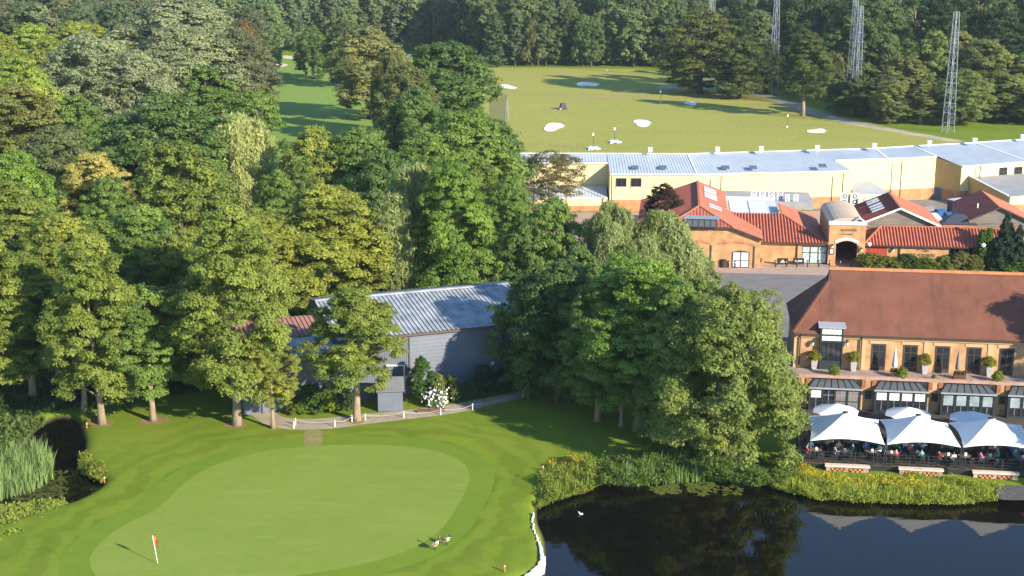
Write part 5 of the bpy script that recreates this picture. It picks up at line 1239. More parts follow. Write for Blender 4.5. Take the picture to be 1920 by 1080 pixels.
for k, (pa, pb) in enumerate(((1519, 1613), (1642, 1738), (1767, 1866), (1893, 1992))):
    xa, xb = cx(pa, 730, -3.3), cx(pb, 730, -3.3); yb, yf = -2.4, -3.35
    o = MB(); zr0, zr1 = 2.78, 3.34                # hipped lean-to with standing seams
    inx = 0.55; P = [(xa - 0.12, yf - 0.2, zr0), (xb + 0.12, yf - 0.2, zr0), (xb - inx, yb, zr1), (xa + inx, yb, zr1)]
    o.poly(P); o.poly([(xb + 0.12, yf - 0.2, zr0), (xb + 0.12, yb, zr0), (xb - inx, yb, zr1)]); o.poly([(xa - 0.12, yb, zr0), (xa - 0.12, yf - 0.2, zr0), (xa + inx, yb, zr1)])
    bay = None
    rf = o.build('bay_roof', M_zinc, C)
    o = MB()
    for i in range(8):
        t = i / 7; o.bar((xa - 0.12 + (xb - xa + 0.24) * t, yf - 0.2, zr0 + 0.03), (xa + inx + (xb - xa - 2 * inx) * t, yb, zr1 + 0.03), 0.035, 0.05)
    tag(o.build('seams', M_dteal, rf), kind='stuff')
    MB().box(xa - 0.16, xb + 0.16, yf - 0.3, yf - 0.2, zr0 - 0.12, zr0 + 0.02).build('gutter', M_lead, rf)
    o = MB(); n = 4; ww = (xb - xa) / n
    for i in range(n + 1): o.box(xa + ww * i - 0.09, xa + ww * i + 0.09, yf - 0.05, yf + 0.1, 0.5, zr0 - 0.02)
    o.box(xa, xb, yf - 0.03, yf + 0.08, 2.55, 2.7); o.box(xa, xb, yf - 0.03, yf + 0.08, 0.5, 0.75); o.box(xa, xb, yf - 0.04, yf + 0.09, 1.42, 1.5)
    o.box(xa - 0.05, xa + 0.05, yf, yb, 0.5, zr0); o.box(xb - 0.05, xb + 0.05, yf, yb, 0.5, zr0)
    fr_ = o.build('bay_window', M_dteal, C)
    for i in range(n):
        blind = (k == 0 and i == 0) or k == 1
        MB().box(xa + ww * i + 0.1, xa + ww * (i + 1) - 0.1, yf, yf + 0.03, 0.77, 2.54).build('pane', M_glass if not (k == 0 and i > 1) else mat('curtained_glass', (0.22, 0.20, 0.19), 0.2, 0.5, 0.3, 1.5), fr_)
        gl = MB(); xx = xa + ww * (i + 0.5); gl.box(xx - 0.02, xx + 0.02, yf - 0.025, yf - 0.002, 0.77, 2.54); gl.box(xa + ww * i + 0.1, xa + ww * (i + 1) - 0.1, yf - 0.024, yf - 0.003, 2.0, 2.04); gl.build('glazing_bar', M_lead, fr_)
        if blind: MB().box(xa + ww * i + 0.12, xa + ww * (i + 1) - 0.12, yf - 0.022, yf - 0.004, 1.75, 2.5).build('blind', M_trim, fr_)
        if k > 1: MB().box(xa + ww * i + 0.16, xa + ww * (i + 1) - 0.16, yf - 0.022, yf - 0.004, 1.5, 2.45).build('reflective_pane', mat('blueish_glass', (0.30, 0.36, 0.38), 0.15, 0.6, 0.4, 1.2), fr_)
# pots, closed parasols and shrubs along the terrace
pot_l = ['left of the glazed bay', 'right of the glazed bay', 'between the second and third french doors', 'between the fourth and fifth french doors']
for i, px in enumerate((1526, 1600, 1734, 1855)):
    x = cx(px, 688, -0.5); q = FC.world(x, -0.55, TZ); t_ = thing('tall_planter', 'tall pale planter with yellow-green plant ' + pot_l[i], 'planter', q, FC.yaw, 'tall planters on the terrace')
    MB().hexa([(-0.2, -0.2, 0), (0.2, -0.2, 0), (0.2, 0.2, 0), (-0.2, 0.2, 0), (-0.32, -0.32, 1.0), (0.32, -0.32, 1.0), (0.32, 0.32, 1.0), (-0.32, 0.32, 1.0)]).build('pot', mat('pale_stone', (0.42, 0.40, 0.38), 0.8, 0.2, 0.1, 2), t_)
    f = link(bpy.data.objects.new('foliage', KIND['bush%d' % (i % 3)][0]), t_); f.location = (0, 0, 0.9); f.scale = (0.44, 0.44, 0.5); f.color = (0.22, 0.22, 0.02, 1)
for i, (px, py, lab) in enumerate([(1564, 690, 'bright green shrub in front of the glazed bay'), (1692, 697, 'yellow-green shrub on the terrace edge near the closed parasol'), (1752, 700, 'tiny green plant on the terrace coping'), (1872, 703, 'yellow-green shrub on the terrace edge at the right')]):
    x = cx(px, py, -2.2); q = FC.world(x, -2.2, TZ); w_ = 1.1 if i != 2 else 0.5; put_tree('bush%d' % (i % 3), q, w_ * 0.95, w_ * 1.05, (0.16, 0.22, 0.02), lab, None, 'terrace_shrub', cat='shrub')
for px, lab, c in ((1677, 'closed pale blue parasol on the terrace', (0.5, 0.55, 0.62)), (1796, 'closed brown parasol on the terrace', (0.26, 0.2, 0.15))):
    x = cx(px, 690, -1.2); q = FC.world(x, -1.2, TZ); t_ = thing('closed_parasol', lab, 'parasol', q, FC.yaw)
    MB().tube([(0, 0, 0), (0, 0, 2.55)], 0.03, 6).build('pole', M_wood, t_); MB().lathe([(0.3, 0), (0.3, 0.08), (0.05, 0.12)], 10).build('base', M_dark, t_)
    o = MB(); o.lathe([(0.22, 0.75), (0.26, 0.95), (0.17, 1.8), (0.06, 2.45), (0.02, 2.6)], 10); o.build('folded_canopy', mat('parasol_cloth_%d' % px, c, 0.8, 0.2, 0.15, 3), t_)
    b_ = thing('planter_box', 'wooden planter box beside the ' + lab.replace(' on the terrace', ''), 'planter', FC.world(x + 0.1, -1.75, TZ), FC.yaw); MB().box(-0.55, 0.55, -0.2, 0.2, 0, 0.45).build('box', M_str if px < 1700 else M_wood, b_)
    for k_ in (-0.35, 0.0, 0.35): f = link(bpy.data.objects.new('foliage', KIND['bush0'][0]), b_); f.location = (k_, 0, 0.4); f.scale = (0.15, 0.15, 0.2); f.color = (0.07, 0.10, 0.02, 1)
# ---- deck by the lake
DZ = 0.5
yd = FC.loc(1700, 876, DZ).y
M_deck = mat('deck_board', (0.085, 0.065, 0.05), 0.8, 0.2, 0.3, 1.2, 0.3, 6, stretch=(0.2, 2, 1))
D = thing('lakeside_deck', 'dark timber deck with railing and brick plinths by the lake', 'deck', FC.o, FC.yaw)
xd0 = FC.loc(1500, 868, DZ).x
nb = 44
for i in range(nb): y0 = yd + (-2.42 - yd) * i / nb; MB().box(xd0, XL, y0 + 0.008, y0 + (-2.42 - yd) / nb - 0.008, DZ - 0.05, DZ).build('board', M_deck, D)
MB().box(xd0 + 0.1, XL, yd + 0.12, -2.5, -0.9, DZ - 0.06).build('substructure', M_dark, D)
rail_m = M_dark
posts = np.arange(xd0 + 0.05, 26, 1.5)
for x in posts: MB().box(x - 0.04, x + 0.04, yd + 0.03, yd + 0.11, DZ, DZ + 1.05).build('rail_post', rail_m, D)
for z in (0.25, 0.5, 0.75, 1.04): MB().box(xd0, 26, yd + 0.045, yd + 0.095, DZ + z - 0.02, DZ + z + 0.02).build('rail', rail_m, D)
for i in range(5): y0 = yd + 0.1 + i * 1.5; MB().box(xd0 + 0.02, xd0 + 0.10, y0, y0 + 0.08, DZ, DZ + 1.05).build('rail_post', rail_m, D)
for z in (0.35, 0.7, 1.04): MB().box(xd0 + 0.03, xd0 + 0.09, yd, yd + 6.2, DZ + z - 0.02, DZ + z + 0.02).build('rail', rail_m, D)
for (pa, pb, py) in ((1548, 1628, 890), (1686, 1766, 893), (1824, 1907, 902)):
    xa, xb = FC.xon(pa, py, yd - 0.3)[0], FC.xon(pb, py, yd - 0.3)[0]; w = MB(); w.box(xa, xb, yd - 0.4, yd - 0.02, -0.7, 0.42); pl = w.build('brick_plinth', brick_mat('plinth_brick', (0.46, 0.33, 0.24), (0.38, 0.25, 0.17), (0.4, 0.32, 0.25)), D)
    MB().box(xa - 0.1, xb + 0.1, yd - 0.52, yd + 0.0, 0.42, 0.56).build('coping', mat('pale_coping', (0.66, 0.52, 0.42), 0.8, 0.2, 0.08, 1), pl)
    L_ = xb - xa; checker(pl, xa + 0.45, xa + L_ / 2 - 0.2, yd - 0.47, -0.45, 0.3, 6, 5, 'lattice_panel'); checker(pl, xa + L_ / 2 + 0.2, xb - 0.45, yd - 0.47, -0.45, 0.3, 6, 5, 'lattice_panel')
# ---- stretched canopy tents
def tent(cfl, cfr, cbl, cbr, pk, zf, zb, zp, label):
    fl, fr = FC.loc(*cfl, zf), FC.loc(*cfr, zf); bl, br = FC.loc(*cbl, zb), FC.loc(*cbr, zb)
    ce = (fl + fr + bl + br) / 4; pxk = FC.loc(*pk, zp); apex = Vector((pxk.x, pxk.y, zp))
    t_ = thing('canopy_tent', label, 'tent', FC.world(ce.x, ce.y, DZ), FC.yaw, 'white canopy tents on the lakeside deck')
    off = Vector((ce.x, ce.y, DZ)); n = 16; V, Fc = [], []
    cor = [fl, fr, br, bl]
    for s in range(4):                            # one panel between neighbouring corners, edges drawn in, sail curved up to the mast head
        a, b = cor[s], cor[(s + 1) % 4]
        base = len(V)
        for i in range(n + 1):
            u = i / n; e = a.lerp(b, u); e = e.lerp(ce, 0.07 * 4 * u * (1 - u)); e.z += 0.26 * 4 * u * (1 - u)
            for j in range(n + 1):
                v = j / n; p = e.lerp(apex, v); p.z = e.z + (apex.z - e.z) * (v ** 1.35 * 0.6 + v * 0.4)
                if v > 0.97: p = apex + (Vector((e.x, e.y, apex.z)) - apex).normalized() * 0.22
                V.append(tuple(p - off))
        for i in range(n):
            for j in range(n): q = base + i * (n + 1) + j; Fc.append((q, q + n + 1, q + n + 2, q + 1))
    me_ = bpy.data.meshes.new('canopy'); me_.from_pydata(V, [], Fc); me_.materials.append(M_fabric); me_.polygons.foreach_set('use_smooth', [True] * len(me_.polygons)); me_.update()
    link(bpy.data.objects.new('canopy', me_), t_)
    MB().tube([(apex.x - off.x, apex.y - off.y, 0), (apex.x - off.x, apex.y - off.y, zp - DZ)], 0.06, 8).build('mast', M_dark, t_)
    MB().lathe([(0.26, 0), (0.24, 0.06), (0.05, 0.1)], 12, (apex.x - off.x, apex.y - off.y, zp - DZ - 0.02)).build('mast_cap', M_dark, t_)
    for c_ in cor: MB().tube([(c_.x - off.x, c_.y - off.y, 0), (c_.x - off.x, c_.y - off.y, c_.z - DZ)], 0.05, 6).build('corner_pole', M_dark, t_)
    return ce
ZF, ZB, ZP = 2.7, 2.9, 4.8
tc_ = []
tc_.append(tent((1519, 827), (1659, 834), (1512, 780), (1648, 787), (1585, 773), ZF, ZB, ZP, 'white canopy tent nearest the domed willow, leftmost of three'))
tc_.append(tent((1663, 834), (1802, 839), (1649, 787), (1776, 793), (1722, 778), ZF, ZB, ZP, 'white canopy tent in the middle of the three'))
tc_.append(tent((1806, 839), (1950, 846), (1777, 793), (1914, 797), (1858, 784), ZF, ZB, ZP, 'white canopy tent at the right edge, partly in tree shade'))
# ---- open white parasols behind the tents
for i, (px, py, rp, lab) in enumerate([(1568, 757, 44, 'open white parasol behind the left tent'), (1704, 763, 44, 'open white parasol behind the middle tent'), (1825, 771, 44, 'open white parasol behind the right tent')]):
    q = FC.loc(px, py, 3.25); wq = FC.world(q.x, q.y, DZ); R = rp / ppm(wq); t_ = thing('open_parasol', lab, 'parasol', wq, FC.yaw + 0.2, 'open parasols before the bay windows')
    o = MB(); H = 2.75
    for k in range(8):
        a0, a1 = k * math.pi / 4, (k + 1) * math.pi / 4
        p0, p1 = Vector((R * math.cos(a0), R * math.sin(a0), H - 0.75)), Vector((R * math.cos(a1), R * math.sin(a1), H - 0.75)); top = Vector((0, 0, H)); mid = (p0 + p1) / 2 + Vector((0, 0, 0.10))
        MB().prism([top, p0, mid], (0, 0, 0.012)).build('panel', M_fabric, t_); MB().prism([top, mid, p1], (0, 0, 0.012)).build('panel', M_fabric, t_)
        MB().bar(top - Vector((0, 0, 0.03)), p0 - Vector((0, 0, 0.02)), 0.025).build('rib', M_wood, t_)
    MB().tube([(0, 0, 0), (0, 0, H + 0.1)], 0.035, 6).build('pole', M_wood, t_); MB().lathe([(0.4, 0), (0.4, 0.1), (0.06, 0.15)], 12).build('base', M_dark, t_)
# ---- people, tables and chairs under the tents
def skin_mesh(name, pts, edges, rad, mats, pick, root=0, sub=1):
    me_ = bpy.data.meshes.new(name); me_.from_pydata(pts, edges, []); o = bpy.data.objects.new(name, me_); COL.objects.link(o)
    md = o.modifiers.new('s', 'SKIN'); sv = me_.skin_vertices[0].data
    for i, r in enumerate(rad): sv[i].radius = (r, r) if not hasattr(r, '__len__') else r
    sv[root].use_root = True
    s2 = o.modifiers.new('u', 'SUBSURF'); s2.levels = sub; s2.render_levels = sub
    dg = bpy.context.evaluated_depsgraph_get(); out = bpy.data.meshes.new_from_object(o.evaluated_get(dg)); bpy.data.objects.remove(o)
    for m_ in mats: out.materials.append(m_)
    for p in out.polygons: p.material_index = pick(p.center); p.use_smooth = True
    return out
M_skin = mat('skin', (0.50, 0.30, 0.20), 0.6, 0.3, 0.05, 3); M_hair = mat('hair', (0.07, 0.045, 0.03), 0.7, 0.3, 0.3, 5); M_grhair = mat('grey_hair', (0.45, 0.43, 0.40), 0.7, 0.3, 0.2, 5)
M_jean = mat('navy_trousers', (0.03, 0.04, 0.08), 0.8, 0.2, 0.2, 4)
SEAT_P = [(0, 0, 0.52), (0, 0.02, 0.78), (0, 0.03, 1.0), (0, 0.0, 1.10), (0, -0.02, 1.20), (0, -0.03, 1.32), (0.1, -0.02, 0.52), (0.13, -0.42, 0.52), (0.13, -0.40, 0.10), (0.13, -0.55, 0.05), (-0.1, -0.02, 0.52), (-0.13, -0.42, 0.52), (-0.13, -0.40, 0.10), (-0.13, -0.55, 0.05),
          (0.2, 0.02, 0.98), (0.26, -0.05, 0.74), (0.17, -0.30, 0.74), (0.12, -0.38, 0.75), (-0.2, 0.02, 0.98), (-0.26, -0.05, 0.74), (-0.17, -0.30, 0.74), (-0.12, -0.38, 0.75)]
SEAT_E = [(0, 1), (1, 2), (2, 3), (3, 4), (4, 5), (0, 6), (6, 7), (7, 8), (8, 9), (0, 10), (10, 11), (11, 12), (12, 13), (2, 14), (14, 15), (15, 16), (16, 17), (2, 18), (18, 19), (19, 20), (20, 21)]
SEAT_R = [(0.16, 0.12), (0.15, 0.11), (0.15, 0.10), 0.06, 0.095, 0.085, 0.09, 0.075, 0.055, 0.05, 0.09, 0.075, 0.055, 0.05, 0.07, 0.055, 0.045, 0.04, 0.07, 0.055, 0.045, 0.04]
STD_P = [(0, 0, 0.92), (0, 0, 1.15), (0, 0.01, 1.40), (0, 0, 1.50), (0, -0.01, 1.60), (0, -0.02, 1.72), (0.1, 0, 0.88), (0.12, -0.02, 0.48), (0.12, 0.02, 0.08), (0.13, -0.12, 0.05), (-0.1, 0, 0.88), (-0.12, 0.0, 0.48), (-0.12, 0.03, 0.08), (-0.13, -0.10, 0.05),
         (0.2, 0, 1.38), (0.27, 0.0, 1.10), (0.25, -0.16, 0.92), (0.24, -0.22, 0.86), (-0.2, 0, 1.38), (-0.27, 0.02, 1.10), (-0.27, -0.05, 0.86), (-0.27, -0.07, 0.78)]
SHIRTS = {'white': (0.78, 0.78, 0.76), 'pink': (0.65, 0.22, 0.28), 'blue': (0.12, 0.25, 0.5), 'green': (0.05, 0.42, 0.28), 'grey': (0.3, 0.3, 0.32), 'navy': (0.03, 0.04, 0.09), 'cream': (0.65, 0.52, 0.38), 'red': (0.45, 0.05, 0.06), 'teal': (0.05, 0.3, 0.33)}
def pick_seat(c): return 0 if c.z > 1.24 or (c.z > 1.14 and c.y > -0.01) else 1 if c.z > 1.06 or (c.y < -0.24 and 0.64 < c.z < 0.86) else 2 if c.z > 0.60 else 3
def pick_std(c): return 0 if c.z > 1.64 else 1 if c.z > 1.46 or (abs(c.x) > 0.19 and c.z < 1.0) else 2 if c.z > 0.95 else 3
seat_me = skin_mesh('body', SEAT_P, SEAT_E, SEAT_R, [M_hair, M_skin, M_white, M_jean], pick_seat); std_me = skin_mesh('body', STD_P, SEAT_E, SEAT_R, [M_hair, M_skin, M_white, M_jean], pick_std)
PM = {}
def person(x, y, rz, shirt, label, standing=False, grey=False):
    key = (shirt, standing, grey)
    if key not in PM:
        me_ = (std_me if standing else seat_me).copy(); me_.materials[2] = mat('shirt_' + shirt, SHIRTS[shirt], 0.85, 0.15, 0.1, 3)
        if grey: me_.materials[0] = M_grhair
        PM[key] = me_
    q = FC.world(x, y, DZ); o = link(bpy.data.objects.new('person', PM[key])); o.location = q; o.rotation_euler = (0, 0, FC.yaw + rz)
    tag(o, label, 'person', 'people on the lakeside deck'); return o
ch0 = thing('bistro_chair', 'x', 'chair'); MB().box(-0.22, 0.22, -0.22, 0.22, 0.40, 0.44).build('seat', M_dark, ch0); MB().prism([(-0.22, 0.2, 0.5), (0.22, 0.2, 0.5), (0.18, 0.24, 0.88), (-0.18, 0.24, 0.88)], (0, 0.03, 0)).build('backrest', M_dark, ch0)
for sx in (-0.2, 0.2):
    for sy in (-0.2, 0.21): MB().box(sx - 0.02, sx + 0.02, sy - 0.02, sy + 0.02, 0, 0.4 if sy < 0 else 0.55).build('leg', M_dark, ch0)
tb0 = thing('bistro_table', 'x', 'table'); MB().lathe([(0.55, 0.70), (0.56, 0.715), (0.55, 0.73)], 18).build('table_top', mat('table_top', (0.16, 0.12, 0.09), 0.4, 0.4, 0.2, 3), tb0); MB().tube([(0, 0, 0.04), (0, 0, 0.7)], 0.04, 8).build('column', M_dark, tb0); MB().lathe([(0.3, 0), (0.28, 0.03), (0.05, 0.06)], 12).build('base', M_dark, tb0)
M_menu = M_white
rows_y = [yd + 1.5, yd + 3.7]
tn = ['left tent', 'middle tent', 'right tent']
wl = list(SHIRTS); usedT = usedC = False; seatno = 0
place = {'left': 0}
for ti, ce in enumerate(tc_):
    for ri, ry in enumerate(rows_y):
        for ci, dx in enumerate((-2.3, 0.0, 2.3)):
            x = ce.x + dx + (0.5 if ri else -0.1) + random.uniform(-0.2, 0.2); y = ry + random.uniform(-0.2, 0.2)
            if x > 24.5: continue
            pos = ['left', 'middle', 'right'][ci]; row = ['front', 'back'][ri]; w_ = '%s table, %s row under the %s' % (pos, row, tn[ti])
            if not usedT: tb0.location = FC.world(x, y, DZ); tb0['label'] = 'round dark ' + w_; tb0['group'] = 'round tables on the deck'; usedT = True
            else: copy_tree(tb0, FC.world(x, y, DZ), FC.yaw, 'round dark ' + w_)
            o = MB(); o.prism([(-0.07, -0.05, 0), (0.07, -0.05, 0), (0.0, -0.05, 0)], (0, 0.001, 0)) if False else None
            mn = MB(); mn.prism([(-0.1, -0.06, 0), (-0.1, 0.06, 0), (-0.1, 0.0, 0.26)], (0.2, 0, 0)); k_ = mn.build('menu_card', M_menu); k_.location = FC.world(x + 0.1, y - 0.1, DZ + 0.73); k_.rotation_euler = (0, 0, FC.yaw + random.uniform(-0.6, 0.6)); tag(k_, 'white menu card on the ' + w_, 'menu card', 'menu cards on the deck tables')
            angs = [0.4, 2.0, 3.6, 5.2]; random.shuffle(angs)
            for si in range(4):
                a = angs[si]; cxp, cyp = x + 0.85 * math.cos(a), y + 0.85 * math.sin(a); rz = a - math.pi / 2
                lab = 'dark chair at the ' + w_
                if not usedC: ch0.location = FC.world(cxp, cyp, DZ); ch0.rotation_euler = (0, 0, FC.yaw + rz); ch0['label'] = lab; ch0['group'] = 'chairs round the deck tables'; usedC = True
                else: copy_tree(ch0, FC.world(cxp, cyp, DZ), FC.yaw + rz, lab)
                if si < (3 if (ti + ri + ci) % 2 else 2) and not (ti == 2 and ci == 0):
                    s_ = wl[(seatno * 4 + si * 3 + ti) % len(wl)]; seatno += 1
                    person(cxp, cyp, rz, s_, 'person in %s top seated at the %s' % (s_, w_) if si == 0 else 'person in %s top, %s hair, at the %s' % (s_, 'grey' if seatno % 4 == 0 else 'dark', w_), grey=seatno % 4 == 0)
person(FC.loc(1700, 845, 1.2).x, yd + 2.6, 0.4, 'white', 'standing person in a white top between the left and middle tents', True); person(FC.loc(1745, 838, 1.2).x, yd + 4.9, 2.4, 'navy', 'standing waiter in dark clothes under the middle tent', True)
person(FC.loc(1640, 838, 1.2).x, yd + 4.9, 1.0, 'grey', 'standing person in grey with grey hair under the left tent', True, True)
# ------------------------------------------------------------------ grey metal barn, shed, path posts
FG = Frame((-10.06, 133.95, 0), math.radians(20))
M_clad = mat('grey_cladding', (0.125, 0.137, 0.165), 0.6, 0.3, 0.14, 0.5)
M_croof = mat('corrugated_roof', (0.17, 0.20, 0.23), 0.55, 0.4, 0.25, 0.7, col2=(0.50, 0.51, 0.52), detail=8)
M_rroof = mat('red_brown_corrugated', (0.34, 0.17, 0.14), 0.7, 0.2, 0.2, 0.6)
Gb = thing('metal_barn', 'long grey clad barn with pale corrugated roof behind the lawn', 'barn', FG.o, FG.yaw)
gx0, gx1 = -7.0, 14.5; ez, rz_, dep = 6.3, 7.7, 9.6
MB().ribbed((gx0, -0.4, ez), (gx1, -0.4, ez), (gx0, dep, rz_), (gx1, dep, rz_), 0.44, 0.09, 'rib').build('roof', M_croof, Gb)
MB().ribbed((gx1, dep + 3.2, ez + 0.9), (gx0, dep + 3.2, ez + 0.9), (gx1, dep, rz_), (gx0, dep, rz_), 0.44, 0.09, 'rib').build('roof', M_croof, Gb)
MB().bar((gx0, dep, rz_ + 0.1), (gx1, dep, rz_ + 0.1), 0.5, 0.12).build('ridge_cap', M_croof, Gb)
MB().box(gx0, gx1, -0.52, -0.4, ez - 0.22, ez - 0.02).build('gutter', mat('brown_gutter', (0.12, 0.075, 0.065), 0.6, 0.3, 0.2, 2), Gb)
def clad_h(x0, x1, y, z0, z1, st=0.36):       # lapped boards, each a plank of its own
    z = z0
    while z < z1 - 0.02:
        zt = min(z + st, z1); MB().hexa([(x0, y - 0.11, z), (x1, y - 0.11, z), (x1, y, z), (x0, y, z), (x0, y - 0.02, zt), (x1, y - 0.02, zt), (x1, y, zt), (x0, y, zt)]).build('plank', M_clad, Gb); z = zt
clad_h(0.0, 9.6, 0, 0.0, ez - 0.1); clad_h(9.9, 14.4, 0.6, 0.0, ez - 0.1)
MB().box(9.6, 9.9, -0.1, 0.7, 0, ez).build('corner_post', M_pipe, Gb)
MB().ribbed((gx0, -0.25, 0.0), (0.0, -0.25, 0.0), (gx0, -0.25, ez - 0.1), (0.0, -0.25, ez - 0.1), 0.22, 0.04, 'rib').build('vertical_cladding', M_clad, Gb)
MB().box(-0.08, 0.08, -0.32, 0.02, 0, ez).build('corner_post', M_pipe, Gb)
w = MB(); w.box(gx0, gx1, 0.05, dep + 2.9, 0, ez - 0.12); w.build('core_wall', M_clad, Gb)
w = MB(); w.prism([(gx1, 0, ez - 0.12), (gx1, dep + 2.9, ez - 0.12), (gx1, dep + 2.9, ez + 0.8), (gx1, dep, rz_ - 0.1)], (-0.1, 0, 0)); w.build('gable', M_clad, Gb); w = MB(); w.prism([(gx0 + 0.1, 0, ez - 0.12), (gx0 + 0.1, dep + 2.9, ez - 0.12), (gx0 + 0.1, dep + 2.9, ez + 0.8), (gx0 + 0.1, dep, rz_ - 0.1)], (-0.1, 0, 0)); w.build('gable', M_clad, Gb)
for (x, z) in ((10.6, 5.0), (8.6, 2.2)):
    o = MB(); o.lathe([(0.18, 0), (0.2, 0.16), (0.12, 0.3)], 10, (x, 0.45 if x > 9.7 else -0.15, z)); o.build('flood_lamp', M_lampg, Gb)
MB().tube([(10.2, -0.6, ez - 0.3), (10.2, -0.6, ez + 0.7)], 0.06, 6).build('vent_pipe', M_white, Gb)
MB().tube([(-0.6, -0.5, 0.4), (-0.6, -0.5, 3.2), (-2.4, -0.6, 3.4)], 0.09, 8).build('white_pipe', M_white, Gb)
# lower wing on the left with part of its roof rusted red
lw = thing('barn_wing', 'low wing of the grey barn with half its corrugated roof rust red', 'barn', FG.world(gx0, 0), FG.yaw)
MB().ribbed((-9.4, -0.9, 5.2), (-0.1, -0.9, 5.2), (-9.4, 3.4, 5.9), (-0.1, 3.4, 5.9), 0.44, 0.08, 'rib').build('roof', M_croof, lw)
MB().ribbed((-9.4, 3.4, 5.98), (-0.1, 3.4, 5.98), (-9.4, 8.2, 6.7), (-0.1, 8.2, 6.7), 0.44, 0.08, 'rib').build('red_roof', M_rroof, lw)
MB().box(-9.2, -0.1, -0.5, 8, 0, 5.15).build('wall', M_clad, lw); MB().box(-9.5, 0, -1.02, -0.9, 5.0, 5.2).build('gutter', MATS['brown_gutter'], lw)
for x in (-7.5, -4.5, -1.5): MB().box(x - 0.06, x + 0.06, -0.62, -0.5, 0, 5.1).build('batten', M_pipe, lw)
# small shed before the barn
p = at(709, 772, 0); sh = thing('garden_shed', 'small grey boarded shed beside the path before the barn', 'shed', p, math.radians(6))
z = 0.05; k = 0
while z < 2.05: MB().hexa([(0, -0.05, z), (2.35, -0.05, z), (2.35, 0, z), (0, 0, z), (0, -0.015, z + 0.2), (2.35, -0.015, z + 0.2), (2.35, 0, z + 0.2), (0, 0, z + 0.2)]).build('plank', M_clad, sh); z += 0.2
MB().prism([(0.02, 0.01, 0), (0.02, 2.6, 0), (0.02, 2.6, 2.05), (0.02, 1.3, 2.95), (0.02, 0.01, 2.05)], (2.3, 0, 0)).build('body', M_clad, sh)
M_felt = mat('roof_felt', (0.15, 0.15, 0.16), 0.85, 0.15, 0.15, 1.5)
slab_roof(sh, [(-0.15, -0.2, 1.98), (2.5, -0.2, 1.98), (2.5, 1.3, 3.02), (-0.15, 1.3, 3.02)], M_felt, 0.06); slab_roof(sh, [(-0.15, 2.8, 1.98), (2.5, 2.8, 1.98), (2.5, 1.3, 3.02), (-0.15, 1.3, 3.02)], M_felt, 0.06)
# planting against the barn
for i, (px, py, wpx, h, c, lab) in enumerate([(553, 774, 45, 1.5, (0.13, 0.17, 0.02), 'low light green shrub at the barn corner'), (585, 772, 60, 2.6, (0.06, 0.12, 0.018), 'dark green shrub left of the alder trunk'), (618, 773, 34, 2.1, (0.18, 0.24, 0.02), 'bright lime shrub left of the alder trunk'),
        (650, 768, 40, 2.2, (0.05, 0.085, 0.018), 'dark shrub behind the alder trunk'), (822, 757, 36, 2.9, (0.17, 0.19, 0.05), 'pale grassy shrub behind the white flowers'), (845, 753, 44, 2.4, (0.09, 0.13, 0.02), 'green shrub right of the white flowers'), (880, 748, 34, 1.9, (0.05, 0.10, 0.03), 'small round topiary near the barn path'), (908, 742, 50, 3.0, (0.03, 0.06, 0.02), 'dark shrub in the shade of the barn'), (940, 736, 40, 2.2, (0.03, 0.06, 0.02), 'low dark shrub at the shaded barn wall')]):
    p = at(px, py, 0); put_tree('bush%d' % (i % 3), p, h, wpx / ppm(p), c, lab, None, 'garden_shrub', cat='shrub')
p = at(791, 756, 0); put_tree('alder1', p, 4.6, 2.7, (0.055, 0.115, 0.022), 'dense conical evergreen beside the shed', None, 'conical_evergreen')
# white flowering plant
rng = np.random.default_rng(5); c = at(818, 764, 0); n = 260
P = np.c_[c.x + rng.normal(0, 0.55, n), c.y + rng.normal(0, 0.4, n), np.abs(rng.normal(0.9, 0.45, n))]
t_ = thing('white_flowers', 'clump of tall white flowers in front of the barn', 'flowers', c)
P -= np.array([c.x, c.y, 0]); nr = unit(rng.normal(size=(n, 3)) + np.array([0.3, -1, 0.8])); Tt, Bb = frames(nr, rng, np.full(n, 0.22), 1.0)
o = link(bpy.data.objects.new('blossom', quads_mesh('blossom', P, Tt, Bb, rng.uniform(0.4, 0.6, n), M_white)), t_); tag(o, kind='stuff')
o = link(bpy.data.objects.new('foliage', KIND['bush2'][0]), t_); o.scale = (0.55, 0.45, 0.8); o.color = (0.10, 0.14, 0.03, 1)
bed = at(808, 772, 0); MB().hexa([(-1.3, -0.25, 0), (1.3, 0.1, 0), (1.3, 0.3, 0), (-1.3, -0.05, 0), (-1.3, -0.25, 0.28), (1.3, 0.1, 0.28), (1.3, 0.3, 0.28), (-1.3, -0.05, 0.28)]).build('timber_edging', M_wood).location = bed; tag(bpy.data.objects['timber_edging'], 'brown timber edging of the flower bed before the barn', 'edging')
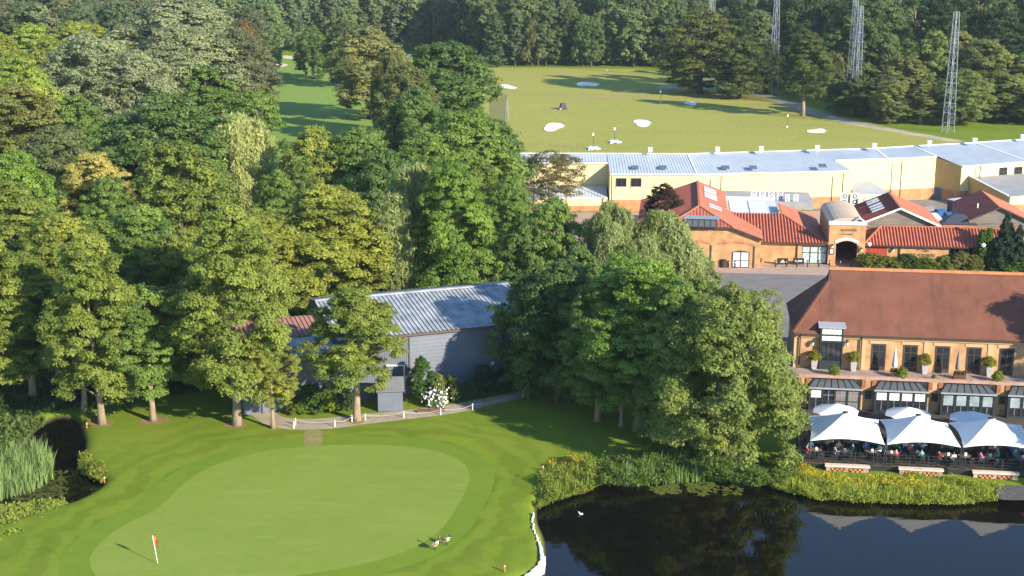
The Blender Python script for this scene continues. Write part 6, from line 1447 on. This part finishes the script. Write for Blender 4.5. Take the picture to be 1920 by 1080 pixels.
# posts along the path with slung rope
pts = [(551, 803), (554, 797), (628, 800), (660, 791), (685, 788), (757, 783), (826, 778), (886, 769), (980, 744)]
prev = None; names = ['first', 'second', 'third', 'fourth', 'fifth', 'sixth', 'seventh', 'eighth', 'ninth']
for i, (x, y) in enumerate(pts):
    q = at(x, y, 0); t_ = thing('path_post', 'short white post on the lawn side of the path, %s from the left' % names[i], 'post', q, 0, 'white posts along the barn path')
    MB().lathe([(0.055, 0), (0.055, 0.62), (0.03, 0.66)], 8).build('shaft', M_trim, t_); MB().lathe([(0.06, 0.5), (0.06, 0.56)], 8).build('rope_eye', M_pipe, t_)
    if i > 1:
        a, b = prev, q; o = MB(); o.tube([(a.x + (b.x - a.x) * k / 8, a.y + (b.y - a.y) * k / 8, 0.53 - 0.22 * 4 * (k / 8) * (1 - k / 8)) for k in range(9)], 0.018, 5); r_ = o.build('slung_rope', mat('rope', (0.5, 0.45, 0.36), 0.9, 0.1, 0.2, 5)); tag(r_, 'slack rope between the %s and %s path posts' % (names[i - 1], names[i]), 'rope', 'ropes along the barn path')
    prev = q
# ------------------------------------------------------------------ flag, geese, lake edge, reeds
q = at(296, 1057, 0); fl = thing('golf_flag', 'orange-red flag on a white stick on the putting green', 'flag', q)
MB().tube([(0, 0, -0.05), (-0.13, 0.0, 1.12), (-0.26, 0, 2.2)], 0.022, 8).build('flagstick', M_white, fl)
o = MB()
for i in range(6):
    for j in range(2):
        def fp(u, v): return (-0.26 + 0.03 - 0.02 * u + 0.36 * u * (1 if v else 0.8), 0.16 * math.sin(u * 3.4) * (0.6 + 0.4 * v), 2.18 - 0.55 * (1 - v) - 0.40 * u)
        u0, u1 = i / 6, (i + 1) / 6; o.poly([fp(u0, j / 2), fp(u1, j / 2), fp(u1, (j + 1) / 2), fp(u0, (j + 1) / 2)])
o.build('pennant', mat('flag_red', (0.75, 0.12, 0.05), 0.8, 0.2, 0.1, 3), fl); MB().lathe([(0.055, 0.018), (0.055, 0.022)], 14).build('hole', M_dark, fl)
GP = [(0, 0, 0.42), (0.16, 0, 0.44), (-0.2, 0, 0.42), (-0.36, 0, 0.45), (0.25, 0, 0.56), (0.27, 0, 0.74), (0.30, 0, 0.86), (0.40, 0, 0.84), (0.02, 0.07, 0.28), (0.02, 0.07, 0.03), (0.10, 0.07, 0.02), (0.02, -0.07, 0.28), (0.02, -0.07, 0.03), (0.10, -0.07, 0.02)]
GE = [(0, 1), (0, 2), (2, 3), (1, 4), (4, 5), (5, 6), (6, 7), (0, 8), (8, 9), (9, 10), (0, 11), (11, 12), (12, 13)]
GR = [0.16, 0.14, 0.13, 0.05, 0.06, 0.045, 0.055, 0.025, 0.03, 0.015, 0.02, 0.03, 0.015, 0.02]
M_gb = mat('goose_brown', (0.17, 0.13, 0.09), 0.8, 0.2, 0.25, 9); M_gw = mat('goose_breast', (0.62, 0.55, 0.44), 0.8, 0.2, 0.15, 6)
goose_me = skin_mesh('goose', GP, GE, GR, [M_gb, M_gw, M_dark], lambda c: 2 if (c.z > 0.60 or c.z < 0.24) and not (c.x > 0.25 and 0.82 < c.z < 0.84) else 1 if (c.x > 0.10 or c.z < 0.36) else 0)
for (px, py, rz, lab) in [(836, 1022, -0.35, 'upright goose, further right of the two on the green edge'), (815, 1031, 0.5, 'goose nearer the camera, left of the pair on the green edge')]:
    o = link(bpy.data.objects.new('goose', goose_me)); o.location = at(px, py, 0.0); o.rotation_euler = (0, 0, rz); tag(o, lab, 'goose', 'geese beside the putting green'); o.scale = (1.15,) * 3
DP = [(0, 0, 0.06), (0.14, 0, 0.07), (-0.17, 0, 0.08), (0.2, 0, 0.2), (0.24, 0, 0.28), (0.32, 0, 0.27)]; DE = [(0, 1), (0, 2), (1, 3), (3, 4), (4, 5)]
o = link(bpy.data.objects.new('gull', skin_mesh('gull', DP, DE, [0.11, 0.09, 0.04, 0.045, 0.055, 0.02], [M_white, M_dark], lambda c: 1 if c.x > 0.29 else 0))); o.location = at(1090, 965, WZ - 0.02); o.rotation_euler = (0, 0, 3.0); o.scale = (0.85,) * 3; tag(o, 'white gull floating on the dark lake', 'bird')
# white revetment along the near left bank: overlapping pale slabs
n = 34; bank = [(1003, 964), (1001, 975), (1003, 990), (1009, 1005), (1014, 1020), (1017, 1035), (1018, 1050), (1012, 1062), (1000, 1072), (985, 1084), (965, 1096)]
bp_ = [at(x, y, 0) for x, y in bank]
rv = thing('white_revetment', 'jagged white stone facing along the left bank of the lake', 'revetment', (bp_[5].x, bp_[5].y, 0))
for i in range(64):
    t = i / 63 * (len(bp_) - 1.001); k = int(t); a = bp_[k].lerp(bp_[k + 1], t - k); tg = (bp_[k + 1] - bp_[k]).normalized(); nn = Vector((-tg.y, tg.x, 0))
    if nn.x < 0: nn = -nn
    wd = np.interp(i / 63, [0, 0.3, 0.6, 1], [0.08, 0.10, 0.28, 1.0]) * random.uniform(0.7, 1.2); ln = random.uniform(0.28, 0.55)
    if i < 26 and i % 3: continue
    ca = random.uniform(-0.3, 0.3); tg2 = (tg + nn * ca).normalized(); c_ = a - Vector((bp_[5].x, bp_[5].y, 0)) + nn * (wd * 0.5 - 0.15); h0 = random.uniform(0.02, 0.09); dr_ = 0.30 * wd
    q = [c_ - tg2 * ln / 2 - nn * wd / 2, c_ + tg2 * ln / 2 - nn * wd / 2 * random.uniform(0.8, 1.2), c_ + tg2 * ln / 2 + nn * wd / 2, c_ - tg2 * ln / 2 + nn * wd / 2 * random.uniform(0.8, 1.2)]
    lo = [Vector((v.x, v.y, -0.45 if j > 1 else -0.3)) for j, v in enumerate(q)]; hi = [Vector((v.x, v.y, h0 - (dr_ if j > 1 else 0))) for j, v in enumerate(q)]
    MB().hexa(lo + hi).build('slab', M_white if i < 52 else M_bunker, rv)
# reeds and waterside plants
M_reed = LEAF
def blades(name, pts, hlo, hhi, wid, col, label, cat, lean=0.25, seed=1, bend=0.35, spread=1.0):
    rng = np.random.default_rng(seed); P = np.asarray(pts); n = len(P); h = rng.uniform(hlo, hhi, n) * np.clip(0.8 + 0.3 * np.sin(P[:, 0] * 2.1) * np.sin(P[:, 1] * 1.6 + P[:, 0]), 0.5, 1.1); a = rng.uniform(0, 6.283, n); d = np.c_[np.cos(a), np.sin(a), np.zeros(n)]
    ln = rng.uniform(0.3, 1.0, n) * lean; V = []; w = wid * rng.uniform(0.7, 1.3, n); side_ = np.c_[-np.sin(a + 0.6), np.cos(a + 0.6), np.zeros(n)]
    for t, ws in ((0, 1.0), (0.55, 0.8), (1.0, 0.06)):
        c_ = P + np.array([0, 0, 1.0]) * (h * (t - 0.12 * bend * t * t))[:, None] + d * (ln * h * t ** 1.8)[:, None]
        V.append(c_ - side_ * (w * ws / 2)[:, None]); V.append(c_ + side_ * (w * ws / 2)[:, None])
    V = np.stack(V, 1).astype(np.float32); I = np.arange(n)[:, None] * 6; Fq = np.stack([I + [0, 1, 3, 2], I + [2, 3, 5, 4]], 1).reshape(-1, 4)
    m = bpy.data.meshes.new(name); m.vertices.add(n * 6); m.vertices.foreach_set('co', V.ravel()); m.loops.add(Fq.size); m.loops.foreach_set('vertex_index', Fq.ravel().astype(np.int32)); m.polygons.add(len(Fq)); m.polygons.foreach_set('loop_start', np.arange(0, Fq.size, 4, dtype=np.int32)); m.update(calc_edges=True)
    at2 = m.attributes.new('v', 'FLOAT', 'FACE'); at2.data.foreach_set('value', np.repeat(np.clip(rng.normal(0.5, 0.2, n), 0, 1), 2).astype(np.float32)); m.materials.append(M_reed)
    o = link(bpy.data.objects.new(name, m)); o.color = (*col, 1); tag(o, label, cat, kind='stuff'); return o
def scatter(poly_px, n, z, seed):
    rng = np.random.default_rng(seed); L = np.array(G(poly_px, z)); lo, hi = L.min(0), L.max(0); out = []
    while len(out) < n:
        q = rng.uniform(lo, hi, (n * 2, 2)); k = sdist(q[:, 0], q[:, 1], L) < 0; out += list(q[k])
    q = np.array(out[:n]); return np.c_[q, np.full(n, z)]
blades('reed_bed', scatter([(-60, 870), (0, 862), (60, 858), (98, 862), (100, 900), (60, 925), (0, 940), (-60, 950)], 2600, WZ, 3), 1.6, 2.6, 0.09, (0.20, 0.28, 0.10), 'tall blue-green reed bed on the stream at the left edge', 'reeds', 0.4, 4)
blades('lakeside_reeds', scatter([(1170, 890), (1230, 878), (1330, 875), (1400, 880), (1425, 895), (1425, 914), (1330, 903), (1235, 911), (1165, 913)], 1900, WZ, 5), 0.9, 1.9, 0.08, (0.16, 0.25, 0.07), 'upright green reeds along the far lake edge', 'reeds', 0.42, 6)
blades('bank_reeds', scatter([(1448, 880), (1540, 905), (1690, 912), (1810, 918), (1870, 930), (1790, 946), (1620, 943), (1520, 934), (1450, 915)], 2600, WZ + 0.1, 35), 0.6, 1.35, 0.07, (0.24, 0.29, 0.05), 'yellow-green reeds along the bank below the deck', 'reeds', 0.45, 36)
blades('bank_reeds', scatter([(1012, 905), (1035, 880), (1120, 885), (1122, 912), (1060, 932), (1012, 945)], 900, WZ + 0.1, 37), 0.7, 1.5, 0.07, (0.22, 0.27, 0.05), 'reeds among the plants at the left corner of the lake', 'reeds', 0.45, 38)
def leafy(name, poly, n, h, leaf, col, label, seed, z=-0.1, dens=5, asp=1.8, cat='plants', upb=0.5):
    rng = np.random.default_rng(seed); S = scatter(poly, n // dens, z, seed); I = np.repeat(np.arange(len(S)), dens); lump = 0.55 + 0.45 * np.sin(S[:, 0] * 1.9 + 1.3 * np.sin(S[:, 1] * 1.7)) * np.sin(S[:, 0] * 0.83 + S[:, 1] * 1.1); ph = rng.uniform(0.35, 1.0, len(S)) * h * np.clip(lump, 0.25, 1.0) * 1.3
    P = S[I] + rng.normal(size=(len(I), 3)) * np.array([0.12, 0.12, 0.0]); P[:, 2] += ph[I] * rng.uniform(0.15, 1.0, len(I))
    nr = unit(rng.normal(size=P.shape) + np.array([0.2, -0.3, upb])); Tt, Bb = frames(nr, rng, leaf * rng.uniform(0.6, 1.3, len(P)), asp)
    o = link(bpy.data.objects.new(name, quads_mesh(name, P, Tt, Bb, np.clip(0.5 + np.repeat(rng.normal(0, 0.16, len(S)), dens) + rng.normal(0, 0.1, len(P)), 0, 1)))); o.color = (*col, 1); tag(o, label, cat, kind='stuff'); return o
leafy('bank_plants', [(1448, 870), (1495, 868), (1540, 895), (1690, 905), (1700, 895), (1810, 908), (1880, 918), (1870, 940), (1790, 947), (1620, 944), (1520, 936), (1450, 916)], 40000, 0.85, 0.10, (0.225, 0.265, 0.035), 'yellow-green waterside plants below the deck', 11, WZ + 0.2, upb=0.8)
leafy('bank_plants', [(1010, 900), (1030, 870), (1080, 865), (1128, 880), (1125, 905), (1112, 918), (1055, 936), (1008, 955)], 22000, 1.15, 0.105, (0.16, 0.20, 0.03), 'bushy yellow-green plants at the left corner of the lake', 12, WZ + 0.2)
leafy('yellow_blooms', [(1440, 875), (1500, 880), (1560, 900), (1700, 908), (1780, 915), (1760, 922), (1600, 920), (1480, 905)], 2800, 1.3, 0.10, (0.55, 0.42, 0.03), 'yellow flower heads among the plants below the deck', 13, WZ + 0.35, asp=1.2)
leafy('yellow_blooms', [(1028, 868), (1085, 866), (1090, 885), (1040, 890)], 700, 1.4, 0.12, (0.5, 0.36, 0.04), 'yellow flower heads at the left corner of the lake', 14, WZ + 0.3, asp=1.2)
leafy('undergrowth', [(1130, 862), (1230, 850), (1430, 862), (1500, 860), (1490, 900), (1420, 912), (1300, 890), (1180, 912), (1125, 912)], 32000, 1.0, 0.12, (0.09, 0.14, 0.025), 'green undergrowth between the willows and the lake', 15, 0)
leafy('ground_cover', [(-60, 955), (60, 945), (118, 942), (125, 952), (70, 985), (0, 1022), (-80, 1050)], 12000, 0.5, 0.2, (0.20, 0.24, 0.04), 'yellow-green leafy cover along the stream at the lower left', 16, -0.35, upb=1.2)
leafy('stream_bank_shrubs', [(150, 858), (178, 865), (200, 885), (190, 905), (165, 895), (150, 880)], 3500, 0.9, 0.16, (0.17, 0.20, 0.03), 'leafy plants on the right bank of the stream', 17, -0.3)
leafy('stream_bank_shrubs', [(150, 775), (215, 760), (230, 772), (180, 788), (160, 792)], 3000, 0.9, 0.18, (0.15, 0.20, 0.025), 'leafy plants round the feet of the stream-side alders', 18, 0)
leafy('undergrowth', [(-60, 800), (60, 790), (85, 792), (60, 812), (28, 845), (-60, 860)], 9000, 1.2, 0.2, (0.09, 0.13, 0.03), 'shaded undergrowth on the far bank behind the reeds', 29, -0.1)
leafy('woodland_floor', [(-60, 700), (120, 690), (300, 690), (420, 690), (430, 720), (360, 740), (250, 745), (120, 770), (0, 800), (-60, 800)], 14000, 0.8, 0.22, (0.04, 0.07, 0.018), 'dark low growth under the alder row', 19, 0)
def pads(name, poly, n, rlo, rhi, col, label, seed):
    rng = np.random.default_rng(seed); S = scatter(poly, n, WZ + 0.02, seed); mb = MB()
    for (x, y, z) in S:
        r = rng.uniform(rlo, rhi); a0 = rng.uniform(0, 6.28); z = z + rng.uniform(0, 0.02)
        mb.poly([(x, y, z)] + [(x + r * math.cos(a0 + k * 0.62), y + r * math.sin(a0 + k * 0.62), z + rng.uniform(0, 0.012)) for k in range(10)])
    o = mb.build(name, LEAF); o.color = (*col, 1); o.data.attributes.new('v', 'FLOAT', 'FACE').data.foreach_set('value', rng.uniform(0.3, 0.8, n).astype(np.float32)); tag(o, label, 'lily pads', kind='stuff')
pads('lily_pads', [(1213, 914), (1270, 908), (1278, 925), (1235, 927)], 110, 0.1, 0.24, (0.13, 0.16, 0.03), 'raft of lily pads left of the gap in the far lake edge', 21); pads('lily_pads', [(1285, 905), (1345, 904), (1352, 922), (1310, 932), (1288, 918)], 110, 0.1, 0.24, (0.13, 0.16, 0.03), 'raft of lily pads in the middle of the far lake edge', 22); pads('lily_pads', [(1352, 908), (1395, 906), (1388, 930), (1355, 928)], 50, 0.1, 0.22, (0.13, 0.16, 0.03), 'scattered lily pads right of the rafts', 23)
pads('lily_pads', [(15, 935), (60, 905), (95, 885), (125, 880), (128, 915), (120, 935), (60, 942)], 260, 0.1, 0.22, (0.10, 0.115, 0.025), 'olive lily pads on the stream before the reeds', 24)
# red marker posts by the water
for (px, py, lab) in [(1018, 884, 'short red marker post at the left corner of the lake'), (196, 905, 'short red marker post on the bank of the stream'), (163, 803, 'short red marker post beside the stream bend'), (946, 1072, 'short red marker post beside the white bank')]:
    q = at(px, py, 0); t_ = thing('marker_post', lab, 'post', q, 0, 'red hazard markers by the water'); MB().lathe([(0.06, 0), (0.06, 0.5), (0.03, 0.55)], 8).build('shaft', mat('hazard_red', (0.55, 0.14, 0.06), 0.6, 0.3, 0.1, 3), t_); MB().lathe([(0.063, 0.4), (0.063, 0.47)], 8).build('band', M_trim, t_)
# ------------------------------------------------------------------ range masts, nets, targets, balls
def mast(px, yb, yt, label, k_=1.0):
    b = at(px, yb, 0); h = atY(px, yt, b.y).z; t_ = thing('lattice_mast', label, 'mast', b, 0.35, 'lattice net masts of the driving range')
    n = int(h / 2.0); w0, w1 = 0.95 * k_, 0.42 * k_
    for sx in (-1, 1):
        for sy in (-1, 1): MB().tube([(sx * w0, sy * w0, 0), (sx * w1, sy * w1, h)], 0.06 * k_, 5).build('leg', M_galv, t_)
    for i in range(n):
        z0, z1 = h * i / n, h * (i + 1) / n; a, c = w0 + (w1 - w0) * i / n, w0 + (w1 - w0) * (i + 1) / n
        o = MB(); s = 1 if i % 2 else -1
        for k in range(4):
            r = Matrix.Rotation(k * math.pi / 2, 3, 'Z'); o.tube([r @ Vector((-a * s, -a, z0)), r @ Vector((c * s, -c, z1))], 0.03 * k_, 4); o.tube([r @ Vector((-c, -c, z1)), r @ Vector((c, -c, z1))], 0.03 * k_, 4)
        tag(o.build('bracing', M_galv, t_), kind='stuff')
    return b, h
M_galv = mat('galvanised_steel', (0.30, 0.33, 0.38), 0.5, 0.5, 0.1, 1)
mast(1777, 249, 22, 'lattice mast nearest the right edge of the range'); mast(1603, 206, 12, 'lattice mast beside the dark net in the right wood'); mast(1594, 190, -20, 'taller lattice mast right behind the dark net'); mast(1449, 178, -25, 'lattice mast behind the lone round tree'); mast(1331, 150, -40, 'lattice mast behind the largest range tree'); mast(1598, 130, -40, 'far lattice mast behind the pair at the net')
mast(731, 140, 90, 'short mast holding the net left of the great dark tree'); mast(768, 145, 102, 'second short net mast left of the great dark tree'); mast(950, 226, 186, 'net mast at the left edge of the range', 0.5)
def net(pa, pb, zt, label):
    m = bpy.data.materials.get('net_mesh')
    if not m:
        m = bpy.data.materials.new('net_mesh'); m.use_nodes = True; nt = m.node_tree; b = nt.nodes['Principled BSDF']; b.inputs['Base Color'].default_value = (0.03, 0.035, 0.03, 1); b.inputs['Roughness'].default_value = 0.9; b.inputs['Alpha'].default_value = 0.5
    a, b = at(*pa, 0), at(*pb, 0); o = thing('safety_net', label, 'net', (a.x, a.y, 0)); d = b - a; mb = MB(); n = 8
    for i in range(n):
        u0, u1 = i / n, (i + 1) / n; sag = lambda u: -0.6 * 4 * u * (1 - u)
        mb.poly([d * u0, d * u1, d * u1 + Vector((0, 0, zt + sag(u1))), d * u0 + Vector((0, 0, zt + sag(u0)))])
    mb.build('mesh', m, o); MB().tube([Vector((0, 0, zt)), d / 2 + Vector((0, 0, zt - 0.6)), d + Vector((0, 0, zt))], 0.04, 5).build('head_cable', M_dark, o)
net((917, 235), (950, 226), 6.0, 'dark safety net at the left edge of the range'); net((731, 140), (768, 145), 10.0, 'dark safety net between the two short masts'); net((1594, 190), (1603, 206), 24.0, 'tall dark net between the paired masts')
rng = np.random.default_rng(9); L = np.array(RANGE); mb = MB(); cnt = 0
while cnt < 900:
    q = rng.uniform((-8, 245), (95, 400)); 
    if sdist(np.array([q[0]]), np.array([q[1]]), L)[0] < -1 and rng.uniform() < 1.3 - (q[1] - 245) / 140: mb.lathe([(0.015, 0.0), (0.038, 0.038), (0.015, 0.076)], 4, (q[0], q[1], 0.012)); cnt += 1
tag(mb.build('range_balls', M_white), 'white practice balls scattered over the driving range', 'golf balls', kind='stuff')
for i, (px, py, h, lab) in enumerate([(1238, 194, 3.2, 'white distance post in the middle of the range'), (1476, 240, 3.0, 'white distance post near the sandy track'), (1138, 150, 3.0, 'white distance post at the back of the range'), (1112, 282, 3.5, 'white distance post behind the yellow building, left'), (1152, 268, 3.2, 'white distance post beside the cross-shaped target')]):
    q = at(px, py, 0); t_ = thing('distance_post', lab, 'post', q, 0, 'distance posts on the range'); MB().tube([(0, 0, 0), (0, 0, h)], 0.05, 6).build('pole', M_pipe, t_); MB().box(-0.16, 0.16, -0.05, 0.05, h - 0.5, h).build('plate', M_white, t_); MB().box(-0.14, 0.14, -0.06, 0.06, 0.05, 0.5).build('base_plate', M_white, t_)
for (px, py, lab) in [(1112, 279, 'white cross-shaped target mat behind the yellow roof'), (1152, 267, 'white cross-shaped target mat further out on the range')]:
    q = at(px, py, 0); o = MB(); P = [(1.5 * (1 if k % 2 else 0.55) * math.cos(k * math.pi / 6 + 0.3), 2.6 * (1 if k % 2 else 0.55) * math.sin(k * math.pi / 6 + 0.3), 0.02) for k in range(12)]; o.prism(P, (0, 0, 0.25)); k_ = o.build('target_mat', M_white); k_.location = q; tag(k_, lab, 'target')
# small machine and a picker on the range
q = at(1056, 205, 0); t_ = thing('ball_picker', 'small dark ball picking cart on the worn turf of the range', 'cart', q, 0.3); MB().hexa([(-0.8, -0.6, 0.4), (0.8, -0.6, 0.4), (0.8, 0.6, 0.4), (-0.8, 0.6, 0.4), (-0.6, -0.55, 1.5), (0.4, -0.55, 1.5), (0.4, 0.55, 1.5), (-0.6, 0.55, 1.5)]).build('body', M_dark, t_)
for sx in (-0.6, 0.6):
    for sy in (-0.65, 0.65): MB().tube([(sx, sy - 0.1, 0.3), (sx, sy + 0.1, 0.3)], 0.3, 10).build('wheel', M_pipe, t_)
MB().tube([(-1.0, -0.9, 0.25), (-1.0, 0.9, 0.25)], 0.25, 10).build('picker_roller', M_grey, t_)

sheet('pebble_bank', smooth_loop(G([(1868, 915), (1895, 910), (1960, 914), (1960, 935), (1890, 938), (1870, 932)], 0), 3), 0.02, mat('grey_pebble', (0.10, 0.098, 0.092), 0.9, 0.2, 0.5, 3.0, 0.8, 8))
q = at(1318, 556, 0); bw_ = thing('brick_garden_wall', 'low brick wall with tiled coping at the car park edge', 'wall', q, math.radians(-20))
MB().box(-1.8, 1.8, -0.15, 0.15, 0, 1.9).build('wall', M_bkd, bw_); MB().prism([(-1.9, -0.28, 1.9), (-1.9, 0.28, 1.9), (-1.9, 0, 2.15)], (3.8, 0, 0)).build('coping', M_tile3, bw_)
# ------------------------------------------------------------------ light haze in the air
hz = MB(); hz.box(-420, 420, -30, 760, -3.5, 52.0)
hm = bpy.data.materials.new('haze'); hm.use_nodes = True; nt = hm.node_tree; nt.nodes.remove(nt.nodes['Principled BSDF'])
pv = nt.nodes.new('ShaderNodeVolumePrincipled'); pv.inputs['Color'].default_value = (0.80, 0.90, 1.0, 1); pv.inputs['Density'].default_value = 0.00008; pv.inputs['Anisotropy'].default_value = 0.1
nt.links.new(pv.outputs[0], nt.nodes['Material Output'].inputs['Volume'])
tag(hz.build('haze', hm), kind='stuff')
